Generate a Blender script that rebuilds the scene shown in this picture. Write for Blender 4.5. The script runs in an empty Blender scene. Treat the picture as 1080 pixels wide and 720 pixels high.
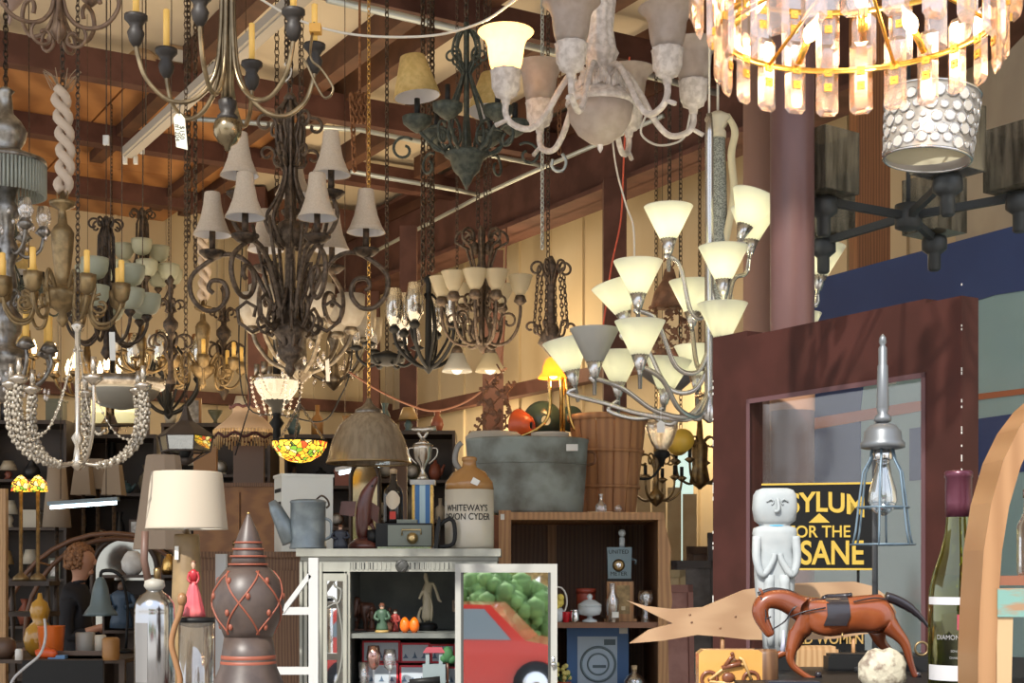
import bpy, math, random
from mathutils import Vector, Matrix, Euler
R = random.Random(7)
sc = bpy.context.scene
COL = sc.collection
F, CX, HY, ZC = 1500.0, 540.0, 600.0, 1.5
# ---------------- camera ----------------
cam = bpy.data.cameras.new('camera'); cam.lens = 50; cam.sensor_width = 36
cam.shift_y = 240/1080; cam.clip_end = 300
cam.dof.use_dof = False
co = bpy.data.objects.new('camera', cam); COL.objects.link(co)
co.location = (0, 0, ZC); co.rotation_euler = (math.pi/2, 0, 0); sc.camera = co
# ---------------- exposure ----------------
sc.view_settings.view_transform = 'Standard'; sc.view_settings.look = 'None'
sc.view_settings.gamma = 1; sc.view_settings.use_curve_mapping = False
sc.view_settings.exposure = 0.30
# ---------------- sky ----------------
w = bpy.data.worlds.new('world'); sc.world = w; w.use_nodes = True
nt = w.node_tree; bg = nt.nodes['Background']
tc = nt.nodes.new('ShaderNodeTexCoord'); sp = nt.nodes.new('ShaderNodeSeparateXYZ'); rp = nt.nodes.new('ShaderNodeValToRGB')
nt.links.new(tc.outputs['Generated'], sp.inputs[0]); nt.links.new(sp.outputs['Z'], rp.inputs[0]); nt.links.new(rp.outputs[0], bg.inputs[0])
rp.color_ramp.elements[0].position = 0.0; rp.color_ramp.elements[0].color = (.74, .74, .74, 1)
rp.color_ramp.elements[1].position = 0.5; rp.color_ramp.elements[1].color = (.72, .80, .95, 1)
bg.inputs[1].default_value = 1.5
def light(kind, name, loc, energy, color=(1, 1, 1), size=.1, rot=None, sy=None):
    d = bpy.data.lights.new(name, kind); d.energy = energy; d.color = color
    if kind == 'AREA':
        d.size = size
        if sy: d.shape = 'RECTANGLE'; d.size_y = sy
    elif kind == 'SUN': d.angle = size
    else: d.shadow_soft_size = size
    o = bpy.data.objects.new(name, d); COL.objects.link(o); o.location = loc
    if rot: o.rotation_euler = rot
    return o
light('SUN', 'sun', (0, -5, 12), 4.5, (1, .95, .86), .02, (math.radians(48), 0, math.radians(-25)))
# daylight through the open shop front, the shop's own warm lamps hung under the roof, and an added ceiling fill
pt = light('AREA', 'sky_portal', (.6, .5, 2.3), 1, (1, 1, 1), 9, (math.radians(90), 0, 0), 4.4); pt.data.cycles.is_portal = True
WARM = (1, .74, .42)
for i, (x, y, z, e) in enumerate([(-1.7, 10.6, 3.0, 30), (-.35, 11.4, 2.3, 32), (1.0, 9.0, 2.5, 32), (2.5, 7.0, 2.7, 10), (-3.6, 9.9, 2.7, 9), (0.0, 10.4, 3.2, 20), (-1.2, 8.6, 3.9, 6)]):
    light('POINT', 'shop_lamp_light', (x, y, z), e, WARM, .25)
light('AREA', 'ceiling_fill_light', (-1.0, 6.6, 2.2), 52, (1, .78, .52), 2.5, (math.pi, 0, 0), 3.2)  # added upward fill that brightens the roof underside, not a real fitting

# ---------------- helpers ----------------
def P(x, y, Y): return Vector(((x-CX)/F*Y, Y, ZC+(HY-y)/F*Y))
def yz(z, Y): return HY-(z-ZC)*F/Y
MATS = {}
def mat(name, col, rough=.5, metal=0, col2=None, scale=20, emit=0, ecol=None, trans=0, bump=0, kind='noise', stretch=(1, 1, 1), alpha=1, fac=(.4, .6), spec=.5, coat=0, sub=0):
    if name in MATS: return MATS[name]
    m = bpy.data.materials.new(name); m.use_nodes = True; n = m.node_tree; b = n.nodes['Principled BSDF']
    b.inputs['Base Color'].default_value = (*col, 1); b.inputs['Roughness'].default_value = rough; b.inputs['Metallic'].default_value = metal
    b.inputs['Specular IOR Level'].default_value = spec; b.inputs['Coat Weight'].default_value = coat
    b.inputs['Transmission Weight'].default_value = trans
    if sub: b.inputs['Subsurface Weight'].default_value = sub; b.inputs['Subsurface Scale'].default_value = .01
    if emit:
        b.inputs['Emission Color'].default_value = (*(ecol or col), 1); b.inputs['Emission Strength'].default_value = emit
    if alpha < 1: b.inputs['Alpha'].default_value = alpha
    if col2 or bump:
        t = n.nodes.new('ShaderNodeTexCoord'); mp = n.nodes.new('ShaderNodeMapping'); mp.inputs['Scale'].default_value = stretch
        n.links.new(t.outputs['Object'], mp.inputs[0])
        if kind == 'wave':
            x = n.nodes.new('ShaderNodeTexWave'); x.inputs['Scale'].default_value = scale; x.inputs['Distortion'].default_value = 6; x.inputs['Detail'].default_value = 3; o = x.outputs['Fac']
        elif kind == 'vor':
            x = n.nodes.new('ShaderNodeTexVoronoi'); x.inputs['Scale'].default_value = scale; o = x.outputs['Color']
        else:
            x = n.nodes.new('ShaderNodeTexNoise'); x.inputs['Scale'].default_value = scale; x.inputs['Detail'].default_value = 6; o = x.outputs['Fac']
        n.links.new(mp.outputs[0], x.inputs['Vector'])
        if col2:
            r = n.nodes.new('ShaderNodeValToRGB'); r.color_ramp.elements[0].position = fac[0]; r.color_ramp.elements[1].position = fac[1]
            r.color_ramp.elements[0].color = (*col, 1); r.color_ramp.elements[1].color = (*col2, 1)
            n.links.new(o, r.inputs[0]); n.links.new(r.outputs[0], b.inputs['Base Color'])
            if emit: n.links.new(r.outputs[0], b.inputs['Emission Color'])
        if bump:
            bp = n.nodes.new('ShaderNodeBump'); bp.inputs['Strength'].default_value = bump; bp.inputs['Distance'].default_value = .004
            n.links.new(o, bp.inputs['Height']); n.links.new(bp.outputs[0], b.inputs['Normal'])
    MATS[name] = m; return m
def glass(name, tint=(1, 1, 1), clear=.8, rough=.05, edge=.95):
    "thin glass: mostly see-through, glossy at grazing angles"
    if name in MATS: return MATS[name]
    m = bpy.data.materials.new(name); m.use_nodes = True; n = m.node_tree; n.nodes.remove(n.nodes['Principled BSDF'])
    tr = n.nodes.new('ShaderNodeBsdfTransparent'); tr.inputs[0].default_value = (*tint, 1)
    g = n.nodes.new('ShaderNodeBsdfGlossy'); g.inputs['Roughness'].default_value = rough; g.inputs[0].default_value = (*[.5+.5*c for c in tint], 1)
    fr = n.nodes.new('ShaderNodeLayerWeight'); fr.inputs[0].default_value = .35
    mr = n.nodes.new('ShaderNodeMapRange'); mr.inputs['To Min'].default_value = 1-clear; mr.inputs['To Max'].default_value = edge
    mx = n.nodes.new('ShaderNodeMixShader'); n.links.new(fr.outputs['Facing'], mr.inputs[0]); n.links.new(mr.outputs[0], mx.inputs[0])
    n.links.new(tr.outputs[0], mx.inputs[1]); n.links.new(g.outputs[0], mx.inputs[2]); n.links.new(mx.outputs[0], n.nodes['Material Output'].inputs[0])
    MATS[name] = m; return m
def frost(name, col, emit=0, ecol=(1, .8, .5), tl=.5, noise=None):
    "frosted or alabaster glass: diffuse + translucent, lit from inside when its bulb is on"
    if name in MATS: return MATS[name]
    m = bpy.data.materials.new(name); m.use_nodes = True; n = m.node_tree; b = n.nodes['Principled BSDF']
    b.inputs['Base Color'].default_value = (*col, 1); b.inputs['Roughness'].default_value = .35
    if noise:
        t = n.nodes.new('ShaderNodeTexCoord'); x = n.nodes.new('ShaderNodeTexNoise'); x.inputs['Scale'].default_value = 40; n.links.new(t.outputs['Object'], x.inputs['Vector'])
        r = n.nodes.new('ShaderNodeValToRGB'); r.color_ramp.elements[0].position = .4; r.color_ramp.elements[1].position = .62
        r.color_ramp.elements[0].color = (*col, 1); r.color_ramp.elements[1].color = (*noise, 1); n.links.new(x.outputs['Fac'], r.inputs[0]); n.links.new(r.outputs[0], b.inputs['Base Color'])
    if emit: b.inputs['Emission Color'].default_value = (*ecol, 1); b.inputs['Emission Strength'].default_value = emit
    tr = n.nodes.new('ShaderNodeBsdfTranslucent'); tr.inputs[0].default_value = (*col, 1); mx = n.nodes.new('ShaderNodeMixShader'); mx.inputs[0].default_value = tl
    n.links.new(b.outputs[0], mx.inputs[1]); n.links.new(tr.outputs[0], mx.inputs[2]); n.links.new(mx.outputs[0], n.nodes['Material Output'].inputs[0])
    MATS[name] = m; return m

def crv(pts, k=5):
    "smooth polyline through points (Catmull-Rom)"
    pts = [Vector(p) for p in pts]; out = []
    for i in range(len(pts)-1):
        a = pts[max(i-1, 0)]; b = pts[i]; c = pts[i+1]; d = pts[min(i+2, len(pts)-1)]
        for j in range(k):
            t = j/k; out.append(.5*((2*b)+(c-a)*t+(2*a-5*b+4*c-d)*t*t+(3*b-a-3*c+d)*t**3))
    out.append(pts[-1]); return out
def spiral(cx, cy, r0, r1, a0, a1, n=18):
    "2D points, radius r0->r1, angles in degrees, y down"
    return [(cx+(r0+(r1-r0)*t/n)*math.cos(math.radians(a0+(a1-a0)*t/n)), cy-(r0+(r1-r0)*t/n)*math.sin(math.radians(a0+(a1-a0)*t/n))) for t in range(n+1)]
class M:
    def __init__(s): s.v = []; s.f = []; s.sm = []; s.X = None
    def add(s, vs, fs, sm=True):
        o = len(s.v)
        s.v += [(s.X @ Vector(p)) if s.X else Vector(p) for p in vs]; s.f += [tuple(i+o for i in f) for f in fs]; s.sm += [sm]*len(fs)
        return s
    def box(s, x0, x1, y0, y1, z0, z1):
        return s.add([(x, y, z) for x in (x0, x1) for y in (y0, y1) for z in (z0, z1)], [(0, 1, 3, 2), (4, 6, 7, 5), (0, 4, 5, 1), (2, 3, 7, 6), (0, 2, 6, 4), (1, 5, 7, 3)], False)
    def beam(s, a, b, w, h, up=(0, 0, 1)):
        a = Vector(a); b = Vector(b); d = (b-a).normalized(); u = Vector(up); sd = d.cross(u).normalized(); u = sd.cross(d)
        vs = [p+sd*i*w/2+u*j*h/2 for p in (a, b) for i, j in ((-1, -1), (1, -1), (1, 1), (-1, 1))]
        return s.add(vs, [(0, 1, 2, 3), (7, 6, 5, 4), (0, 4, 5, 1), (1, 5, 6, 2), (2, 6, 7, 3), (3, 7, 4, 0)], False)
    def tube(s, pts, r, n=6, closed=False, smooth=0):
        if smooth: pts = crv(pts, smooth)
        pts = [Vector(p) for p in pts]; L = len(pts); vs = []; fs = []; nm = None
        for i, p in enumerate(pts):
            if closed: t = pts[(i+1) % L]-pts[i-1]
            else: t = pts[min(i+1, L-1)]-pts[max(i-1, 0)]
            if t.length < 1e-9: t = Vector((0, 0, 1))
            t.normalize()
            if nm is None: nm = t.orthogonal().normalized()
            else:
                nm = nm-t*nm.dot(t); nm = nm.normalized() if nm.length > 1e-6 else t.orthogonal().normalized()
            bn = t.cross(nm); rr = r[i*len(r)//L] if isinstance(r, (list, tuple)) else r
            if isinstance(r, (list, tuple)) and len(r) == 2: rr = r[0]+(r[1]-r[0])*i/max(L-1, 1)
            vs += [p+(nm*math.cos(2*math.pi*k/n)+bn*math.sin(2*math.pi*k/n))*rr for k in range(n)]
        for i in range(L if closed else L-1):
            for k in range(n):
                a = i*n+k; b = i*n+(k+1) % n; j = ((i+1) % L)*n; fs.append((a, b, j+(k+1) % n, j+k))
        if not closed: fs += [tuple(range(n-1, -1, -1)), tuple(range((L-1)*n, L*n))]
        return s.add(vs, fs)
    def lathe(s, prof, c=(0, 0, 0), n=16, flute=0, nfl=0, shell=0, sq=(1, 1), tilt=None, cap=True, sm=True):
        "prof = [(r,z)]; flute = relative ripple depth over nfl ribs; shell = wall thickness"
        if shell: prof = list(prof)+[(max(r-shell, .01), z) for r, z in reversed(prof)]
        c = Vector(c); vs = []; fs = []; L = len(prof); T = Euler(tilt).to_matrix() if tilt else None
        for r, z in prof:
            for k in range(n):
                a = 2*math.pi*k/n; q = r*(1+flute*math.cos(nfl*a)) if flute else r
                v = Vector((q*math.cos(a)*sq[0], q*math.sin(a)*sq[1], z)); vs.append(c+(T @ v if T else v))
        for i in range(L-1):
            for k in range(n): a = i*n; fs.append((a+k, a+(k+1) % n, a+n+(k+1) % n, a+n+k))
        if shell:
            a = (L-1)*n; fs += [(a+k, a+(k+1) % n, (k+1) % n, k) for k in range(n)]
        elif cap: fs += [tuple(range(n-1, -1, -1)), tuple(range((L-1)*n, L*n))]
        return s.add(vs, fs, sm)
    def ball(s, c, r, q=(1, 1, 1), n=10, tilt=None):
        c = Vector(c); vs = []; fs = []; T = Euler(tilt).to_matrix() if tilt else Matrix.Identity(3); h = max(n//2, 3)
        for i in range(1, h):
            for k in range(n):
                a = math.pi*i/h; b = 2*math.pi*k/n; vs.append(c+T @ Vector((r*q[0]*math.sin(a)*math.cos(b), r*q[1]*math.sin(a)*math.sin(b), r*q[2]*math.cos(a))))
        t = len(vs); vs += [c+T @ Vector((0, 0, r*q[2])), c-T @ Vector((0, 0, r*q[2]))]
        for i in range(h-2):
            for k in range(n): fs.append((i*n+k, (i+1)*n+k, (i+1)*n+(k+1) % n, i*n+(k+1) % n))
        for k in range(n): fs += [(t, k, (k+1) % n), (t+1, (h-2)*n+(k+1) % n, (h-2)*n+k)]
        return s.add(vs, fs)
    def prism(s, poly, y0, y1, hole=None, sm=False):
        "poly in (x,z), extruded along y"
        n = len(poly); s.add([(x, y0, z) for x, z in poly]+[(x, y1, z) for x, z in poly], [tuple(range(n)), tuple(range(2*n-1, n-1, -1))]+[(i+n, (i+1) % n+n, (i+1) % n, i) for i in range(n)], sm); return s
    def chain(s, a, b, L=8, r=1):
        a = Vector(a); b = Vector(b); d = b-a; n = max(int(d.length/(L*.72)), 1); d.normalize(); u = d.orthogonal().normalized(); v = d.cross(u)
        st = (b-a)/n
        for i in range(n):
            c = a+st*(i+.5); x = u if i % 2 else v
            s.tube([c+d*math.cos(t*math.pi/4)*L*.5+x*math.sin(t*math.pi/4)*L*.27 for t in range(8)], r, 4, closed=True)
        return s
    def build(s, name, m, parent=None, sc_=1):
        me = bpy.data.meshes.new(name); me.from_pydata([p*sc_ for p in s.v], [], s.f); me.polygons.foreach_set('use_smooth', s.sm)
        me.materials.append(m); me.update()
        o = bpy.data.objects.new(name, me); COL.objects.link(o)
        if parent: o.parent = parent
        return o
def text(t, size, m, parent, name='lettering', ext=.0006, bold=0, align='CENTER', arc=None, narrow=1):
    c = bpy.data.curves.new(name, 'FONT'); c.body = t; c.size = size; c.extrude = ext; c.offset = bold; c.align_x = align; c.align_y = 'CENTER'
    o = bpy.data.objects.new(name, c); COL.objects.link(o); bpy.context.view_layer.update()
    me = bpy.data.meshes.new_from_object(o.evaluated_get(bpy.context.evaluated_depsgraph_get())); bpy.data.objects.remove(o)
    for v in me.vertices:
        v.co.x *= narrow
        if arc: v.co.y -= arc*v.co.x**2
    me.materials.clear(); me.materials.append(m); n = bpy.data.objects.new(name, me); COL.objects.link(n); n.parent = parent; n.rotation_euler = (math.pi/2, 0, 0); return n
def struct(o): o['kind'] = 'structure'; return o
def tag(o, label, cat, group=None, kind=None):
    o['label'] = label; o['category'] = cat
    if group: o['group'] = group
    if kind: o['kind'] = kind
    return o
class Fx:
    "a thing whose pieces are drawn in photo-pixel-sized units at its own distance, z up from its base"
    def __init__(s, name, label, cat, x, y, Y, z=None, group=None, rz=0, kind=None):
        if z is not None: y = yz(z, Y)
        s.s = Y/F; s.x = x; s.y = y; s.Y = Y
        s.o = bpy.data.objects.new(name, None); COL.objects.link(s.o); s.o.empty_display_size = .05; s.o.location = P(x, y, Y); s.o.rotation_euler = (0, 0, rz); tag(s.o, label, cat, group, kind)
    def part(s, name, m, mt, parent=None, label=None):
        o = m.build(name, mt, parent or s.o, s.s)
        if label: o['label'] = label
        return o
    def p(s, x, y, d=0): return Vector((x-s.x, d, s.y-y))
    def pp(s, x, y, d=0):
        k = 1+d/F; return Vector(((x-CX)*k-(s.x-CX), d, (s.y-HY)-(y-HY)*k))
    def pr(s, prof): return [(r, s.y-y) for r, y in prof]
    def up(s, z): return (z-s.o.location.z)/s.s
def cp(o, parent, rz=None, loc=None):
    c = o.copy(); COL.objects.link(c); c.parent = parent
    if rz is not None: c.rotation_euler = (0, 0, rz)
    if loc is not None: c.location = loc
    for k in list(o.children): cp(k, c)
    return c
def clone(o, loc, rz=0, label=None, scale=None):
    c = cp(o, None, rz, loc)
    if label: c['label'] = label
    if scale: c.scale = (scale,)*3
    return c

# ---------------- materials ----------------
IRON = mat('dark_iron', (.045, .035, .028), .55, .6, (.11, .075, .05), 60, bump=.3)
IRONL = mat('brown_iron', (.085, .062, .045), .5, .6, (.17, .125, .09), 60, bump=.3)
RUST = mat('rust', (.16, .07, .03), .8, .2, (.28, .13, .06), 50)
BRASS = mat('aged_brass', (.30, .20, .08), .32, .9, (.16, .11, .06), 30)
BRASSL = mat('bright_brass', (.75, .48, .16), .25, 1, (.5, .32, .1), 30)
BRONZE = mat('antique_bronze', (.20, .14, .07), .4, .7, (.33, .23, .11), 40)
PEWTER = mat('pewter', (.35, .33, .30), .3, .9, (.2, .18, .16), 40)
CHROME = mat('chrome', (.75, .75, .76), .12, 1)
NICKEL = mat('brushed_nickel', (.62, .60, .57), .25, 1)
BLACK = mat('black_paint', (.012, .012, .012), .5, spec=.3)
DGREEN = mat('dark_green_patina', (.05, .06, .05), .6, .3, (.10, .11, .09), 50)
CANDLE = mat('candle_sleeve', (.85, .52, .13), .5, emit=.12)
CREAM = mat('cream_fabric', (.56, .47, .37), .9, col2=(.62, .53, .43), scale=200, bump=.1)
GOLD = mat('gold_fabric', (.52, .36, .12), .7, col2=(.62, .44, .17), scale=60)
LINING = mat('white_lining', (.8, .8, .84), .8)
PLASTER = mat('white_plaster', (.68, .62, .58), .7, col2=(.50, .44, .40), scale=60, bump=.4)
ALAB = frost('alabaster_glass', (.70, .66, .58), noise=(.58, .52, .44))
PALEG = frost('pale_green_glass', (.62, .64, .52))
CONE = frost('frosted_glass_cone', (.78, .79, .70), emit=.05, ecol=(1, .93, .66), tl=.45)
CONEOFF = frost('frosted_glass_unlit', (.55, .54, .49), tl=.3)
CLEAR = glass('clear_glass')
CRYST = glass('crystal_glass', (1, .96, .92), .72, .12)
WHITE = mat('white_paint', (.72, .71, .67), .6, col2=(.60, .58, .54), scale=30)
PAPER = mat('paper', (.72, .70, .64), .8)
WOOD = mat('pine_wood', (.50, .31, .15), .55, col2=(.38, .21, .09), scale=4, kind='wave', stretch=(8, 8, 1), fac=(.2, .9))
WOODD = mat('dark_wood', (.12, .055, .025), .5, col2=(.2, .1, .045), scale=4, kind='wave', stretch=(8, 8, 1), fac=(.2, .9))
REDW = mat('red_brown_paint', (.080, .031, .023), .7, col2=(.12, .05, .038), scale=6, stretch=(1, 1, 1))
BULB = mat('lit_bulb', (1, .8, .5), .5, emit=8, ecol=(1, .70, .34))
TUBEM = mat('lit_tube', (.8, .95, 1), .5, emit=6, ecol=(.7, .92, 1))

# ---------------- the room ----------------
U = Vector((-.510, .860, 0)); V = Vector((.860, .510, 0)); Cn = Vector((-1.2, 13.5, 0)); ZR = 4.62
WALL = mat('ribbed_sheet_wall', (.62, .53, .37), .6, col2=(.53, .43, .28), scale=1.2, stretch=(1, 1, .6))
ROOFM = mat('roof_sheet', (.66, .58, .46), .8, col2=(.56, .49, .38), scale=1.5, fac=(.35, .7))
def hit(x, y, z):
    Y = (z-ZC)*F/(HY-y); return Vector(((x-CX)/F*Y, Y, z))
def wallm(name, a, b, z0, z1, rib=.46, nrm=None):
    m = M(); d = (b-a); L = d.length; d.normalize(); n = d.cross(Vector((0, 0, 1)))
    if n.dot(Vector((0, 0, 0))-a) < 0: n = -n
    m.beam(a-n*.06+Vector((0, 0, (z0+z1)/2)), b-n*.06+Vector((0, 0, (z0+z1)/2)), .1, z1-z0)
    k = rib
    while k < L:
        p = a+d*k+n*0; m.beam(p+Vector((0, 0, z0)), p+Vector((0, 0, z1)), .03, .02, up=n); k += rib
    return struct(m.build(name, WALL))
wallm('wall_left', Cn-V*9, Cn+V*.3, 0, ZR); wallm('wall_right', Cn+U*.3, Cn-U*15.5, 0, ZR)
struct(M().box(-12, 9, -.2, 15, -.1, 0).build('floor', mat('concrete_floor', (.30, .27, .24), .8, col2=(.22, .2, .18), scale=3)))
o = M().box(-12, 7.5, .9, 15.5, ZR, ZR+.08).build('ceiling', ROOFM); struct(o)
# plywood decking under part of the roof
q0 = hit(155, 247, 4.55); m = M()
for i in range(2):
    for j in range(4):
        a = q0-V*(1.25*(j+1)+.012)-U*(2.06*i-.01); c = a+V*.61-U*1.02
        m.beam(c-U*1.025, c+U*1.025, 1.235, .03)
PLY = mat('plywood', (.30, .125, .042), .55, col2=(.46, .215, .08), scale=1.3, kind='wave', stretch=(1, 1, 1), fac=(.1, .9))
struct(m.build('ceiling_plywood', PLY))
# purlins across (V) and joists along (U)
def bm_through(name, x, y, z, d, w, h, n0, n1, mt=REDW):
    c = hit(x, y, z-h/2); return struct(M().beam(c-d*n0+Vector((0, 0, h/2)), c+d*n1+Vector((0, 0, h/2)), w, h).build(name, mt))
def ibeam(name, x, y, zb, d, w, h, n0, n1):
    c = hit(x, y, zb); m = M(); z = Vector((0, 0, 1)); a = c-d*n0; b = c+d*n1
    m.beam(a+z*.015, b+z*.015, w, .03); m.beam(a+z*h/2, b+z*h/2, .03, h); m.beam(a+z*(h-.015), b+z*(h-.015), w, .03)
    return struct(m.build(name, REDW))
bm_through('ceiling_beam', 200, 102, 4.42, V, .10, .17, 5, 7.5)
bm_through('ceiling_beam', 200, 168, 4.48, V, .12, .16, 5, 7)
bm_through('ceiling_beam', 200, 222, 4.48, V, .12, .17, 6, 6)
bm_through('ceiling_beam', 200, 271, 4.46, V, .12, .16, 6, 5)
bm_through('ceiling_beam', 450, 20, 4.42, V, .10, .14, 4, 4)
bm_through('ceiling_beam', 260, 310, 4.30, V, .10, .14, 6, 2)
for (x, y) in ((375, 66), (412, 78), (690, 60), (560, 165), (250, 30), (300, 215)):
    bm_through('ceiling_joist', x, y, 4.545, U, .09, .16, 6, 4 if y > 60 else 3, mat('joist_brown', (.075, .030, .016), .7, col2=(.12, .05, .026), scale=4))
ibeam('ceiling_girder', 560, 240, 3.95, U, .30, .62, 7.5, 4.2)
# wall girts, posts
def girt(a, b, z, name='trim_girt', s=.1, mt=REDW): return struct(M().beam(a+Vector((0, 0, z)), b+Vector((0, 0, z)), s, s).build(name, mt))
wn = Vector((-.86, -.51, 0)); ln = Vector((.51, -.86, 0))
for z in (2.9,): girt(Cn+wn*.12, Cn+wn*.12-U*11, z)
for z in (3.0,): girt(Cn+ln*.12, Cn+ln*.12-V*8, z)
def post(x, Y, w, name='trim_post', mt=REDW, z1=None):
    c = P(x, 600, Y); return struct(M().box(c.x-w/2, c.x+w/2, Y-w/2, Y+w/2, 0, z1 or ZR-.02).build(name, mt))
post(392, 12.6, .14); post(431, 10.2, .12, z1=3.95); post(520, 11.0, .16, z1=3.95); post(648, 8.8, .14, z1=3.9); post(272, 11.6, .14)
m = M().lathe([(.09, 0), (.09, ZR)], (P(803, 600, 7).x, 7, 0), 20); struct(m.build('trim_pipe_post', mat('dusty_rose_paint', (.32, .2, .17), .6)))
# big round column in front and timber post
c = P(835.5, 600, 3.28); m = M().lathe([(.0505, 0), (.0505, ZR)], (c.x, c.y, 0), 28)
struct(m.build('trim_column', mat('column_paint', (.115, .055, .05), .38, col2=(.15, .075, .068), scale=9, stretch=(1, 1, .3))))
c = P(917, 600, 5.9); struct(M().box(c.x-.068, c.x+.068, 5.83, 5.97, 0, ZR).build('trim_timber_post', mat('timber_orange', (.32, .13, .045), .6, col2=(.2, .08, .03), scale=3, kind='wave', stretch=(9, 9, .6), fac=(.1, .9))))
# galvanised conduits
GALV = mat('galvanised_steel', (.50, .55, .55), .4, .6)
def conduit(pts, r=.014, z=4.3, name='trim_conduit'):
    return struct(M().tube([hit(x, y, z) for x, y in pts], r, 8).build(name, GALV))
conduit([(345, -1), (560, 49), (748, 96), (820, 113)], .02); conduit([(200, 125), (380, 137), (560, 172), (600, 181)], .016, 4.25); conduit([(370, 181), (480, 200), (508, 206)], .016, 4.1)
conduit([(390, 268), (508, 206), (560, 182), (700, 122)], .014, 4.05)
# gable pale wall on the far right above the blue board
struct(M().box(2.35, 2.45, 3.2, 7.6, 0, ZR).build('wall_partition', mat('partition_grey', (.40, .37, .32), .8, col2=(.34, .31, .27), scale=2)))
# ---------------- the street outside, behind the viewer (seen in the mirrors) ----------------
struct(M().box(-40, 40, -60, -.2, -.5, -.42).build('ground_outside', mat('gravel', (.50, .46, .40), .9, col2=(.4, .37, .33), scale=2)))
# ==================== hanging lamps ====================
def arms(fx, angs, path, r, mt, extra=(), name='arm', smooth=4, curls=(), n=6):
    m = M(); m.tube([(a, 0, fx.y-b) for a, b in path], r, n, smooth=smooth)
    for c in curls: m.tube([(a, 0, fx.y-b) for a, b in c], r*.8, 5)
    a0 = fx.part(name, m, mt)
    for e in extra:
        nm, mm, rr, prof, kw = e
        q = M().lathe(fx.pr(prof), (rr, 0, 0), **kw); o = q.build(nm, mm, a0, fx.s)
    out = [a0]; a0.rotation_euler = (0, 0, math.radians(angs[0]))
    for a in angs[1:]: out.append(cp(a0, fx.o, math.radians(a)))
    return out
def hang(fx, y, L=10, r=1.1, mt=None, x=None, zt=ZR, d=0, name='chain', cord=False):
    x = fx.x if x is None else x; m = M(); top = fx.up(zt); r *= .6 if fx.Y > 5.15 else .85
    if cord: m.tube([(x-fx.x, d, fx.y-y), (x-fx.x+1, d, (fx.y-y+top)/2), (x-fx.x, d, top)], r, 5)
    else: m.chain((x-fx.x, d, fx.y-y), (x-fx.x, d, top), L, r)
    return fx.part(name, m, mt or IRON)
def bulblight(fx, x, y, d, e, col=(1, .72, .4), r=.02):
    o = light('POINT', 'bulb_light', (0, 0, 0), e, col, r); o.parent = fx.o; o.location = fx.p(x, y, d)*fx.s
def candle(r, yb, h=34, w=3.4): return ('candle', CANDLE, r, [(w, yb), (w, yb-h), (w*.5, yb-h-1)], dict(n=8))

# --- brass six-arm candle chandelier, top left ---
f = Fx('brass_chandelier', 'polished bronze candle chandelier with round brass ball below, nearest hanging at upper left', 'chandelier', 240, 157, 3.0)
BG = mat('bronze_gold', (.20, .15, .09), .28, .85, (.38, .29, .17), 25)
arms(f, [85, 145, 205, 265, 325, 25], [(5, -60), (7, 30), (14, 82), (36, 110), (62, 114), (84, 96), (93, 72), (95, 58)], 2.6, BG,
     [('candle_cup', mat('black_bronze', (.028, .022, .018), .5), 95, [(3, 64), (7, 58), (9, 50), (6, 44), (8, 40), (12, 36), (12, 32), (5, 30)], dict(n=14)), candle(95, 31, 42)])
m = M()
for k in range(6): a = k*1.047+.3; m.tube([(5*math.cos(a), 5*math.sin(a), f.y-y) for y in (-120, 60, 104)], 2.3, 6)
m.lathe(f.pr([(4, 104), (3, -120)]), n=8); f.part('stem', m, BG)
f.part('neck', M().lathe(f.pr([(4, 103), (10, 107), (9, 114), (7, 119), (11, 123), (11, 126), (8, 128)]), n=16), MATS['black_bronze'])
f.part('ball', M().lathe(f.pr([(8, 125), (13, 128), (15, 135), (14.5, 142), (10, 150), (4, 154), (3, 158), (0.1, 160)]), n=20), mat('ball_brass', (.33, .26, .16), .22, .95, (.2, .16, .1), 20))
hang(f, -118, 12, 1.2)
f.part('cord', M().tube([(90, 10, 137), (88, -5, 96), (100, -5, 82), (112, -5, 62), (104, -5, 52), (95, -5, 64), (84, -5, 88), (78, -5, 95)], 1.4, 5, smooth=5), BG)
f.part('tape', M().box(86, 98, 0, 12, 124, 133), mat('yellow_tape', (.8, .42, .08), .5), label='piece of yellow orange tape')
# its paper tag
f = Fx('price_tag', 'cream paper tag on a string below the bronze candle chandelier arm', 'tag', 189, 160, 2.93)
m = M().prism([(-6, 36), (-3, 40), (2, 40), (6, 35), (9, 2), (-3, 5)], -.3, .3); t = f.part('card', m, mat('cream_card', (.70, .68, .55), .8))
f.part('string', M().tube([(0, 0, 38), (1, 0, 48), (0, 3, 52)], .5, 4), BLACK)
for j, (tx, dz) in enumerate((('$150', 3), ('#1204', -2))):
    o = text(tx, 7*f.s, BLACK, f.o, ext=.0001); o.rotation_euler = (math.pi/2, math.pi/2, 0); o.location = (dz*f.s, -.001, 20*f.s)

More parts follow.
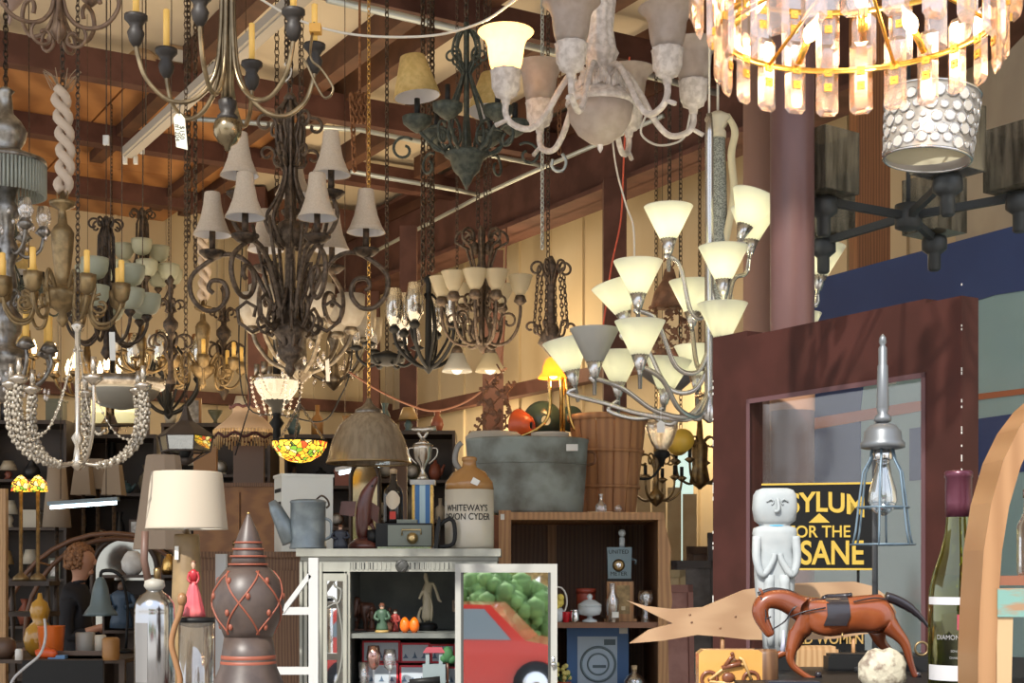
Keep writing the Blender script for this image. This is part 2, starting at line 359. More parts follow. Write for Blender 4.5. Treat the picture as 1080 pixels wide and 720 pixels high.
# --- rusty scroll arms at the very top left ---
f = Fx('scroll_chandelier', 'rusty gold scrolled chandelier cut off by the top left corner of the photo', 'chandelier', 62, 40, 3.3)
BR2 = mat('dusty_brass', (.30, .20, .13), .5, .6, (.2, .13, .09), 30)
arms(f, [0, 72, 144, 216, 288], [(3, -60), (0+5, 0), (14, 22), (30, 30), (50, 26), (63, 8), (60, -8), (48, -12), (42, -4), (44, 4)], 2.4, BR2, [('cup', BR2, 56, [(3, -14), (9, -20), (12, -30), (4, -30)], dict(n=12))], curls=[spiral(16, 40, 15, 3, 80, -330)])
f.part('stem', M().lathe(f.pr([(4, 42), (9, 34), (6, 24), (4, 10), (4, -80)]), n=12), BR2); hang(f, -78)
f = Fx('carved_finial', 'dusty rose wooden finial hanging at the top left corner', 'finial', 10, 27, 4.0)
f.part('knob', M().lathe(f.pr([(.5, 27), (3, 20), (3, 12), (9, 6), (15, -2), (16, -14), (8, -24), (5, -60)]), n=16), mat('dusty_rose', (.36, .25, .2), .6)); hang(f, -58)

# --- large iron chandelier with beige shades ---
f = Fx('iron_chandelier', 'large dark iron scroll chandelier with small beige bell shades', 'chandelier', 306, 397, 4.8)
SHADE = [(20.5, 48), (17, 42), (12.5, 30), (9.6, 16), (8.4, 4), (8, 3)]
def shaded(r, yb, sc_=1, mt=CREAM, cup=14):
    "tube, drip pan and bell shade standing at radius r on level yb"
    return [('drip_pan', IRON, r, [(3, yb+4), (cup*.6, yb+2), (cup, yb-3), (cup, yb-5), (4, yb-4)], dict(n=14)),
            ('candle_tube', IRON, r, [(3.4, yb-4), (3.4, yb-30)], dict(n=8)),
            ('shade', mt, r, [(a*sc_, yb-22-(48-b)*sc_) for a, b in SHADE], dict(n=16, shell=.5)),
            ('shade_lining', LINING, r, [((a-.9)*sc_, yb-22.4-(48-b)*sc_) for a, b in SHADE[:-1]], dict(n=16, cap=False))]
low = [(8, 372), (22, 318), (44, 278), (66, 268), (86, 276), (104, 292), (104, 312), (92, 326), (76, 326), (66, 312), (70, 298), (82, 296), (86, 304), (81, 309)]
arms(f, [180, 352, 246, 298, 65, 118], low, 2.6, IRONL, shaded(82, 270), curls=[[(20, 340), (40, 350), (54, 340), (56, 326), (46, 318), (36, 324), (38, 334)], [(24, 300), (34, 262), (40, 236)]])
up_ = [(8, 330), (16, 290), (34, 262), (54, 250), (62, 232), (54, 214), (40, 214), (34, 226), (42, 232)]
arms(f, [205, 330, 95], up_, 2.4, IRONL, shaded(54, 214), name='upper_arm')
m = M()
for k in range(8):
    a = k*math.pi/4+.2; c = (math.cos(a), math.sin(a))
    m.tube([(r*c[0], r*c[1], f.y-y) for r, y in ((4, 106), (13, 120), (14, 150), (6, 180), (12, 205), (26, 235), (10, 262))], 2, 5, smooth=3)
    m.tube([(r*c[0], r*c[1], f.y-y) for r, y in ((6, 340), (14, 300), (30, 280), (16, 330), (26, 352), (34, 340), (28, 332))], 1.7, 5, smooth=3)
f.part('cage', m, IRONL)
for k in range(6):
    m = M(); m.tube([(a, 0, f.y-b) for a, b in [(6, 176), (14, 160), (10, 146)]+spiral(26, 132, 12, 3, 200, -200)], 1.8, 5); m.tube([(a, 0, f.y-b) for a, b in [(6, 176), (14, 176)]+spiral(24, 164, 9, 3, 220, -160)], 1.6, 5)
    o = f.part('crown_scroll', m, IRONL); o.rotation_euler = (0, 0, k*1.047+.25)
f.part('column', M().lathe(f.pr([(2, 397), (6, 390), (4, 384), (12, 376), (13, 368), (8, 362), (17, 352), (18, 345), (10, 340), (6, 320), (5, 262), (14, 256), (16, 246), (12, 236), (6, 232), (5, 180), (4, 108), (7, 104), (3, 98)]), n=18, flute=.06, nfl=9), IRONL)
m = M()
for k in range(10):
    a = k*.628
    m.ball((13*math.cos(a), 13*math.sin(a), f.y-318), 6, (.5, .5, 3), 8, tilt=(.5*math.sin(a), -.5*math.cos(a), 0) )
f.part('leaves', m, IRONL)
hang(f, 99, 12, 1.4)

# --- alabaster tulip chandelier behind it ---
f = Fx('alabaster_chandelier', 'chandelier with frosted tulip cups and crystal drops below the beige-shaded iron chandelier', 'chandelier', 318, 402, 6.0)
SILVB = mat('tarnished_silver', (.28, .24, .18), .35, .8, (.15, .12, .09), 30)
TULIP = lambda yb, s=1: [(4, yb), (10*s, yb-5), (14*s, yb-14), (14.5*s, yb-24), (15*s, yb-36*s)]
arms(f, [10, 50, 130, 175, 230, 300], [(4, 395), (20, 388), (34, 380), (48, 362), (52, 350)], 2.4, SILVB, [('cup', SILVB, 52, [(2, 352), (8, 348), (6, 343)], dict(n=12)), ('glass_cup', ALAB, 52, TULIP(345), dict(n=16, shell=1))])
f.part('stem', M().lathe(f.pr([(1, 404), (8, 398), (14, 390), (6, 382), (5, 350), (9, 340), (5, 330), (3, 300)]), n=12), SILVB); hang(f, 300)
d0 = f.part('crystal_drop', M().ball((0, 0, 0), 2.6, (.8, .8, 2), 6), CRYST)
for k in range(26):
    a = k*2.4; r = 14+(k % 4)*9; (d0 if k == 0 else cp(d0, f.o)).location = Vector((r*math.cos(a), r*math.sin(a), f.y-368-(k % 5)*6))*f.s
f = Fx('price_tag', 'narrow white paper tag under the frosted tulip chandelier', 'tag', 345, 402, 5.9); f.part('card', M().prism([(-2, 22), (2, 24), (3, 0), (-1, 0)], -.2, .2), PAPER); f.part('string', M().tube([(0, 0, 22), (0, 0, 45)], .4, 4), BLACK)

# --- dark metal bowl lamp ---
f = Fx('bowl_chandelier', 'black stemmed chandelier with smoked glass bowl and crystal chains', 'chandelier', 292, 470, 6.4)
SMOKE = glass('smoked_glass', (.62, .58, .52), .55)
f.part('stem', M().lathe(f.pr([(2, 478), (5, 470), (4, 452), (8, 446), (4, 440), (6, 430), (13, 424), (15, 418), (5, 414), (4, 380), (4, 300)]), n=14), BLACK)
f.part('bowl', M().lathe(f.pr([(12, 424), (20, 414), (25, 404), (27, 398)]), n=20, shell=.8), SMOKE)
arms(f, [0, 60, 120, 180, 240, 300], [(4, 405), (12, 402), (20, 396), (21, 390)], 1.6, IRON, [('socket', PEWTER, 21, [(3, 396), (3, 384)], dict(n=8))])
for k in range(6):
    a = k*1.047; m = M(); m.tube([((27-10*t*t/64)*math.cos(a), (27-10*t*t/64)*math.sin(a), f.y-(398+5*t)) for t in range(9)], .4, 4)
    for j in range(9): t = j/8; m.ball(((27-10*t*t)*math.cos(a), (27-10*t*t)*math.sin(a), f.y-(398+40*t)), 1.7, n=6)
    f.part('crystal_chain', m, CRYST); hang(f, 300)

# --- green iron chandelier with gold shades ---
f = Fx('green_iron_chandelier', 'dark green iron chandelier with gold-coloured conical shades and dish cups', 'chandelier', 492, 198, 4.9)
def cone(r, yb, w0, w1, h): return [('shade', GOLD, r, [(w1, yb), (w0, yb-h)], dict(n=20, shell=.5)), ('shade_lining', LINING, r, [(w1-1, yb+.3), (w0, yb-h+1)], dict(n=20, cap=False))]
arm_p = [(4, 176), (16, 166), (30, 158), (48, 142), (54, 128)]
GC = [(2, 142), (8, 138), (15, 132), (16, 126), (6, 124)]
sp_ = [spiral(30, 150, 17, 5, 60, 420), spiral(66, 160, 14, 4, 130, -250)]
ar = arms(f, [187, 62, 250, 310, 10, 130], arm_p, 2, DGREEN, [('dish', DGREEN, 52, GC, dict(n=18)), ('socket', BLACK, 52, [(3, 125), (3, 106)], dict(n=8))], curls=sp_)
for a in (ar[0], ar[1]):
    for nm, mm, rr, prof, kw in cone(52, 104, 13, 25, 42):
        q = M(); q.X = Matrix.Translation((52, 0, f.y-104)) @ Euler((0, .12, .0)).to_matrix().to_4x4() @ Matrix.Translation((-52, 0, -(f.y-104)))
        q.lathe(f.pr(prof), (rr, 0, 0), **kw).build(nm, mm, a, f.s)
m = M()
for k in range(8):
    a = k*math.pi/4; c = (math.cos(a), math.sin(a)); m.tube([(r*c[0], r*c[1], f.y-y) for r, y in ((3, 30), (12, 40), (14, 58), (4, 72), (8, 90), (20, 120), (26, 150), (10, 168))], 1.5, 5, smooth=4)
    m.tube([(a_*c[0], a_*c[1], f.y-b) for a_, b in [(3, 80)]+spiral(16, 60, 9, 3, 240, -120)], 1.3, 5)
f.part('cage', m, DGREEN)
f.part('urn', M().lathe(f.pr([(1, 200), (5, 192), (8, 186), (14, 180), (18, 168), (24, 164), (20, 160), (6, 158), (3, 120), (3, 24)]), n=18), DGREEN); hang(f, 26)

# --- white plaster chandelier with bell shades ---
f = Fx('white_chandelier', 'white plaster chandelier with fluted column, marbled bowl and big bell shades', 'chandelier', 633, 161, 4.0)
BELLG = frost('bell_glass', (.66, .58, .53), noise=(.54, .46, .40)); BELLL = frost('bell_glass_lit', (.9, .7, .45), emit=2.2, ecol=(1, .66, .26), noise=(.95, .8, .55))
BELL = [(14.5, 81), (17, 73), (18.5, 63), (19.5, 54), (22.5, 47), (28, 42), (29.5, 40.5)]
HOLD = [(4, 116), (5, 110), (11, 107), (12, 103), (14, 100), (15, 84), (16, 81)]
wp = [(12, 80), (20, 74), (30, 78), (44, 98), (60, 126), (76, 140), (94, 136), (101, 126), (101, 114)]
angs = [190, 250, 308, 8, 68, 128]
ar = arms(f, angs, wp, 3.4, PLASTER, [('shade_holder', PLASTER, 101, HOLD, dict(n=20, flute=.06, nfl=10))], curls=[[(88, 140), (100, 132), (112, 138)]], n=8)
for i, a in enumerate(ar): M().lathe(f.pr(BELL), (101, 0, 0), n=24, shell=1.2).build('bell_shade', BELLL if i == 0 else BELLG, a, f.s)
ar_b = M().ball((101, 0, f.y-64), 10, (1, 1, 1.2)).build('bulb', mat('hot_bulb', (1, .9, .7), emit=10, ecol=(1, .78, .5)), ar[0], f.s)
f.part('column', M().lathe(f.pr([(34, 108), (32, 104), (20, 92), (17, 84), (14, 70), (17, 60), (19, 56), (16, 50), (13, 30), (16, 0), (18, -10), (10, -16)]), n=60, flute=.06, nfl=10), PLASTER)
m = M()
for k in range(8):
    a0 = k*math.pi/4
    for j in range(-3, 4):
        a = a0+j*.1; m.ball((26*math.cos(a), 26*math.sin(a), f.y-95+(9-abs(j)*2.4)), 4, (.6, .6, 2.4-.3*abs(j)), 8)
f.part('scallop_leaves', m, PLASTER)
f.part('bowl_rim', M().lathe(f.pr([(34, 114), (37, 110), (36, 106), (30, 104)]), n=32), PLASTER)
f.part('bowl', M().lathe(f.pr([(4, 153), (12, 150), (24, 141), (32, 128), (35, 113)]), n=32), BELLG)
f.part('finial', M().lathe(f.pr([(.5, 161), (3, 157), (3, 154), (7, 150), (6, 148)]), n=12), PLASTER); hang(f, -14, mt=PLASTER)
bulblight(f, 534, 50, -14, 3)

# --- tiered crystal chandelier, top right ---
f = Fx('crystal_chandelier', 'lit brass ring chandelier hung with rows of long faceted crystal bars', 'chandelier', 905, 78, 2.3)
GB = mat('gold_ring', (.80, .46, .10), .25, .9, emit=.06, ecol=(1, .5, .1)); s = f.s
m = M(); z1 = (2.382-f.o.location.z)/s
m.lathe([(143, z1-3), (146, z1-3), (146, z1+3), (143, z1+3), (143, z1-3)], n=48, cap=False)
for k in range(6): a = k*1.047; m.tube([(143*math.cos(a), 143*math.sin(a), z1), (20*math.cos(a), 20*math.sin(a), z1+70)], 2.2, 6)
f.part('lower_ring', m, GB)
z2 = (2.50-f.o.location.z)/s; m = M().lathe([(168, z2-3), (171, z2-3), (171, z2+3), (168, z2+3), (168, z2-3)], n=48, cap=False)
for k in range(6): a = k*1.047+.4; m.tube([(168*math.cos(a), 168*math.sin(a), z2), (15*math.cos(a), 15*math.sin(a), z2+40)], 2, 6)
f.part('upper_ring', m, GB)
f.part('stem', M().lathe([(10, z1+64), (14, z1+76), (6, z1+84), (5, z1+180), (10, z2+40), (4, z2+60), (4, z2+160)], n=14), GB); hang(f, f.y-z2-158)
def bar(L, w):
    m = M(); h = L/2; c = w*.42; o_ = [(-w, -h+c), (-w+c, -h), (w-c, -h), (w, -h+c), (w, h-c), (w-c, h), (-w+c, h), (-w, h-c)]
    i_ = [(x*.55, z*.86) for x, z in o_]; vs = [(x, 0, z) for x, z in o_]+[(x, -4, z) for x, z in i_]+[(x, 4, z) for x, z in i_]
    fs = [tuple(range(8, 16)), tuple(range(23, 15, -1))]+[(i, (i+1) % 8, 8+(i+1) % 8, 8+i) for i in range(8)]+[((i+1) % 8, i, 16+i, 16+(i+1) % 8) for i in range(8)]
    return m.add(vs, fs, False)
XT = glass('crystal_bar', (.98, .86, .80), .74, .16); 
b0 = None
for ring, (r, z, n_, L, w) in enumerate(((147, z1-8, 24, 84, 13), (173, z2-10, 26, 112, 14))):
    for k in range(n_):
        a = 2*math.pi*(k+.35*ring)/n_
        if k == 0:
            b0 = f.part('crystal_bar', bar(L, w), XT); q = M().box(-4.5, 4.5, -5.6, -4.2, 3, 12); q.box(-4.5, 4.5, -5.6, -4.2, -14, -5); q.ball((0, -6, 7), 1.3).ball((0, -6, -9), 1.3); q.box(-1, 1, 4, 7, -4, 4); q.build('bracket', GB, b0, s); c = b0
        else: c = cp(b0, f.o)
        c.location = Vector((r*math.cos(a), r*math.sin(a), z+R.uniform(-2, 2)))*s; c.rotation_euler = (0, 0, a-math.pi/2)
for k in range(12):
    a = k*math.pi/6+.26; r = 118 if k % 2 else 150; z = (z1+22) if k % 2 else z2-5
    q = M(); q.X = Matrix.Translation((r*math.cos(a), r*math.sin(a), z)) @ Euler((0, -.7 if k % 2 else 0, 0)).to_matrix().to_4x4() if 0 else Matrix.Translation((r*math.cos(a), r*math.sin(a), z))
    if k % 2: q.X = q.X @ Matrix.Rotation(a, 4, 'Z') @ Matrix.Rotation(-.9, 4, 'Y')
    o = f.part('candle_bulb', M_ := (lambda q: q.lathe([(2, 0), (7, 6), (8.5, 13), (7, 20), (3, 28), (.6, 36)], n=12))(q), BULB)
    q2 = M(); q2.X = q.X; q2.lathe([(4, 0), (4, -26)], n=10).build('socket', GB, o, s)
    l = light('POINT', 'bulb_light', (0, 0, 0), .45, (1, .72, .4), .02); l.parent = f.o; l.location = Vector((r*math.cos(a), r*math.sin(a), z+16))*s*.97

# --- small drum shade with circles ---
f = Fx('drum_pendant', 'silver drum pendant shade covered in shell circles, under the crystal chandelier', 'pendant lamp', 978, 168, 2.9)
SH = mat('silver_shade', (.48, .45, .41), .3, .5); q = M(); q.lathe([(45, 0), (43, 0), (47, 68), (49, 68), (45, 0)], n=36, cap=False, tilt=(0, .09, 0)); f.part('drum', q, SH)
for zz, rr in ((0, 45), (68, 49)): f.part('rim', M().tube([Euler((0, .09, 0)).to_matrix() @ Vector((rr*math.cos(t*.1745), rr*math.sin(t*.1745), zz)) for t in range(36)], 1.6, 6, closed=True), CHROME)
q = M(); q2 = M(); T = Euler((0, .09, 0)).to_matrix(); R2 = random.Random(3)
for row in range(5):
    for k in range(22):
        a = k*.2856+row*.14; r0 = R2.uniform(3, 6.8); zz = 9+row*12+R2.uniform(-2, 2); rr = 45+zz*.06+.6; c = T @ Vector((rr*math.cos(a), rr*math.sin(a), zz)); n_ = T @ Vector((math.cos(a), math.sin(a), 0)); u = n_.cross(Vector((0, 0, 1))).normalized(); v = u.cross(n_)
        q.tube([c+(u*math.cos(t*.63)+v*math.sin(t*.63))*r0 for t in range(10)], .7, 4, closed=True)
        q2.add([c+n_*.5]+[c+n_*.3+(u*math.cos(t*.63)+v*math.sin(t*.63))*r0*.9 for t in range(10)], [(0, 1+t, 1+(t+1) % 10) for t in range(10)], False)
f.part('circle_wires', q, CHROME); f.part('shell_discs', q2, mat('shell', (.62, .60, .56), .2, .2))
q = M().lathe([(40, 30), (41, 31), (2, 66), (2, 70)], n=20, cap=False); f.part('inner_diffuser', M().lathe([(43, 6), (1, 10)], n=30, cap=False), frost('cream_diffuser', (.75, .70, .52)))
hang(f, 105, mt=CHROME); f.part('frame', M().box(-46, 50, -1, 1, 62, 64).box(-1, 1, -46, 46, 62, 64), CHROME)

# --- grey chandelier with square mercury glass shades ---
f = Fx('square_glass_chandelier', 'matte charcoal chandelier with straight arms and square smoky glass shades', 'chandelier', 958, 228, 3.5)
CH = mat('charcoal_metal', (.055, .06, .062), .5, .5); MG = mat('mercury_glass', (.10, .09, .065), .15, .4, (.30, .27, .20), 14, stretch=(4, 4, .5), alpha=.72)
f.part('hub', M().lathe([(13, 12), (14, 12), (14, -12), (9, -14)], n=20), CH); f.part('stem', M().lathe([(2.5, 0), (2.5, 170)], n=8), CH)
for (dx, d) in ((89, -80), (-3, -145), (58, 103), (-103, -62), (-64, 117)):
    r = math.hypot(dx, d); q = M().beam((8*dx/r, 8*d/r, 0), (dx, d, 0), 6, 8); a = f.part('arm', q, CH)
    M().lathe([(8, 4), (13, 2), (14, -2), (14, -12), (9, -16), (7, -18), (7, -34), (5, -36)], (dx, d, 0), n=18).build('cup', CH, a, f.s)
    an = .62; q = M(); W = 25; H = 62; q.X = Matrix.Translation((dx, d, 5)) @ Matrix.Rotation(an, 4, 'Z')
    q.box(-W, W, -W, W, 0, 2)
    for b in ((-W, W, -W, -W+1.2), (-W, W, W-1.2, W), (-W, -W+1.2, -W, W), (W-1.2, W, -W, W)): q.box(*b, 2, H)
    q.build('square_shade', MG, a, f.s)
hang(f, 60, mt=CH)

# --- silver spiral chandelier with cone shades ---
f = Fx('silver_chandelier', 'brushed silver spiral chandelier with many frosted white cone shades', 'chandelier', 748, 440, 3.9)
f.part('stem', M().lathe(f.pr([(2, 446), (7, 442), (8, 432), (5, 426), (4.5, 140), (3, 120)]), n=14), NICKEL)
sh = [(705, 262, -30, 1, 0), (779, 246, -10, 1, .35), (763, 305, -50, 1, 0), (790, 262, 60, 1, .1), (673, 320, -40, 1, 0), (663, 338, 20, 1, -.3), (762, 366, -70, 1.05, 0), (627, 392, -60, 0, 0), (675, 385, -85, 1, 0), (607, 400, 10, 1, -.2), (652, 412, 60, 1, 0), (700, 420, 40, 1, .1), (730, 338, 50, 1, 0), (735, 405, 90, 1, 0), (862, 300, 40, 1, .1), (842, 372, 60, 1, 0)]
for i, (x, y, d, lit, ti) in enumerate(sh):
    e = f.pp(x, y+10, d); low_ = y > 350; yb = (455 if low_ else y+75); yb = min(yb, 442)
    st = f.p(748, yb-28, 0); mid = (e+st)/2
    pts = [st, f.p(748+(x-748)*.18, yb-2, d*.2), f.p(748+(x-748)*.5, yb-6, d*.5), f.p(748+(x-748)*.78, (y+24), d*.8), f.p(x-(6 if x < 748 else -6), y+14, d), e]
    if abs(x-748) < 30: pts = [st, f.p(748+(x-748)*.5, yb-30, d*.5), e]
    a = f.part('arm', M().tube(pts, 2.6, 8, smooth=6), NICKEL)
    q = M(); q.X = Matrix.Translation(e) @ Matrix.Rotation(ti, 4, 'Y')
    q.lathe([(2, -14), (2.5, 4), (4, 4), (5, 8), (9, 20), (8, 20)], n=16); q.build('shade_holder', NICKEL, a, f.s)
    q2 = M(); q2.X = q.X; q2.lathe([(7, 16), (25, 52), (25.5, 53)], n=28, shell=.9); q2.build('cone_shade', CONE if lit else CONEOFF, a, f.s)
    if lit: l = light('POINT', 'bulb_light', (0, 0, 0), .42, (1, .88, .62), .015); l.parent = f.o; l.location = (q.X @ Vector((0, 0, 34)))*f.s
hang(f, 122, cord=True, r=1.4, mt=mat('white_cord', (.7, .66, .58), .6), name='cord')

# --- iron chandelier with cream cups ---
f = Fx('cream_cup_chandelier', 'brown iron scroll chandelier with cream glass cup shades facing up', 'chandelier', 508, 372, 5.6)
CUPG = frost('cream_glass', (.66, .60, .45)); T2 = [(4, 314), (8, 308), (11, 300), (13, 294), (13.5, 293)]
arms(f, [185, 228, 262, 292, 345, 60, 120], [(5, 356), (14, 364), (28, 362), (38, 350), (42, 334), (42, 322)], 1.7, IRONL, [('cup', IRONL, 42, [(2, 324), (7, 320), (5, 314)], dict(n=12)), ('glass_cup', CUPG, 42, T2, dict(n=18, shell=.8))], curls=[spiral(30, 340, 10, 3, 200, -200), spiral(20, 318, 8, 3, 200, 600)])
m = M()
for k in range(8):
    a = k*math.pi/4; c = (math.cos(a), math.sin(a)); m.tube([(r*c[0], r*c[1], f.y-y) for r, y in ((3, 290), (8, 300), (6, 330), (13, 352), (4, 364))], 1.7, 5, smooth=3)
    m.tube([(r*c[0], r*c[1], f.y-y) for r, y in [(3, 292), (10, 282), (16, 262)]+spiral(17, 252, 11, 3, -20, 300)], 1.5, 5)
    m.ball((9*c[0], 9*c[1], f.y-262), 4, (1, 1, 1.6), 6)
f.part('cage', m, IRONL); f.part('column', M().lathe(f.pr([(1, 372), (5, 364), (3, 356), (4, 300), (8, 290), (4, 276), (4, 246), (2, 240)]), n=12), IRONL)
hang(f, 240, 9, 1.1, x=504); hang(f, 240, 9, 1.1, x=512)
# bell down-lights below it
for x, y, lab in ((517, 392, 'cream glass bell down-light under the brown iron cup chandelier, right of two'), (482, 392, 'grey glass bell down-light under the brown iron cup chandelier, left of two')):
    f = Fx('bell_pendant', lab, 'pendant lamp', x, y, 5.9, group=None)
    f.part('bell_shade', M().lathe([(16, 0), (15, 3), (11, 10), (8, 18), (6, 20)], n=20, shell=.8), CUPG if x > 500 else CONEOFF); f.part('bulb', M().ball((0, 0, 3), 6), mat('white_bulb', (.8, .8, .78), emit=.3)); f.part('cap', M().lathe([(7, 19), (5, 25), (2, 28)], n=12), IRONL); hang(f, y-27, 6, .7)
# --- iron column chandelier with long chains ---
f = Fx('column_chandelier', 'rusty brown iron column fixture with curled top and side chains', 'chandelier', 581, 372, 5.2)
f.part('column', M().lathe(f.pr([(1, 376), (8, 368), (14, 362), (9, 350), (5, 340), (4, 290), (8, 284), (5, 276), (2, 270)]), n=12), IRONL)
for k in range(6):
    m = M(); m.tube([(3, 0, f.y-300), (10, 0, f.y-280)]+[(a, 0, f.y-b) for a, b in spiral(15, 284, 8, 2.5, 120, -250)], 1.4, 5); m.chain((14, 0, f.y-290), (18, 0, f.y-345), 6, .8); m.tube([(5, 0, f.y-360), (14, 0, f.y-352)]+[(a, 0, f.y-b) for a, b in spiral(22, 346, 7, 2, 190, -120)], 1.4, 5)
    o = f.part('scroll', m, IRONL); o.rotation_euler = (0, 0, k*1.047+.2)
hang(f, 271, 8, 1, x=578)
# thick chains and black leaf chandelier
f = Fx('leaf_chandelier', 'black iron leaf-armed chandelier with narrow glass tulips beside the tall post', 'chandelier', 452, 392, 5.9)
arms(f, [185, 250, 320, 20, 80, 140], [(3, 388), (14, 384), (26, 374), (34, 362), (36, 350)], 2, BLACK, [('cup', BLACK, 36, [(3, 352), (6, 348), (4, 344)], dict(n=10)), ('glass_cup', glass('dusty_glass', (.85, .82, .74), .55), 36, [(4, 345), (9, 336), (10, 320), (7, 305)], dict(n=14, shell=.6))])
m = M().lathe(f.pr([(1, 394), (6, 388), (4, 380), (3, 300), (5, 294), (2, 290)]), n=10)
for k in range(5): a = k*1.256; m.tube([(r*math.cos(a), r*math.sin(a), f.y-y) for r, y in ((3, 310), (16, 326), (22, 350), (12, 372), (3, 384))], 1.5, 5, smooth=4)
f.part('stem', m, BLACK); hang(f, 291, 8, 1)
f = Fx('black_wheel_lamp', 'black iron lamp with curled arms and a bare candle bulb, left of the tall post', 'lamp', 408, 382, 6.2)
m = M().lathe([(4, -4), (18, 0), (20, 6), (8, 10), (4, 12)], n=20)
arms(f, [0, 60, 120, 180, 240, 300], [(6, 380), (18, 386), (30, 378), (32, 368)], 1.6, BLACK, [('cup', BLACK, 32, [(2, 370), (8, 367), (3, 364)], dict(n=10)), ('bulb', CLEAR, 32, [(2, 364), (4, 358), (3, 350), (.5, 344)], dict(n=8))])
f.part('body', m, BLACK); hang(f, 372, 8, 1.2)
# --- amber lamp ---
f = Fx('amber_lamp', 'lit amber glass downlight on curved brass arms above the tub', 'lamp', 592, 462, 4.95)
AMB = frost('amber_glass', (1, .55, .1), emit=1.3, ecol=(1, .42, .03))
f.part('rod', M().tube([(0, 0, 0), (0, 0, 62), (-1, 0, 84)], 2, 8).tube([(3, 0, 0), (3, 0, 70)], 1.4, 6), BRASSL)
f.part('arm', M().tube([f.p(592, 386), f.p(580, 392), f.p(580, 430), f.p(572, 448), f.p(552, 459), f.p(543, 459)], 1.9, 8, smooth=5), BRASSL)
f.part('arm', M().tube([f.p(592, 384), f.p(597, 400), f.p(600, 430), f.p(606, 452), f.p(620, 460)], 1.9, 8, smooth=5), BRASSL)
f.part('shade', M().lathe(f.pr([(16, 399), (15, 397), (11, 393), (10, 386), (7, 379), (4, 377)]), (f.p(583, 0).x, 0, 0), n=20, shell=.6), AMB)
f.part('bulb', M().ball(f.p(583, 393), 6.5), BULB); bulblight(f, 583, 404, 0, 1, (1, .6, .25))
f.part('bracket', M().lathe(f.pr([(3, 392), (3, 372)]), (0, 0, 0), n=8).lathe(f.pr([(9, 463), (9, 460), (3, 456)]), n=10), BRASSL)
# --- glass dome pendant ---
f = Fx('dome_pendant', 'large ribbed glass industrial dome pendant on a brass chain', 'pendant lamp', 389, 488, 5.6)
RIBG = mat('ribbed_glass', (.44, .37, .27), .16, 0, (.33, .27, .19), 60, stretch=(1, 1, .1), alpha=.82, coat=.6)
f.part('dome', M().lathe([(44, 0), (43.5, 2), (42, 8), (38, 24), (30, 40), (20, 50), (14, 53)], n=96, flute=.012, nfl=48, shell=1.2), RIBG)
f.part('cap', M().lathe([(15, 51), (14, 56), (8, 59), (4, 63), (2, 68)], n=20), PEWTER)
f.part('rim', M().tube([(44*math.cos(t*.1963), 44*math.sin(t*.1963), 0) for t in range(32)], 1.3, 6, closed=True), mat('brass_rim', (.4, .3, .16), .3, .8))
hang(f, 421, 7, .9, mt=BRASSL)
# --- stained glass bowl ---
f = Fx('stained_glass_bowl', 'lit stained glass bowl pendant in yellow, red and green flowers', 'pendant lamp', 316, 488, 5.4)
m = bpy.data.materials.new('stained_glass'); m.use_nodes = True; n = m.node_tree; b = n.nodes['Principled BSDF']; t = n.nodes.new('ShaderNodeTexCoord'); x = n.nodes.new('ShaderNodeTexVoronoi'); x.inputs['Scale'].default_value = 52
r = n.nodes.new('ShaderNodeValToRGB'); r.color_ramp.interpolation = 'CONSTANT'; e = r.color_ramp.elements; e[0].color = (1, .62, .05, 1); e[1].position = .38; e[1].color = (.95, .75, .25, 1)
for p_, c_ in ((.5, (.65, .08, .02, 1)), (.6, (.18, .35, .03, 1)), (.74, (1, .4, .03, 1))): q = e.new(p_); q.color = c_
sx = n.nodes.new('ShaderNodeSeparateColor'); n.links.new(t.outputs['Object'], x.inputs['Vector']); n.links.new(x.outputs['Color'], sx.inputs[0]); n.links.new(sx.outputs[0], r.inputs[0])
ed = n.nodes.new('ShaderNodeTexVoronoi'); ed.feature = 'DISTANCE_TO_EDGE'; ed.inputs['Scale'].default_value = 52; n.links.new(t.outputs['Object'], ed.inputs['Vector'])
gt = n.nodes.new('ShaderNodeMath'); gt.operation = 'GREATER_THAN'; gt.inputs[1].default_value = .07; n.links.new(ed.outputs['Distance'], gt.inputs[0])
mx = n.nodes.new('ShaderNodeMix'); mx.data_type = 'RGBA'; mx.inputs[6].default_value = (.02, .015, .01, 1); n.links.new(gt.outputs[0], mx.inputs[0]); n.links.new(r.outputs[0], mx.inputs[7])
n.links.new(mx.outputs[2], b.inputs['Base Color']); n.links.new(mx.outputs[2], b.inputs['Emission Color']); b.inputs['Emission Strength'].default_value = 1.5; STAIN = m
f.part('bowl', M().lathe([(2, 0), (12, 2), (22, 8), (28, 17), (29, 23)], n=40, shell=.8), STAIN); f.part('rim', M().tube([(29*math.cos(t*.2618), 29*math.sin(t*.2618), 23) for t in range(24)], 1, 5, closed=True), BLACK)
m = M()
for k in range(3): a = k*2.094+.5; m.chain((29*math.cos(a), 29*math.sin(a), 23), (0, 0, 62), 5, .6)
f.part('chains', m, PEWTER); hang(f, 427, 6, .7)
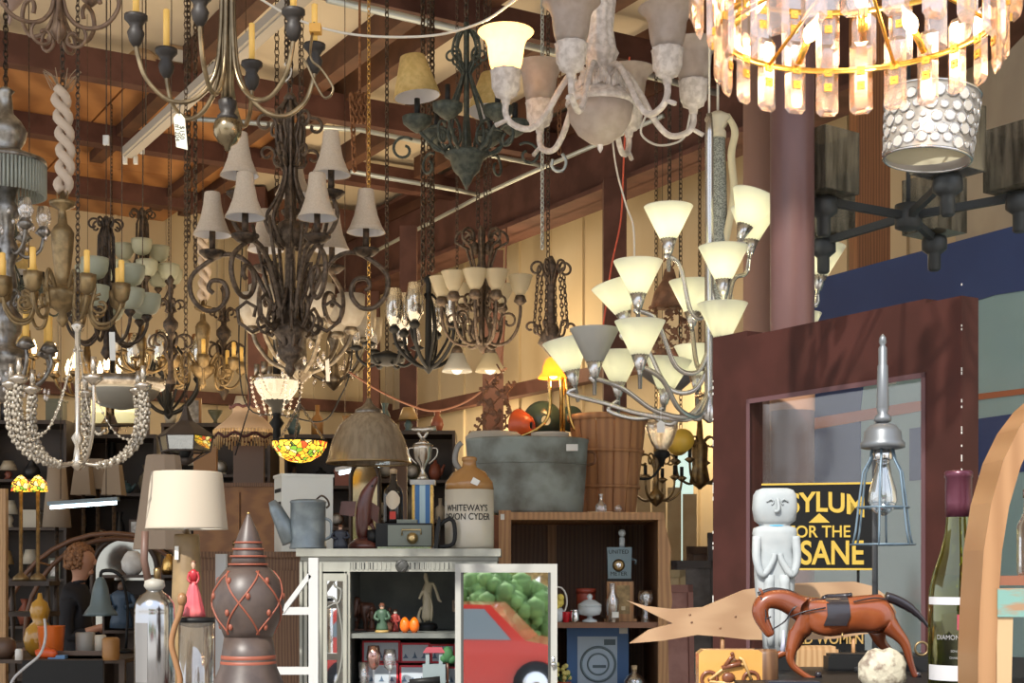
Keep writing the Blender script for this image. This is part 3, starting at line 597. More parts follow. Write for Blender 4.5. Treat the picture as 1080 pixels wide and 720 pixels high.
# --- fringed pagoda shade ---
f = Fx('fringed_lampshade', 'pink cream flared lampshade with dark scalloped trim and fringe', 'lampshade', 259, 474, 7.4)
f.part('shade', M().lathe([(33, 12), (32, 22), (22, 30), (14, 38), (13, 42), (16, 46)], n=24, flute=.03, nfl=8, shell=.6), mat('pink_fabric', (.42, .30, .20), .8))
m = M(); 
for k in range(60): a = k*.1047; h = 10+3*math.sin(a*12); m.tube([(33*math.cos(a), 33*math.sin(a), 20), (33.4*math.cos(a), 33.4*math.sin(a), 20-h-6)], .9, 4)
f.part('fringe', m, mat('cream_fringe', (.62, .44, .22), .8)); f.part('trim', M().tube([(33.5*math.cos(t*.1309), 33.5*math.sin(t*.1309), 13+2.5*math.sin(t*.1309*10)) for t in range(48)], 1.6, 5, closed=True), mat('brown_trim', (.09, .03, .03), .8)); f.part('crown', M().tube([(16*math.cos(t*.2618), 16*math.sin(t*.2618), 45+1.5*math.sin(t*2)) for t in range(24)], 1.6, 5, closed=True), MATS['brown_trim']); hang(f, 430, cord=True, r=.6)
# --- glass lantern ---
f = Fx('glass_lantern', 'dark hexagonal hanging lantern with flared metal roof and glass panes', 'lantern', 196, 486, 5.3)
f.part('roof', M().lathe([(31, 26), (20, 34), (8, 42), (5, 48), (2, 58)], n=6, sm=False), mat('lantern_metal', (.10, .08, .07), .5, .5)); m = M()
for zz in (10, 26): m.tube([((29 if zz > 20 else 26)*math.cos(t*1.0472), (29 if zz > 20 else 26)*math.sin(t*1.0472), zz) for t in range(6)], 1, 4, closed=True)
for k in range(6): a = k*1.0472; m.tube([(29*math.cos(a), 29*math.sin(a), 26), (26*math.cos(a), 26*math.sin(a), 10), (8*math.cos(a), 8*math.sin(a), 0)], .9, 4)
m.lathe([(3, -4), (9, 0), (9, 3)], n=6); f.part('frame', m, MATS['lantern_metal']); f.part('panes', M().lathe([(25.5, 10), (28.5, 26)], n=6, cap=False, sm=False), glass('pale_pane', (.8, .85, .8), .6)); f.part('socket', M().lathe([(6, 2), (7, 14), (4, 20)], n=10), BLACK); hang(f, 429, 8, 1)
# ==================== crowded left side lamps ====================
f = Fx('pewter_chandelier', 'tarnished pewter and crystal chandelier with glass rod drum at the left edge', 'chandelier', 6, 425, 3.9)
f.part('column', M().lathe(f.pr([(4, 425), (16, 415), (20, 405), (12, 395), (22, 385), (24, 372), (10, 362), (16, 350), (18, 335), (8, 322), (12, 300), (9, 280), (14, 262), (8, 250), (10, 232), (16, 222), (9, 212), (22, 165), (14, 158), (20, 148), (22, 138), (16, 128), (8, 120), (6, 100), (9, 96), (3, 92)]), n=22), PEWTER)
q = M()
for k in range(64): a = k*.0982; q.tube([(40*math.cos(a), 40*math.sin(a), f.y-172), (40*math.cos(a), 40*math.sin(a), f.y-206)], 1.6, 5)
f.part('glass_rods', q, frost('glass_rod', (.55, .58, .52), tl=.4)); f.part('drum_top', M().lathe(f.pr([(42, 173), (41, 168), (20, 160)]), n=30), PEWTER)
arms(f, [0, 45, 90, 135, 180, 225, 270, 315], [(8, 400), (24, 408), (40, 400), (48, 384), (46, 372)], 2, PEWTER, [('cup', PEWTER, 46, [(2, 374), (10, 370), (7, 364), (3, 360)], dict(n=12)), candle(46, 360, 26)], curls=[spiral(22, 320, 15, 3, 200, -160)])
arms(f, [20, 80, 140, 200, 260, 320], [(8, 260), (20, 270), (34, 262), (38, 246)], 2, PEWTER, [('cup', PEWTER, 38, [(2, 248), (9, 243), (4, 236)], dict(n=12)), ('glass', CLEAR, 38, [(4, 238), (8, 228), (6, 215)], dict(n=10))], name='upper_arm')
d0 = f.part('crystal_drop', M().ball((0, 0, 0), 2.4, (.8, .8, 1.7), 6), CRYST)
for k in range(80): a = k*2.4; r = 18+R.random()*28; (d0 if k == 0 else cp(d0, f.o)).location = Vector((r*math.cos(a), r*math.sin(a), f.y-(215+R.random()*40 if k % 2 else 385+R.random()*35)))*f.s; hang(f, 93, 9, 1)

f = Fx('brass_candle_chandelier', 'antique brass chandelier with yellow candles hanging from a rope-covered chain', 'chandelier', 66, 342, 3.7)
f.part('column', M().lathe(f.pr([(1, 345), (6, 338), (4, 330), (12, 324), (18, 318), (20, 312), (20, 308), (14, 304), (9, 300), (8, 288), (11, 262), (12, 246), (9, 240), (5, 236), (4, 226), (3, 222), (13, 217), (14, 213), (4, 212), (2, 200)]), n=24, flute=.03, nfl=10), BRONZE)
arms(f, [0, 40, 85, 140, 182, 215, 260, 310], [(12, 312), (22, 296), (30, 290), (34, 305), (30, 325), (36, 340), (50, 340), (60, 326), (62, 312)], 2, BRONZE, [('candle_cup', BRONZE, 62, [(2, 320), (7, 316), (9, 306), (9, 299), (3, 298)], dict(n=14, flute=.08, nfl=7)), candle(62, 299, 24, 3.2)], curls=[spiral(40, 322, 12, 3, 90, 480)])
q = M(); 
for k in range(2): q.tube([(6*math.sin(t*.55+k*math.pi)+3*math.sin(t*.12), 4*math.cos(t*.55+k*math.pi), f.y-202+t*3.1) for t in range(36)], 5, 8)
f.part('rope_sleeve', q, mat('rope_cloth', (.56, .45, .35), .9, bump=.5, scale=150)); hang(f, 98, 9, 1); 
q = M()
for k in range(24): a = R.uniform(0, 6.28); q.tube([(0, 0, f.y-100), (12*math.cos(a), 8*math.sin(a), f.y-88+R.uniform(-6, 10)), (20*math.cos(a), 14*math.sin(a), f.y-76)], .5, 3)
f.part('frayed_rope_end', q, mat('straw', (.36, .27, .18), .9)); f.part('ring', M().tube([(6*math.cos(t*.7), 0, f.y-205+8*math.sin(t*.7)) for t in range(9)], .8, 5, closed=True), BRASS)
f = Fx('price_tag', 'small white tag hanging below the yellow-candle brass chandelier', 'tag', 118, 380, 3.6); f.part('card', M().prism([(-3, 30), (3, 30), (4, 0), (-2, 0)], -.2, .2), PAPER); f.part('string', M().tube([(0, 0, 30), (-4, 0, 52)], .4, 4), BLACK)

f = Fx('green_glass_chandelier', 'dark iron chandelier with pale green glass bowls', 'chandelier', 112, 375, 4.7)
GCP = [(3, 24), (10, 21), (14, 14), (15, 6), (15, 2)]
arms(f, [5, 50, 100, 160, 215, 270, 320], [(3, 300), (8, 345), (20, 362), (34, 358), (42, 344), (42, 332)], 1.8, IRON, [('cup', IRON, 42, [(1, 340), (6, 334), (4, 330)], dict(n=10)), ('glass_bowl', PALEG, 42, [(a, 308+b) for a, b in GCP], dict(n=18, shell=.8))])
arms(f, [20, 150, 260], [(3, 260), (10, 300), (20, 312), (26, 300)], 1.6, IRON, [('glass_bowl', PALEG, 26, [(a*.95, 276+b) for a, b in GCP], dict(n=18, shell=.8))], name='upper_arm')
q = M().lathe(f.pr([(1, 380), (6, 372), (3, 364), (3, 240), (6, 234), (2, 228)]), n=10)
for k in range(7): a = k*.9; q.tube([(r*math.cos(a), r*math.sin(a), f.y-y) for r, y in [(2, 232), (8, 250), (9, 290), (4, 350)]], 1.2, 5); q.tube([(r*math.cos(a), r*math.sin(a), f.y-y) for r, y in [(2, 240)]+spiral(13, 238, 8, 2, 180, -150)], 1.2, 5)
f.part('cage', q, IRON); hang(f, 229, cord=True, r=.6, mt=IRON); f.part('cord_switch', M().box(-3, 3, -2, 2, 222, 232), WHITE)

f = Fx('beaded_chandelier', 'silver chandelier with swooping arms wrapped in strings of crystal beads', 'chandelier', 82, 494, 3.5)
SV = mat('dull_silver', (.52, .46, .38), .25, .9); ar = arms(f, [4, 40, 100, 150, 186, 230, 300], [(4, 488), (24, 490), (46, 482), (64, 462), (70, 436), (68, 410)], 1.8, SV, [('bobeche', SV, 68, [(2, 414), (9, 408), (10, 405), (4, 402)], dict(n=14)), ('candle_tube', SV, 68, [(3, 402), (3, 385)], dict(n=8))])
pth = crv([(24, 0, 4), (46, 0, 12), (64, 0, 32), (70, 0, 58), (68, 0, 80)], 9)
q = M()
for i, p_ in enumerate(pth):
    for k in range(4): a = k*1.57+i; q.ball(p_+Vector((4.2*math.cos(a), 4.2*math.sin(a), 1.5*math.sin(a*3))), 2.0, (1, 1, 1.3), 5)
bd = mat('bead_glass', (.40, .35, .28), .10, .35)
for a in ar[:6]: q.build('bead_string', bd, a, f.s)
f.part('stem', M().lathe(f.pr([(2, 496), (8, 490), (5, 484), (3, 470), (7, 462), (3, 455), (3, 350), (7, 344), (3, 338)]), n=12), SV); hang(f, 340, 8, .8)
q = M(); sw = [(64*t/15, 0, 140-105*t/15-40*math.sin(t/15*math.pi)) for t in range(16)]; q.tube(sw, .5, 4)
for p_ in sw: q.ball(p_, 1.8, n=5)
d0 = f.part('bead_swag', q, bd, label='string of clear crystal beads')
for k in range(5): (d0 if k == 0 else cp(d0, f.o)).rotation_euler = (0, 0, k*1.256+.4)

f = Fx('iron_finial_lamp', 'slim dark iron hanging fixture with leaf curls between the lantern and the green bowls', 'lamp', 180, 412, 5.4)
q = M().lathe(f.pr([(1, 414), (6, 404), (3, 396), (3, 352), (8, 345), (8, 340), (3, 334), (2, 300), (4, 295), (1, 290)]), n=10)
for k in range(6): a = k*1.047; q.tube([(r*math.cos(a), r*math.sin(a), f.y-y) for r, y in [(2, 380)]+spiral(16, 362, 13, 4, 230, -90)], 1.4, 5); q.tube([(r*math.cos(a), r*math.sin(a), f.y-y) for r, y in [(2, 330)]+spiral(11, 322, 8, 2, 230, -90)], 1.2, 5)
f.part('body', q, IRON); hang(f, 291, cord=True, r=.9)
f = Fx('ceiling_bowl', 'wide pale grey glass bowl fixture hanging behind the beaded chandelier', 'ceiling light', 128, 432, 5.6)
f.part('bowl', M().lathe([(4, 0), (22, 4), (36, 14), (43, 26)], n=30, shell=1), mat('pale_grey_glass', (.33, .31, .26), .3)); f.part('rim', M().lathe([(43, 22), (45, 24), (45, 32), (42, 33)], n=30), PEWTER); hang(f, 399, cord=True, r=.9)
f = Fx('glass_shade_lamp', 'hanging lamp with two lit frosted block shades, behind the beaded chandelier', 'lamp', 116, 446, 6.4)
FL = frost('frosted_block', (.8, .8, .65), emit=.5, ecol=(1, .85, .45))
q = M().lathe([(10, 0), (15, 8), (15, 28)], (-20, 0, 0), n=16, shell=1); f.part('glass_shade', q, FL); q = M().lathe([(10, 0), (13, 8), (13, 28)], (18, 0, 0), n=16, shell=1); f.part('glass_shade', q, FL); f.part('bar', M().tube([(-28, 0, -2), (28, 0, -2)], 2, 6).tube([(0, 0, -2), (0, 0, 40)], 1.6, 6), IRON); hang(f, 406, cord=True, r=.9)
# two small crystal chandeliers deep in the dark left
for i, (x, y, Y, lab) in enumerate(((30, 398, 7.2, 'small lit crystal chandelier far back at the left, lower one'), (150, 392, 7.5, 'small brass chandelier with white cups far back behind the ceiling bowl'))):
    f = Fx('small_chandelier', lab, 'chandelier', x, y, Y)
    arms(f, [0, 60, 120, 180, 240, 300], [(3, y-4), (12, y), (24, y-6), (28, y-16)], 1.5, BRASS, [('cup', BRASS, 28, [(1, y-14), (6, y-18), (2, y-20)], dict(n=8)), ('candle_bulb', BULB if i == 0 else WHITE, 28, [(2, y-22), (3, y-28), (.5, y-36)], dict(n=8))]); f.part('stem', M().lathe([(1, -4), (5, 2), (2, 10), (4, 30), (2, 50)], n=8), BRASS); hang(f, y-48, cord=True, r=.9)

# ==================== cords, chains, odds under the roof ====================
def wire(name, label, cat, pts, r, mt, Y, **k):
    x, y = pts[0][0], pts[0][1]; f = Fx(name, label, cat, x, y, Y, **k); o = M().tube([f.pp(p[0], p[1], (p[2] if len(p) > 2 else 0)) for p in pts], r, 6, smooth=6)
    o = o.build(name, mt, None, f.s); o.location = f.o.location
    for kk in ('label', 'category', 'group'):
        if kk in f.o: o[kk] = f.o[kk]
    bpy.data.objects.remove(f.o); o.name = name; return o
WC = mat('white_cord', (.7, .66, .58), .6); BC = mat('brown_cord', (.22, .09, .05), .6); RC = mat('red_cord', (.6, .09, .04), .5)
wire('power_cord', 'long white cord sagging across the top between the bronze and green iron chandeliers', 'cord', [(255, -14), (300, 14), (335, 28), (370, 36), (410, 39), (450, 38), (480, 33), (515, 20), (548, -4)], 1.3, WC, 3.9)
wire('power_cord', 'brown cord drooping across the yellow wall behind the trophy', 'cord', [(368, 392, 0), (400, 412, 0), (430, 426, 0), (458, 433, 0), (490, 424, 0), (515, 404, 0), (530, 370, 0), (534, 240, 0)], 1.2, BC, 6.6)
wire('power_cord', 'red wire hanging beside the silver cone chandelier', 'cord', [(664, 60), (658, 165), (655, 230), (645, 280), (638, 330), (632, 372)], 1, RC, 4.6)
wire('power_cord', 'white wire hanging to the upper left cone of the silver chandelier', 'cord', [(642, 80), (648, 165), (660, 215), (668, 240), (669, 286)], 1, WC, 4.4)
wire('power_cord', 'black cord looping behind the stained glass bowl', 'cord', [(256, 250), (252, 372), (262, 430), (300, 438), (340, 444), (358, 420), (370, 385), (374, 300)], .8, BLACK, 6.9)
wire('power_cord', 'thin black cord hanging at the left of the fringed shade', 'cord', [(262, 300), (258, 380), (264, 420), (256, 452), (248, 480)], .8, BLACK, 6.8)
wire('power_cord', 'cream cord swagged below the right side of the white plaster chandelier', 'cord', [(682, 120), (676, 140), (690, 152), (708, 152), (722, 144), (728, 120)], 1.2, WC, 4.75)
def chainobj(label, x, y0, y1, Y, L, r, mt):
    f = Fx('hanging_chain', label, 'chain', x, y1, Y); q = M().chain((0, 0, 0), (0, 0, min(y1-y0, f.up(ZR))), L, r); o = q.build('hanging_chain', mt, None, f.s); o.location = f.o.location
    for kk in ('label', 'category'): o[kk] = f.o[kk]
    bpy.data.objects.remove(f.o); return o
chainobj('pair of chain strands hanging above the dark leaf chandelier, left strand', 446, -400, 300, 7.2, 9, 1.1, IRON); chainobj('pair of chain strands hanging above the dark leaf chandelier, right strand', 456, -400, 285, 7.25, 9, 1.1, IRON)
chainobj('thin black chain hanging left of the beige shades', 199, -300, 255, 7.0, 8, .9, IRON); chainobj('thin black chain hanging just left of the iron chandelier scroll', 206, -300, 282, 6.9, 8, .9, IRON)
chainobj('heavy grey chain above the rusty column fixture', 572, -300, 262, 6.8, 7, .8, GALV)
# knot of rusty chain round the beam
f = Fx('chain_bundle', 'rusty chain wrapped in loops around the ceiling beam, its end hanging', 'chain', 379, 240, 6.6); q = M()
for k in range(5): q.chain((-9+k*4.5, 2*(k % 2), 142), (-7+k*4.5, -2, 110), 8, 1.3)
q.chain((9, 0, 142), (10, 0, 0), 9, 1.3).chain((-8, 0, 140), (-5, 0, 60), 9, 1.3).tube([(0, 4, 138), (0, 4, f.up(ZR))], 1.5, 5); f.part('chain', q, RUST)
# hook on a chain below the white chandelier
f = Fx('chain_hook', 'steel hook on a chain hanging under the left of the white plaster chandelier', 'hook', 590, 180, 5.4)
f.part('hook', M().tube([(3, 0, 18), (7, 0, 10), (4, 0, 1), (-4, 0, 0), (-8, 0, 6), (-7, 0, 12)], 1.8, 6, smooth=4), GALV); hang(f, 162, 9, 1.1, mt=RUST)
f = Fx('wire_hook', 'white bent wire hook hanging behind the bronze candle chandelier', 'hook', 302, 86, 4.6); f.part('hook', M().tube([(4, 0, 22), (-2, 0, 18), (5, 0, 14), (4, 0, 6), (-1, 0, 0)], .8, 5, smooth=4), WHITE); hang(f, 66, 8, 1.1)
# fluorescent strip body under the roof
f = Fx('light_strip', 'long grey fluorescent fitting under the plywood roof with two white end clips', 'ceiling light', 135, 165, 6.9); s = f.s; a = f.o.location; dU = Vector((.510, -.860, 0))
zt = a.z; Lh = 2.6; q = M(); q.beam((0, 0, 4), dU*Lh/s+Vector((0, 0, 4)), 14, 8); q.beam((0, 0, 0), dU*Lh/s, 8, 3); f.part('channel', q, mat('dull_grey_enamel', (.36, .33, .29), .5))
f.part('end_clip', M().box(-5, -1, -2, 2, -8, 1), WHITE); f.part('end_clip', M().box(6, 10, -2, 2, -8, 1), WHITE)
q = M()
for t in (.3, 2.2): p_ = dU*t/s; q.tube([p_+Vector((0, 0, 6)), p_+Vector((0, 0, (ZR-zt)/s))], .8, 4)
f.part('hangers', q, IRON)
# cardboard box and rubbish lying on the beam
c = hit(207, 76, 4.507)
f = Fx('cardboard_box', 'white and brown cardboard carton lying up on the ceiling beam', 'box', 207, 76, c.y, rz=math.radians(30.7))
f.part('carton', M().box(-34, 34, -14, 14, 0, 19), mat('cardboard', (.42, .29, .17), .8)); f.part('paper_band', M().box(-10, 34.5, -14.5, -14, 1, 18), PAPER); f.part('paper_band', M().box(-32, -14, -14.5, -14, 2, 15), PAPER); o = text('CARE\nHANDLE', 8*f.s, BLACK, f.o); o.location = (20*f.s, -15*f.s, 10*f.s)
f = Fx('crumpled_paper', 'crumpled brown paper heaped on the beam left of the carton', 'paper', 150, 66, c.y-.2); q = M(); R3 = random.Random(5)
q.lathe([(18*R3.uniform(.8, 1.1), 0), (17, 6), (10, 12), (2, 15)], n=9, sm=False, sq=(1, .7)); f.part('paper', q, mat('brown_paper', (.40, .28, .17), .9, bump=.5, scale=30))
# leaf mobile and vines
LEAF = mat('rust_leaf', (.17, .085, .045), .7, .3, (.26, .13, .07), 40)
def leafy(f, strands, seed):
    r = random.Random(seed); stem = M(); lf = M()
    for x, y0, y1, am in strands:
        n_ = int((y1-y0)/8)+2; pts = [f.p(x+am*math.sin(t*1.7), y0+(y1-y0)*t/n_, r.uniform(-6, 6)) for t in range(n_+1)]; stem.tube(pts, .9, 5)
        for p_ in pts[1:]:
            for j in range(2):
                a = r.uniform(0, 6.28); L = r.uniform(5, 9); u = Vector((math.cos(a), r.uniform(-.5, .5), math.sin(a))).normalized(); v = u.cross(Vector((r.uniform(-.4, .4), 1, r.uniform(-.4, .4)))).normalized(); nn = u.cross(v)*.5
                ol = [p_, p_+u*L*.35+v*L*.35, p_+u*L*.5+v*L*.15, p_+u*L*.75+v*L*.32, p_+u*L, p_+u*L*.75-v*L*.32, p_+u*L*.5-v*L*.15, p_+u*L*.35-v*L*.35]
                k = len(ol); lf.add([q_+nn for q_ in ol]+[q_-nn for q_ in ol], [tuple(range(k)), tuple(range(2*k-1, k-1, -1))]+[(i, i+k, (i+1) % k+k, (i+1) % k) for i in range(k)], False)
    f.part('stems', stem, RUST); f.part('leaves', lf, LEAF)
f = Fx('leaf_mobile', 'rusty metal leaf mobile hanging behind the silver cone chandelier', 'mobile', 706, 392, 5.0); f.part('top_plate', M().lathe([(20, 68), (16, 84), (8, 96), (5, 108), (2, 110)], n=14), LEAF); leafy(f, [(692, 312, 385, 3), (704, 300, 388, 4), (716, 306, 380, 3), (726, 320, 388, 2)], 3); f.part('hook', M().tube([(0, 0, 108), (5, 0, 114), (0, 0, 122), (-6, 0, 116)], 1, 5, smooth=3), RUST); hang(f, 284, 8, .9)
f = Fx('leaf_vine', 'rusty leafy vine wire work standing behind the zinc tub', 'vine', 530, 470, 5.0, z=1.685); leafy(f, [(512, 400, 470, 4), (524, 385, 465, 5), (536, 402, 468, 4), (548, 430, 462, 3), (505, 440, 472, 3)], 8); f.part('foot', M().tube([f.p(512, 468), (0, 0, 2), f.p(545, 466)], 1.6, 5, smooth=4).tube([(0, 0, 0), (0, 0, 60)], 1.4, 5), RUST)
# speckled column with ribbon
f = Fx('speckled_column_lamp', 'tall grey speckled column lamp hung beside the silver chandelier, cream ribbon on it', 'lamp', 757, 396, 4.5)
SPK = mat('speckled_grey', (.16, .17, .15), .6, .2, (.42, .44, .38), 260, fac=(.45, .55))
f.part('column', M().lathe(f.pr([(9, 396), (12, 390), (11, 300), (9.5, 200), (8, 152), (8, 144)]), n=24), SPK); f.part('neck', M().lathe(f.pr([(9, 146), (9, 140), (7, 136), (14, 126), (12, 122), (5, 118)]), n=18), mat('cream_collar', (.62, .56, .42), .4)); hang(f, 118, cord=True, r=1.6, mt=WC, name='cord')
q = M(); pts = crv([(8, -6, 275), (17, -8, 256), (13, -10, 230), (16, -8, 190), (9, -9, 150), (4, -8, 118), (12, -8, 80)], 6); vs = []
for i, p_ in enumerate(pts): vs += [p_+Vector((-4, 0, 0)), p_+Vector((4, 2, 0)), p_+Vector((4, 3, 0)), p_+Vector((-4, 1, 0))]
q.add(vs, [(i*4+j, i*4+(j+1) % 4, i*4+4+(j+1) % 4, i*4+4+j) for i in range(len(pts)-1) for j in range(4)]); f.part('ribbon', q, mat('cream_ribbon', (.72, .64, .42), .7))
# wall brass chandeliers at right gap
for i, (x, y, Y, lab) in enumerate(((692, 530, 6.0, 'small brass chandelier hanging low against the pale wall right of the basket'), (738, 512, 6.3, 'brass lantern-bodied chandelier partly behind the door edge'))):
    f = Fx('small_brass_chandelier', lab, 'chandelier', x, y, Y); arms(f, [0, 70, 150, 190, 240, 310], [(3, y-6), (12, y-2), (24, y-10), (27, y-24)], 1.3, BRASS, [('cup', BRASS, 27, [(1, y-22), (6, y-26), (3, y-28)], dict(n=10)), ('candle_tube', BLACK, 27, [(2, y-28), (2, y-38)], dict(n=8))], curls=[spiral(14, y-44, 9, 3, 200, -140)]); f.part('stem', M().lathe([(1, -4), (8, 2), (9, 8), (3, 14), (3, 36), (6, 42), (3, 48), (2, 70)] if i == 0 else [(1, -4), (11, 4), (8, 20), (9, 42), (4, 50), (2, 75)], n=12), BRASS); hang(f, y-70, 7, .8)
f = Fx('yellow_spot_lamp', 'yellow metal spotlight hanging above the small brass chandeliers', 'lamp', 718, 466, 5.7); f.part('body', M().lathe([(12, -12), (12, 10), (4, 14)], n=20, tilt=(math.pi/2*.9, 0, .15)), mat('yellow_enamel', (.75, .48, .06), .4)); f.part('lens', M().lathe([(8, -12.5), (5, -13.5), (2, -14)], n=18, tilt=(math.pi/2*.9, 0, .15)), BLACK); hang(f, 452, 7, .8)
f = Fx('glass_globe_lamp', 'clear glass hurricane shade on a black curved bracket above the basket', 'lamp', 698, 476, 5.3); f.part('globe', M().lathe([(5, 0), (11, 8), (17, 24), (18, 32)], n=22, shell=.6), CLEAR); f.part('holder', M().lathe([(2, -16), (4, -8), (9, -4), (8, 0), (3, 2)], n=14).tube([(0, 0, -14), (-12, 0, -28), (-30, 0, -26), (-36, 0, -8)], 1.3, 6, smooth=5), BLACK); hang(f, 476, cord=True, r=.5, mt=BLACK)
f = Fx('price_tag', 'white tag on a thread below the lowest cone of the silver chandelier', 'tag', 697, 456, 3.8); f.part('card', M().prism([(-4, 10), (0, 13), (4, 10), (4, 0), (-4, 0)], -.2, .2), PAPER); f.part('string', M().tube([(0, 0, 12), (0, 0, 36)], .35, 4), WHITE)
# grey dish shade
f = Fx('grey_dish_shade', 'dark grey enamel dish shade hanging behind the lower cones', 'lampshade', 716, 412, 5.55); f.part('dish', M().lathe([(3, 0), (20, 8), (36, 28), (37, 29)], n=28, shell=.8, tilt=(0, -.25, 0)), mat('grey_enamel', (.2, .2, .2), .4)); hang(f, 408, cord=True, r=.8, mt=BLACK)

# more chandeliers hanging further back over the left side
byname = {o.name: o for o in bpy.data.objects if o.parent is None}
for src, x, y, Y, sc_, lab in (('brass_candle_chandelier', 214, 408, 7.9, 1.4, 'dim brass candle chandelier far back, between lantern and large iron chandelier'), ('green_glass_chandelier', 150, 330, 8.1, 1.3, 'second chandelier with pale green bowls, hanging further back and right'), ('iron_finial_lamp', 236, 420, 8.2, 1.5, 'slim iron fixture far back under the leftmost beige shade'),
    ('small_chandelier', 92, 418, 8.0, 1.3, 'little lit crystal chandelier far back between the beaded arms'), ('green_iron_chandelier', 6, 350, 8.0, 1.2, 'green iron chandelier with gold shades behind the pewter one at the left edge'),
    ('alabaster_chandelier', 352, 410, 9.6, 1.35, 'far frosted tulip chandelier behind the right side of the nearest tulip cups'), ('leaf_chandelier', 178, 440, 8.4, 1.4, 'black leaf-armed chandelier far back above the glass lantern'), ('bowl_chandelier', 118, 480, 9.3, 1.2, 'black stemmed bowl chandelier far back above the small taupe shades')):
    p_ = P(x, y, Y); c = clone(byname[src], p_, .4, lab, sc_); c.scale = (sc_,)*3
    for ch in c.children:
        if ch.name.startswith(('chain', 'cord')) and 'switch' not in ch.name:
            z_ = [v.co.z for v in ch.data.vertices]; lo, hi = min(z_), max(z_); want = (ZR-p_.z)/sc_; ch.scale = (.45, .45, 1) if ch.name.startswith('chain') else (1, 1, 1); ch.data = ch.data.copy(); k = 0
            st = (want-lo)/(hi-lo)
            for v in ch.data.vertices: v.co.z = lo+(v.co.z-lo)*st
# ==================== furniture ====================
def skin(name, chains, mt, parent, s, sub=2, root=None):
    "chains: lists of (x,y,z,r) sharing equal points; one continuous surface"
    vs = []; rs = []; es = []; idx = {}
    for c in chains:
        prev = None
        for x, y, z, r in c:
            k = (round(x, 2), round(y, 2), round(z, 2))
            if k not in idx: idx[k] = len(vs); vs.append((x*s, y*s, z*s)); rs.append(r*s)
            i = idx[k]
            if prev is not None and prev != i: es.append((prev, i))
            prev = i
    me = bpy.data.meshes.new(name+'_cage'); me.from_pydata(vs, es, []); o = bpy.data.objects.new(name+'_cage', me); COL.objects.link(o)
    o.modifiers.new('s', 'SKIN'); o.modifiers.new('u', 'SUBSURF').levels = sub
    if not me.skin_vertices:
        bpy.context.view_layer.objects.active = o
        for q in bpy.context.selected_objects: q.select_set(False)
        o.select_set(True); bpy.ops.object.modifier_remove(modifier='s'); bpy.ops.object.modifier_remove(modifier='u'); bpy.ops.object.modifier_add(type='SKIN'); bpy.ops.object.modifier_add(type='SUBSURF'); o.modifiers[-1].levels = sub
    for i, r in enumerate(rs): me.skin_vertices[0].data[i].radius = (r, r); me.skin_vertices[0].data[i].use_root = (i == (root or 0))
    o.modifiers[0].use_smooth_shade = True
    bpy.context.view_layer.update(); m2 = bpy.data.meshes.new_from_object(o.evaluated_get(bpy.context.evaluated_depsgraph_get())); m2.materials.clear(); m2.materials.append(mt)
    for p_ in m2.polygons: p_.use_smooth = True
    bpy.data.objects.remove(o); n = bpy.data.objects.new(name, m2); COL.objects.link(n); n.parent = parent; return n
GREYP = mat('grey_green_paint', (.36, .36, .31), .55, col2=(.28, .28, .24), scale=12, stretch=(1, 1, .3)); GREYD = mat('dark_grey_paint', (.12, .13, .12), .6, col2=(.17, .18, .16), scale=10)
MIRROR = mat('mirror_glass', (.92, .94, .94), .015, 1)
# --- grey painted cabinet ---
ZT = 1.5587
f = Fx('grey_cabinet', 'grey-green painted display cabinet with mirrored doors, one standing wide open', 'cabinet', 420, 0, 4.0, z=0)
def q(*a): return M().box(*a)
T = 584; D = 130
f.part('top', M().box(-107, 108, -6, D+4, T-8, T).box(-103, 105, -2, D, T-12, T-8), GREYP)
m = M().box(-100, 104, 0, 8, T-24, T-12); 
for k in range(26):
    x = -52+k*4.7
    if abs(x-4) > 9: m.box(x, x+1.6, -1, 0, T-22, T-14)
f.part('frieze', m, GREYP); m = M().lathe([(6, -1), (7, 0), (6, 1)], (4, -2, T-18), n=16, tilt=(math.pi/2, 0, 0)); m.tube([(4+6*math.cos(a*1.57), -3, T-18+6*math.sin(a*1.57)) for a in (0, 1, 2, 3)], .8, 4, closed=True); f.part('rosette', m, mat('carved_dark', (.06, .06, .055), .5))
m = M()
for k in range(18): m.box(-51+k*3 if k < 9 else 12+(k-9)*5, -50+k*3 if k < 9 else 14+(k-9)*5, -.6, 0.2, T-21.5, T-14.5)
f.part('slots', m, MATS['carved_dark'])
f.part('side', M().box(-104, -98, 2, D, 0, T-12), GREYP); f.part('side', M().box(98, 104, 2, D, 0, T-12), GREYP); f.part('back', M().box(-104, 104, D-4, D, 0, T-12), GREYD)
m = M()
for k in range(5): m.box(-104+k*5.2, -101+k*5.2, -1.5-1*(k % 2), 3, 20, T-14)
f.part('pilaster', m, GREYP)
f.part('stile', M().box(-57, -51, 0, 10, 20, T-24), GREYP); f.part('stile', M().box(60, 66, 0, 10, 20, T-24), GREYP); f.part('divider', M().box(-56, -54, 0, D-4, 20, T-24), GREYD); f.part('divider', M().box(62, 64, 0, D-4, 20, T-24), GREYD)
zs1 = f.y-670; f.part('shelf', M().box(-55, 63, 4, D-4, zs1-3, zs1+2), GREYD); zs2 = f.y-727; f.part('shelf', M().box(-55, 63, 4, D-4, zs2-4, zs2), GREYD); f.part('plinth', M().box(-104, 104, 0, D, 0, 20), GREYP)
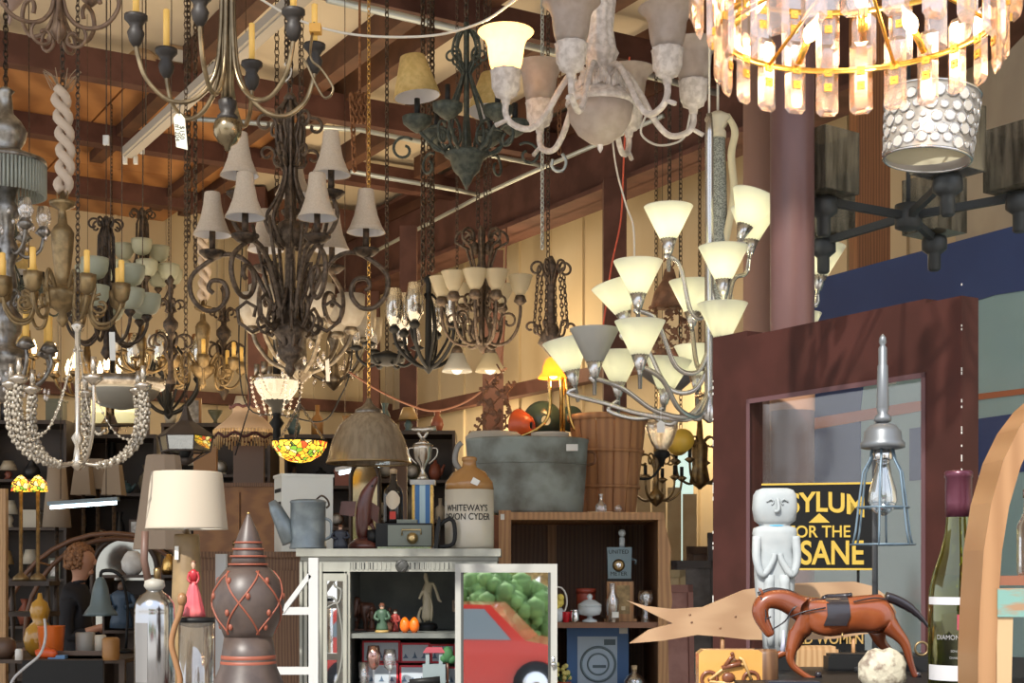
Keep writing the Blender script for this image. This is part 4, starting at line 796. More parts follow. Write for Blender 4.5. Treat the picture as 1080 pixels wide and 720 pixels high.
# left door with arched fretwork over a mirror
dr = f.part('door', M().box(-79, -75, -3, 3, 100, T-26).box(-58, -54, -3, 3, 100, T-26).box(-75, -58, -3, 3, T-34, T-26).box(-75, -58, -3, 3, 100, 112), GREYP)
M().box(-75, -58, -.5, .5, 112, T-34).build('mirror', MIRROR, dr, f.s)
m = M(); m.tube([(-75, -2, T-50), (-66, -2, T-54), (-60, -2, T-78), (-58.5, -2, T-100), (-60, -2, T-122), (-66, -2, T-142), (-75, -2, T-152)], 1.1, 5, smooth=5); m.tube([(-75, -2, T-142), (-66, -2, T-150), (-58, -2, T-158)], 1.1, 5, smooth=4).tube([(-75, -2, T-62), (-68, -2, T-58), (-62, -2, T-56), (-60, -2, T-44), (-66, -2, T-40), (-68, -2, T-36)], 1.1, 5, smooth=4); m.build('fretwork', mat('fret_grey', (.2, .2, .18), .5), dr, f.s)
# right door, open and turned to the viewer
dr = f.part('door', M().box(61, 69, -24, -18, 100, T-16).box(158, 167, -24, -18, 100, T-16).box(69, 158, -24, -18, T-25, T-16).box(69, 158, -24, -18, 100, 112), mat('silver_grey_paint', (.40, .40, .37), .5))
M().box(69, 158, -22, -20, 112, T-25).build('mirror', MIRROR, dr, f.s); M().box(67, 69.5, -24.6, -24, 112, T-25).box(157.5, 160, -24.6, -24, 112, T-25).build('bead', MATS['carved_dark'], dr, f.s)
M().ball((163, -26, T-120), 3).tube([(163, -24, T-126), (163, -26, T-112)], 1, 5).build('latch', CHROME, dr, f.s); M().beam((61, -20, T-60), (58, -2, T-60), 2, 12).beam((61, -20, 150), (58, -2, 150), 2, 12).build('hinge', IRON, dr, f.s)
CZ = f.o.location.z+zs1*f.s+2*f.s; CZ2 = f.o.location.z+zs2*f.s
# --- pine bookcase ---
PINE = mat('honey_pine', (.42, .22, .09), .5, col2=(.30, .15, .06), scale=3, kind='wave', stretch=(6, 6, .8), fac=(.1, .95)); PIND = mat('stained_beadboard', (.19, .095, .045), .5, col2=(.13, .06, .03), scale=3, kind='wave', stretch=(7, 7, .8), fac=(.1, .9))
f = Fx('pine_bookcase', 'honey pine bookcase with ribbed back panel and scalloped right side', 'bookcase', 616, 0, 4.6, z=0); T = (1.684)/f.s; D = 170
f.part('top', M().box(-84, 84, -4, D, T-8, T), PINE); f.part('side', M().box(-90, -77, -3, D, 0, T+2), PINE)
pl = [(78, 0), (90, 0), (92, T-300), (88, T-120), (93, T-95), (90, T-60), (92, T-40), (86, T-16), (84, T-2), (78, T-2)]
f.part('side', M().prism(pl, -2, 10), PINE); f.part('side_panel', M().box(78, 84, 10, D, 0, T-8), PIND)
m = M().box(-78, 78, D-4, D, 0, T-8)
for k in range(46): m.box(-76+k*3.4, -74.2+k*3.4, D-5.5, D-4, 0, T-8)
f.part('beadboard', m, PIND); f.part('stile', M().box(-34, -24, D-8, D-5, 0, T-8), PINE)
z1 = f.y-657; f.part('shelf', M().box(-77, 78, 2, D-4, z1-5, z1+1), mat('shelf_brown', (.22, .1, .05), .45)); z2 = f.y-728; f.part('shelf', M().box(-77, 78, 2, D-4, z2-5, z2), MATS['shelf_brown'])
f.part('sticker', M().box(-88, -80, -3.5, -3, T-8, T-2), PAPER)
BZ = f.o.location.z+(z1+1)*f.s; BZ2 = f.o.location.z+z2*f.s; BT = 1.684
# --- white frame ---
f = Fx('white_metal_frame', 'white painted frame with crossbars and a slanting brace left of the grey cabinet', 'frame', 290, 0, 3.7, z=0)
WM = mat('white_frame_paint', (.50, .50, .49), .6); yy = lambda y: f.y-y
f.part('post', M().box(36, 46, -4, 4, 0, yy(588)), WM); f.part('post', M().box(-62, -51, -4, 4, 0, yy(584)), WM)
f.part('crossbar', M().box(-51, 36, -3, 3, yy(648), yy(640)), WM); f.part('crossbar', M().box(-51, 36, -3, 3, yy(711), yy(703)), WM); f.part('crossbar', M().box(-51, 36, -3, 3, 200, 208), WM)
f.part('brace', M().beam((8, 0, yy(645)), (37, 0, yy(606)), 5, 8, up=(0, 1, 0)), WM)
# --- dark wood chest behind on the left with orange panel ---
f = Fx('dark_wood_cabinet', 'dark brown wooden cabinet standing behind the carved dark vase', 'cabinet', 290, 0, 4.45, z=0); T = 1.555/f.s
f.part('top', M().box(-98, 44, 0, 130, T-6, T), WOODD); f.part('body', M().box(-94, 40, 4, 126, 10, T-6), WOODD); f.part('door', M().box(-90, -30, 1, 4, 60, T-20), WOODD); f.part('door', M().box(-26, 36, 1, 4, 60, T-20), WOODD); f.part('plinth', M().box(-96, 42, 2, 128, 0, 10), WOODD)
ORW = mat('orange_veneer', (.30, .13, .035), .4, col2=(.22, .09, .025), scale=3, kind='wave', stretch=(1, 1, 5), fac=(.1, .9))
f = Fx('veneer_cabinet', 'orange-brown veneered cupboard in the middle distance behind the watering can', 'cupboard', 252, 0, 6.2, z=0); T = f.y-513
f.part('body', M().box(-48, 52, 0, 90, 0, T), ORW); f.part('top', M().box(-51, 55, -3, 92, T, T+4), WOODD); f.part('door', M().box(-44, 1, -3, 0, 40, T-6), ORW); f.part('door', M().box(3, 48, -3, 0, 40, T-6), ORW); f.part('knob', M().ball((-3, -6, T-60), 3), BRASS)

# ==================== things on the grey cabinet ====================
f = Fx('metal_locker_box', 'white enamelled metal box with punched side holes, tallest thing above the watering can', 'box', 322, 578, 4.5, z=1.555, rz=.35)
EN = mat('white_enamel', (.70, .70, .64), .35); f.part('body', M().box(-28, 26, -16, 26, 0, 78), EN); f.part('lid', M().box(-29, 27, -17, 27, 78, 81), EN); m = M()
for k in range(2):
    for j in range(6): m.box(-28.6, -28, -12+j*6, -9+j*6, 62-k*14, 66-k*14)
f.part('vent_holes', m, BLACK)['kind'] = 'stuff'
ZINC = mat('galvanised_zinc', (.30, .35, .37), .45, .5, (.22, .26, .28), 25)
f = Fx('watering_can', 'galvanised watering can with a broad open spout on the grey cabinet', 'watering can', 325, 578, 4.1, z=ZT); H = 52
f.part('body', M().lathe([(19.5, 0), (19.5, 2), (18.5, 4), (18.5, H-4), (19.5, H-3), (18, H-1), (13, H)], n=28), ZINC); m = M()
pts = [(-17, 0, 8), (-26, 0, 26), (-34, 0, 42), (-38, 0, 50)]; m.tube(pts, [11, 9, 7, 4], 12); f.part('spout', m, ZINC)
f.part('handle', M().tube([(8, 0, H-1), (14, 0, H+4), (20, 0, H), (22, 0, H-6), (19, 0, H-9)], 1.1, 6, smooth=4), IRON); f.part('back_handle', M().tube([(18, 0, 32), (24, 0, 28), (24, 0, 14), (18, 0, 10)], 1.6, 6, smooth=4), ZINC)
def figurine(name, label, cat, x, Y, z, h, body, head, hat=None, w=.3, base=None, lean=0):
    f = Fx(name, label, cat, x, 0, Y, z=z)
    b0 = 0
    if base: f.part('base', M().lathe([(h*.24, 0), (h*.24, h*.05), (h*.2, h*.08)], n=14), base); b0 = h*.08
    f.part('body', M().lathe([(h*w*.62, b0), (h*w*.6, h*.15), (h*w*.42, h*.42), (h*w*.56, h*.62), (h*w*.5, h*.74), (h*.07, h*.8)], n=14, sq=(1, .7)).tube([(-h*w*.5, 0, h*.7), (-h*w*.72, -h*.08, h*.5), (-h*w*.25, -h*.16, h*.42)], h*.055, 6, smooth=3).tube([(h*w*.5, 0, h*.7), (h*w*.75, -h*.06, h*.5), (h*w*.3, -h*.16, h*.45)], h*.055, 6, smooth=3), body)
    f.part('head', M().ball((lean, 0, h*.86), h*.1, (.85, .9, 1.1)), head)
    if hat: f.part('hat', M().lathe([(h*.12, h*.9), (h*.12, h*.92), (h*.08, h*.93), (h*.075, h), (h*.02, h)], (lean, 0, 0), n=12), hat)
    return f
NAVY = mat('dark_navy', (.02, .025, .04), .4); FLESH = mat('painted_flesh', (.55, .35, .24), .5); DWOOD = mat('carved_brown', (.10, .04, .022), .35, col2=(.15, .06, .035), scale=30)
figurine('uniform_figurine', 'small figurine in a dark uniform and cap beside the watering can', 'figurine', 359, 4.06, ZT, 25, NAVY, FLESH, DWOOD, w=.5)
f = Fx('carved_fish', 'dark red-brown wooden carving of a leaping fish on the grey cabinet', 'carving', 384, 578, 4.12, z=ZT)
CW = mat('carved_mahogany', (.075, .018, .012), .3, col2=(.11, .03, .02), scale=20, coat=.3)
f.part('base', M().lathe([(17, 0), (17, 4), (13, 8), (8, 12)], n=14), CW)
skin('body', [[(0, 0, 8, 6), (-3, 0, 20, 8), (-4, 0, 36, 10), (0, 0, 52, 9), (6, 0, 64, 6), (11, 0, 72, 4), (14, 0, 77, 2)], [(-4, 0, 36, 10), (8, -3, 26, 2.5), (12, -4, 18, 1.5)]], CW, f.o, f.s)
f.part('fin', M().prism([(-8, 50), (-24, 50), (-26, 36), (-10, 34)], -2, 2), CW); f.part('fin', M().prism([(4, 52), (16, 44), (14, 26), (6, 34)], 1, 4), CW); f.part('eye', M().ball((9, -4.5, 66), 1.2), BLACK)
f = Fx('projector', 'grey-green and black slide projector with a brass-ringed knob on the cabinet', 'projector', 428, 578, 4.08, z=ZT)
f.part('case', M().box(-32, 27, 2, 34, 2, 27), BLACK); f.part('front_panel', M().box(-19, 27, 0, 2, 3, 25), mat('olive_grey', (.19, .21, .17), .45)); f.part('top_tray', M().box(-10, 11, 6, 26, 27, 31), MATS['olive_grey']); f.part('foot', M().box(-30, 26, 0, 30, 0, 2), CHROME)
f.part('knob', M().lathe([(6, 0), (6, 3), (4, 4), (4, 7), (1, 7)], (7, 0, 11), n=20, tilt=(math.pi/2, 0, 0)), mat('brass_ring', (.6, .45, .22), .3, .9)); f.part('trim', M().tube([(-4, -1, 14), (-4, -1, 20), (16, -1, 20), (16, -1, 15)], .9, 5), MATS['brass_ring']); f.part('lens', M().lathe([(7, -5), (8, 0), (7, 5)], (-36, 10, 13), n=14, tilt=(0, math.pi/2, 0)), BLACK)
f = Fx('stout_bottle', 'dark bottle with a cream oval label and red square standing on the projector', 'bottle', 415, 0, 4.18, z=ZT+28*4.08/F)
DG = mat('black_glass', (.012, .009, .008), .08, coat=.5); f.part('body', M().lathe([(10, 0), (10.5, 2), (10.5, 30), (9, 36), (4, 42), (3.4, 54)], n=20), DG); f.part('cap', M().lathe([(4, 52), (4, 57), (1, 58)], n=14), mat('tan_foil', (.4, .28, .16), .4))
m = M(); vs = []
for k in range(9):
    a = -math.pi/2-.75+k*.1875; hh = 9*math.sin(math.pi*(k+.6)/9.2)+1; vs += [(10.8*math.cos(a), 10.8*math.sin(a), 24-hh), (10.8*math.cos(a), 10.8*math.sin(a), 24+hh)]
m.add(vs, [(2*k, 2*k+2, 2*k+3, 2*k+1) for k in range(8)]); f.part('label', m, mat('cream_label', (.62, .52, .38), .6)); vs = []
for k in range(5): a = -math.pi/2-.3+k*.15; vs += [(10.9*math.cos(a), 10.9*math.sin(a), 4), (10.9*math.cos(a), 10.9*math.sin(a), 12)]
f.part('red_label', M().add(vs, [(2*k, 2*k+2, 2*k+3, 2*k+1) for k in range(4)]), mat('label_red', (.6, .05, .03), .6))
f = Fx('trophy', 'silver cup trophy with eagle-wing figure on a blue striped column', 'trophy', 446, 0, 4.26, z=ZT)
f.part('foot', M().box(-14, 14, -9, 9, 0, 5), mat('marble', (.55, .54, .5), .3, col2=(.4, .39, .37), scale=15))
for i, (x0, x1, c_) in enumerate(((-11, -8, BRASSL), (-8, -3, mat('deep_blue', (.06, .16, .35), .3, .4)), (-3, 3, mat('pale_blue', (.42, .55, .6), .25, .4)), (3, 8, MATS['deep_blue']), (8, 11, BRASSL))): f.part('column', M().box(x0, x1, -7, 7, 5, 68), c_)
f.part('marble_block', M().box(-13, 13, -9, 9, 68, 73), MATS['marble']); f.part('cup', M().lathe([(7, 73), (5, 77), (2, 83), (3, 88), (9, 96), (10, 106), (11, 110)], n=20, shell=.6), mat('silver_plate', (.5, .45, .38), .2, .9))
for sx in (-1, 1): f.part('cup_handle', M().tube([(sx*9, 0, 107), (sx*15, 0, 106), (sx*14, 0, 98), (sx*6, 0, 90)], 1, 5, smooth=4), MATS['silver_plate'])
f.part('figure', M().lathe([(10, 111), (4, 114), (2, 118)], n=12).tube([(-5, 0, 124), (0, 0, 117), (5, 0, 124)], 2, 6, smooth=3).tube([(-12, 0, 127), (0, 0, 126), (14, 0, 128)], [2, 3, 3, 2], 6), MATS['silver_plate'])
f = Fx('flat_iron', 'black antique pressing iron standing on end between projector and stone jug', 'iron', 469, 0, 4.04, z=ZT)
f.part('sole', M().prism([(-11, 0), (-7, 0), (-4, 30), (-6, 34), (-9, 22)], -7, 7), BLACK); f.part('handle', M().tube([(-6, 0, 24), (4, 0, 31), (10, 0, 26), (9, 0, 5), (-8, 0, 2)], 2.2, 8, smooth=4), BLACK)
f = Fx('stoneware_jug', 'large two-tone brown and cream stoneware cider jug', 'jug', 495, 0, 4.12, z=ZT)
f.part('body', M().lathe([(25, 0), (26, 3), (26, 62)], n=40), mat('cream_stoneware', (.52, .47, .37), .25, coat=.3)); f.part('shoulder', M().lathe([(26, 62), (25, 70), (18, 80), (8, 86), (7, 92), (8, 93), (8, 96), (6, 97)], n=40), mat('brown_glaze', (.35, .17, .05), .2, coat=.4)); f.part('handle', M().tube([(-8, 0, 82), (-15, 0, 92), (-13, 0, 106), (-8, 0, 112)], 3, 8, smooth=4), mat('tarnish_wrap', (.2, .19, .17), .4))
for i, (tx, zz) in enumerate((('WHITEWAY\'S', 42), ('DEVON CYDER', 33))):
    o = text(tx, 9.5*f.s, BLACK, f.o, ext=.0003, bold=.0002, narrow=.85); r_ = 26.3*f.s
    for v in o.data.vertices: a = v.co.x/r_; d = v.co.z; v.co.x = (r_+d)*math.sin(a); v.co.z = (r_+d)*math.cos(a)
    o.location = (0, 0, zz*f.s); o.rotation_euler = (math.pi/2, 0, -.1)
f.part('sticker', M().prism([(2, 68), (9, 65), (12, 70), (5, 74)], -27.5, -22), PAPER)
# ---- inside the grey cabinet ----
f = Fx('camel_group', 'brown carved group of animals and riders on the upper cabinet shelf, leftmost', 'carving', 380, 0, 4.2, z=CZ)
skin('body', [[(-12, 0, 0, 2), (-12, 0, 14, 4), (-6, 0, 24, 8), (4, 0, 24, 7), (12, 0, 26, 4), (16, 0, 20, 2)], [(-6, 0, 24, 8), (-4, 3, 10, 3), (-5, 3, 0, 2)], [(4, 0, 24, 7), (6, -3, 10, 3), (6, -3, 0, 2)], [(-6, 0, 24, 8), (-2, 0, 36, 4)]], DWOOD, f.o, f.s)
f.part('base', M().box(-15, 12, -6, 6, -0, 2), DWOOD)
figurine('carved_man', 'tall brown carved man beside the animal group', 'figurine', 392, 4.15, CZ, 28, DWOOD, DWOOD, w=.22, base=DWOOD)
figurine('green_hat_figurine', 'painted figurine in green and black on a yellow round base', 'figurine', 403, 4.08, CZ, 31, mat('green_paint', (.05, .1, .06), .5), FLESH, DWOOD, w=.34, base=mat('ochre', (.45, .30, .1), .5))
figurine('stooping_figurine', 'dark brown carved stooping figure in the middle of the cabinet shelf', 'figurine', 411, 4.16, CZ, 26, DWOOD, DWOOD, w=.4)
figurine('red_white_figurine', 'small red and white painted figure just left of the orange eggs', 'figurine', 417, 4.12, CZ, 24, mat('red_paint', (.3, .04, .03), .5), mat('bone_white', (.65, .6, .5), .5), DWOOD, w=.26)
OR = mat('orange_glaze', (.85, .16, .01), .12, coat=.6)
for x, lab in ((427, 'glossy orange egg shaker, left of the pair'), (437, 'glossy orange egg shaker, right of the pair')):
    f = Fx('orange_egg', lab, 'egg', x, 0, 4.06, z=CZ, group='orange eggs'); o = M().lathe([(2, 0), (4.6, 3), (5.6, 7), (4.8, 12), (2.4, 15.5), (.3, 16.6)], n=18).build('orange_egg', OR, None, f.s); o.location = f.o.location; o['label'] = lab; o['category'] = 'egg'; o['group'] = 'orange eggs'; bpy.data.objects.remove(f.o)
IV = mat('ivory', (.55, .47, .32), .4)
f = Fx('robed_lady_statuette', 'tall cream robed lady statuette on a black stand in the cabinet', 'statuette', 451, 0, 4.2, z=CZ)
f.part('stand', M().lathe([(9, 0), (11, 3), (10, 7), (8, 8)], n=20), BLACK)
skin('body', [[(0, 0, 8, 8.5), (1, 0, 22, 7), (-1, 0, 38, 5.2), (0, 0, 46, 4), (-1, 0, 51, 1.8), (-2, 0, 56, 3), (-2, 0, 61, 1.6)], [(0, 0, 46, 4), (6, 0, 50, 1.8), (9, 0, 42, 1.6), (12, 0, 32, 1.8), (15, -1, 30, .8)], [(0, 0, 46, 4), (-6, -2, 40, 1.8), (-9, -3, 33, 1.4)], [(1, 0, 22, 7), (-7, -2, 24, 1.4), (-10, -2, 14, 1.8), (-7, 0, 8, 2)]], IV, f.o, f.s); f.part('robe_folds', M().tube([(4, -5, 10), (5, -5, 26), (1, -4, 40)], 1, 5, smooth=3).tube([(-3, -5, 9), (-2, -5, 24)], 1, 5), IV)
# lower shelf: red-bordered picture cards
RB = mat('red_border', (.65, .03, .05), .5); PB = mat('card_blue_white', (.50, .56, .62), .5); INK = mat('card_drawing', (.10, .16, .25), .6)
cards = [(402, 686, 40, 23, 60, 'widest red-bordered picture box at the upper left of the cabinet lower shelf'), (438, 685, 31, 21, 55, 'red-bordered picture box with two little boats, upper middle of the stack'), (467, 684, 26, 20, 50, 'red-bordered picture box behind the little green tree'), (403, 709, 34, 24, 46, 'red-bordered picture box behind the wine glasses, lower left'), (436, 706, 29, 22, 44, 'red-bordered picture box with a castle drawing, lower middle'), (467, 707, 30, 21, 38, 'red-bordered picture box at the lower right corner of the shelf')]
for i, (x, y, w, h, d, lab) in enumerate(cards):
    k = 1+d/F; f = Fx('picture_box', lab, 'box', x, y+h/2, 4.0+d*4/F, group='red-bordered picture boxes')
    f.o.location.z = CZ2+(0 if i > 2 else (24*4.1/F)); f.part('box', M().box(-w/2, w/2, 0, 5, 0, h), RB); f.part('picture', M().box(-w/2+2, w/2-2, -.4, 0, 2, h-2), PB); m = M(); r4 = random.Random(i)
    for j in range(3):
        cx = -w/3+j*w/3.2; hh = r4.uniform(3, 6); m.prism([(cx-3, 5), (cx+3, 5), (cx+2, 6.5), (cx, 6.5+hh), (cx-1, 7)], -.8, -.4)
    f.part('drawing', m, INK)
f = Fx('model_gate', 'little red-roofed model gateway on the cabinet lower shelf', 'model', 458, 0, 4.03, z=CZ2); f.part('walls', M().box(-9, -5, -3, 3, 0, 38).box(5, 9, -3, 3, 0, 38).box(-12, 12, -5, 5, 0, 26), mat('model_grey', (.22, .27, .28), .6)); f.part('roof', M().prism([(-12, 38), (12, 38), (8, 44), (-8, 44)], -5, 5), mat('model_red', (.35, .06, .08), .5))
f = Fx('model_tree', 'tiny green model tree beside the model gateway', 'model', 472, 0, 4.03, z=CZ2); f.part('trunk', M().tube([(0, 0, 0), (0, 0, 32)], 1.5, 6), DWOOD); f.part('crown', M().ball((0, 0, 36), 7, (.9, .9, 1.3)).ball((-4, 0, 32), 5).ball((4, 0, 31), 5), mat('model_green', (.04, .14, .05), .8))
for x, y0, Y, lab in ((384, 30, 4.03, 'stack of small clear tumblers at the left of the cabinet lower shelf'), (394, 46, 4.01, 'clear wine glass with a dark amber bowl, lower shelf of the cabinet'), (411, 42, 4.02, 'clear goblet standing right of the amber wine glass')):
    f = Fx('wine_glass' if y0 > 35 else 'glass_tumbler', lab, 'glass', x, 0, Y, z=CZ2)
    if y0 > 35: f.part('stem', M().lathe([(6, 0), (6, .6), (1, 2), (.8, y0*.4), (2, y0*.45)], n=14), CLEAR); f.part('bowl', M().lathe([(2, y0*.45), (6, y0*.55), (7.5, y0*.75), (6, y0)], n=18, shell=.4), CLEAR if x > 400 else glass('amber_clear', (.75, .25, .12), .5))
    else: f.part('tumbler', M().lathe([(4, 0), (5, 12), (6, 13), (5, 15), (6, 28)], n=16, shell=.5), CLEAR)
f = Fx('black_spyglass', 'black metal tube resting across the front of the cabinet lower shelf', 'spyglass', 446, 0, 3.99, z=CZ2)
f.part('tube', M().tube([(-14, 0, 8), (0, 0, 9), (18, 0, 10.5)], [3.4, 4.2], 12), BLACK); f.part('stand', M().box(-16, -10, -3, 3, 0, 8).box(12, 15, -3, 3, 0, 9), BLACK)

# ==================== things on the bookcase ====================
TUBM = mat('zinc_tub', (.13, .125, .10), .6, .25, (.27, .30, .27), 9, bump=.3, fac=(.38, .62))
f = Fx('zinc_tub', 'large oval weathered zinc wash tub on top of the pine bookcase', 'tub', 556, 0, 4.78, z=BT+.001)
f.part('body', M().lathe([(58, 0), (59, 3), (62, 40), (64, 74), (65, 76), (65, 78), (63, 79)], n=56, shell=1.2, sq=(1, .62)).lathe([(57, 1), (2, 1.2)], n=56, sq=(1, .62)), TUBM)
f.part('rib', M().tube([(62.6*math.cos(t*.1309), 62.6*.62*math.sin(t*.1309), 52) for t in range(48)], .8, 5, closed=True), TUBM)
f.part('handle', M().tube([(64, 0, 66), (71, -2, 64), (71, -4, 54), (64, 0, 52)], 1.6, 6, smooth=4), RUST); f.part('sticker', M().box(40, 52, -32, -31, 64, 71), PAPER)
f = Fx('enamel_basin', 'cream enamel basin sitting in the zinc tub', 'basin', 580, 0, 4.84, z=BT+.15); f.part('basin', M().lathe([(14, 0), (18, 34), (20, 38), (20, 40), (18, 40)], n=30), mat('cream_enamel', (.6, .52, .42), .35))
f = Fx('folded_cloth', 'grey cream cloth draped inside the left end of the zinc tub', 'cloth', 520, 0, 4.86, z=BT+.10); f.part('cloth', M().lathe([(24, 0), (27, 38), (28, 51), (22, 57), (6, 58)], n=18, flute=.06, nfl=5, sq=(1.1, .8)), mat('grey_cloth', (.42, .38, .31), .9))
f = Fx('orange_enamel_shade', 'orange-red enamel shade leaning up out of the zinc tub', 'lampshade', 552, 0, 4.98, z=BT+.24); f.part('shade', M().lathe([(19, -8), (18, -6), (12, 4), (5, 9)], (2, 0, 23), n=28, tilt=(math.pi/2, 0, .9), shell=1), mat('orange_enamel', (.55, .09, .02), .35))
f = Fx('green_enamel_shade', 'dark green enamel shade propped behind the amber lamp rod', 'lampshade', 574, 0, 5.04, z=BT+.26); f.part('shade', M().lathe([(22, -6), (20, -4), (14, 4), (6, 9)], (0, 0, 24), n=28, tilt=(math.pi/2, 0, .2), shell=1), mat('green_enamel', (.035, .06, .045), .3))
f = Fx('small_green_shade', 'small black-green round shade against the yellow wall right of the lamp rod', 'lampshade', 602, 0, 5.08, z=BT+.30); f.part('shade', M().lathe([(14, -4), (13, -3), (8, 3), (4, 6)], (0, 0, 16), n=24, tilt=(math.pi/2, 0, 0), shell=1), MATS['green_enamel'])
BSK = mat('basket_wood', (.40, .19, .075), .65, col2=(.30, .135, .055), scale=3, kind='wave', stretch=(3.5, 3.5, .35), fac=(.1, .95))
f = Fx('bushel_basket', 'tall tapered wooden bushel basket on the pine bookcase', 'basket', 641, 0, 5.0, z=BT+.001); H = 106
m = M(); n_ = 13
for k in range(n_):
    a0 = k*2*math.pi/n_; a1 = a0+2*math.pi/n_*.94; vs = []
    for z_, r_ in ((0, 29), (H, 41)):
        for rr in (r_, r_-1.4):
            for a in (a0, (a0+a1)/2, a1): vs.append((rr*math.cos(a), rr*math.sin(a), z_))
    m.add(vs, [(0, 1, 7, 6), (1, 2, 8, 7), (4, 3, 9, 10), (5, 4, 10, 11), (2, 5, 11, 8), (3, 0, 6, 9), (6, 7, 10, 9), (7, 8, 11, 10)], False)
m.lathe([(28, 1), (1, 1)], n=18, cap=False); f.part('slats', m, BSK)
for z_, r_ in ((103, 41.6), (68, 37.5), (31, 33.3)): f.part('hoop', M().lathe([(r_, z_-3.4 if z_ > 90 else z_-2), (r_+1, z_-3 if z_ > 90 else z_-2), (r_+1, z_+3 if z_ > 90 else z_+1), (r_, z_+3 if z_ > 90 else z_+1)], n=36, cap=False), BSK)
f = Fx('glass_cruet', 'little clear glass cruets on the bookcase top in front of the basket', 'cruet', 634, 0, 4.66, z=BT); f.part('bottle', M().lathe([(5, 0), (6, 3), (6, 8), (2, 12), (1.5, 18), (3, 20)], n=14), CLEAR); f.part('tray', M().box(-14, 22, -4, 4, 0, 1.5).ball((18, 0, 5), 4), CLEAR)
# shelf of the bookcase
f = Fx('grey_meter', 'grey-blue metal coin meter head standing on the wooden box', 'meter', 653, 0, 4.72, z=BZ+42*4.68/F)
GM = mat('blue_grey_metal', (.17, .23, .25), .4, .4); f.part('case', M().prism([(-12, 3), (12, 3), (13, 36), (-13, 36)], -6, 8), GM); f.part('foot', M().box(-13, 13, -6, 8, 0, 3), BLACK); f.part('dial', M().lathe([(6.5, -1), (6.5, 1), (4, 2)], (-1, -6, 17), n=20, tilt=(math.pi/2, 0, 0)), BRASS); f.part('dial_glass', M().ball((-1, -7, 17), 4, (1, .4, 1)), CHROME)
f.part('globe', M().lathe([(3, 36), (3, 46), (1, 47)], (3, 0, 0), n=12).ball((3, 0, 51), 4.2), mat('frosty', (.5, .55, .55), .2)); f.part('lever', M().tube([(13, 0, 24), (18, 0, 22), (17, 0, 18)], 1.4, 6), GM)
for tx, zz in (('UNITED', 31), ('METER', 8)): o = text(tx, 6*f.s, BLACK, f.o, ext=.0003); o.location = (-1*f.s, -6.3*f.s, zz*f.s)
f = Fx('wooden_box', 'oak box with a brass dial plate on the bookcase shelf', 'box', 654, 0, 4.68, z=BZ); f.part('box', M().box(-14, 14, -4, 12, 3, 42), PINE); f.part('base', M().box(-17, 17, -7, 12, 0, 3), PINE); f.part('plate', M().box(-4, 10, -5, -4, 8, 38), BRONZE); f.part('keyhole', M().box(1, 5, -5.6, -5, 12, 16), mat('pale_metal', (.5, .42, .28), .4, .5))
for (x, Y, prof, lab, nm) in ((646, 4.61, [(7, 0), (7, 24), (3, 32), (3, 40), (4, 41)], 'clear apothecary bottle with a small label in front of the oak box', 'glass_bottle'),):
    f = Fx(nm, lab, 'bottle', x, 0, Y, z=BZ); f.part('bottle', M().lathe(prof, n=18, shell=.5), CLEAR); f.part('label', M().box(-1, 6, -7.6, -7.2, 5, 11), PAPER)
f = Fx('glass_goblet', 'round clear glass goblet at the right end of the bookcase shelf', 'glass', 681, 0, 4.64, z=BZ); f.part('bowl', M().lathe([(4, 16), (7, 20), (8.5, 26), (7, 33)], n=18, shell=.5), CLEAR); f.part('stem', M().lathe([(6, 0), (5, 1), (4, 10), (4, 16)], n=16), CLEAR)
MILK = mat('milk_glass', (.55, .60, .62), .2, coat=.4)
f = Fx('candy_dish', 'white milk-glass covered candy dish on the bookcase shelf', 'dish', 622, 0, 4.62, z=BZ); f.part('foot', M().lathe([(8, 0), (8, 2), (3, 4), (3, 6)], n=20), MILK); f.part('bowl', M().lathe([(3, 6), (11, 8), (12.5, 12), (12.5, 17)], n=24), MILK); f.part('lid', M().lathe([(13, 17), (12, 19), (6, 23), (2, 24), (3.4, 27), (2, 29), (.3, 30)], n=24), MILK)
f = Fx('red_tin', 'round dark red tin behind the white candy dish', 'tin', 618, 0, 4.74, z=BZ); f.part('tin', M().lathe([(10, 0), (10, 29), (9.5, 30)], n=22), mat('tin_red', (.32, .055, .03), .4)); f.part('lid', M().lathe([(10.6, 29), (10.6, 34), (1, 34.5)], n=22), MATS['tin_red'])
f = Fx('red_candle_holder', 'small bright red glass votive on the bookcase shelf', 'votive', 597, 0, 4.61, z=BZ); f.part('cup', M().lathe([(3.6, 0), (4.4, 10), (4.4, 11)], n=14), mat('votive_red', (.5, .01, .02), .15))
f = Fx('silver_cup', 'small cut crystal pot between the red votive and the candy dish', 'pot', 606, 0, 4.61, z=BZ); f.part('pot', M().lathe([(4, 0), (5, 3), (5, 9), (4, 12), (5, 13)], n=14, flute=.08, nfl=7), CHROME)
f = Fx('flower_vase', 'white vase with lace-edged handle and a yellow flower, half behind the mirrored door', 'vase', 589, 0, 4.62, z=BZ); f.part('vase', M().lathe([(4, 0), (6, 4), (7, 10), (4, 15)], n=18), MILK); f.part('flower', M().ball((0, -2, 21), 6, (1, .6, 1)).ball((2, -3, 26), 4).ball((-2, -3, 17), 3.5), mat('yellow_petal', (.75, .6, .12), .6)); f.part('lace_rim', M().tube([(9*math.cos(t*.4), 0, 22+15*math.sin(t*.4)) for t in range(16)], 1, 5, closed=True), PAPER)
f = Fx('blue_display_box', 'blue box with a framed engraving of a silver plate leaning in the bookcase', 'box', 631, 0, 4.75, z=BZ2)
BLUE = mat('box_blue', (.045, .13, .30), .45); o = f.part('box', M().box(-33, 32, 0, 8, 0, 63), BLUE); f.part('print', M().box(-22, 20, -.8, 0, 1, 53), mat('print_paper', (.42, .52, .60), .5)); m = M()
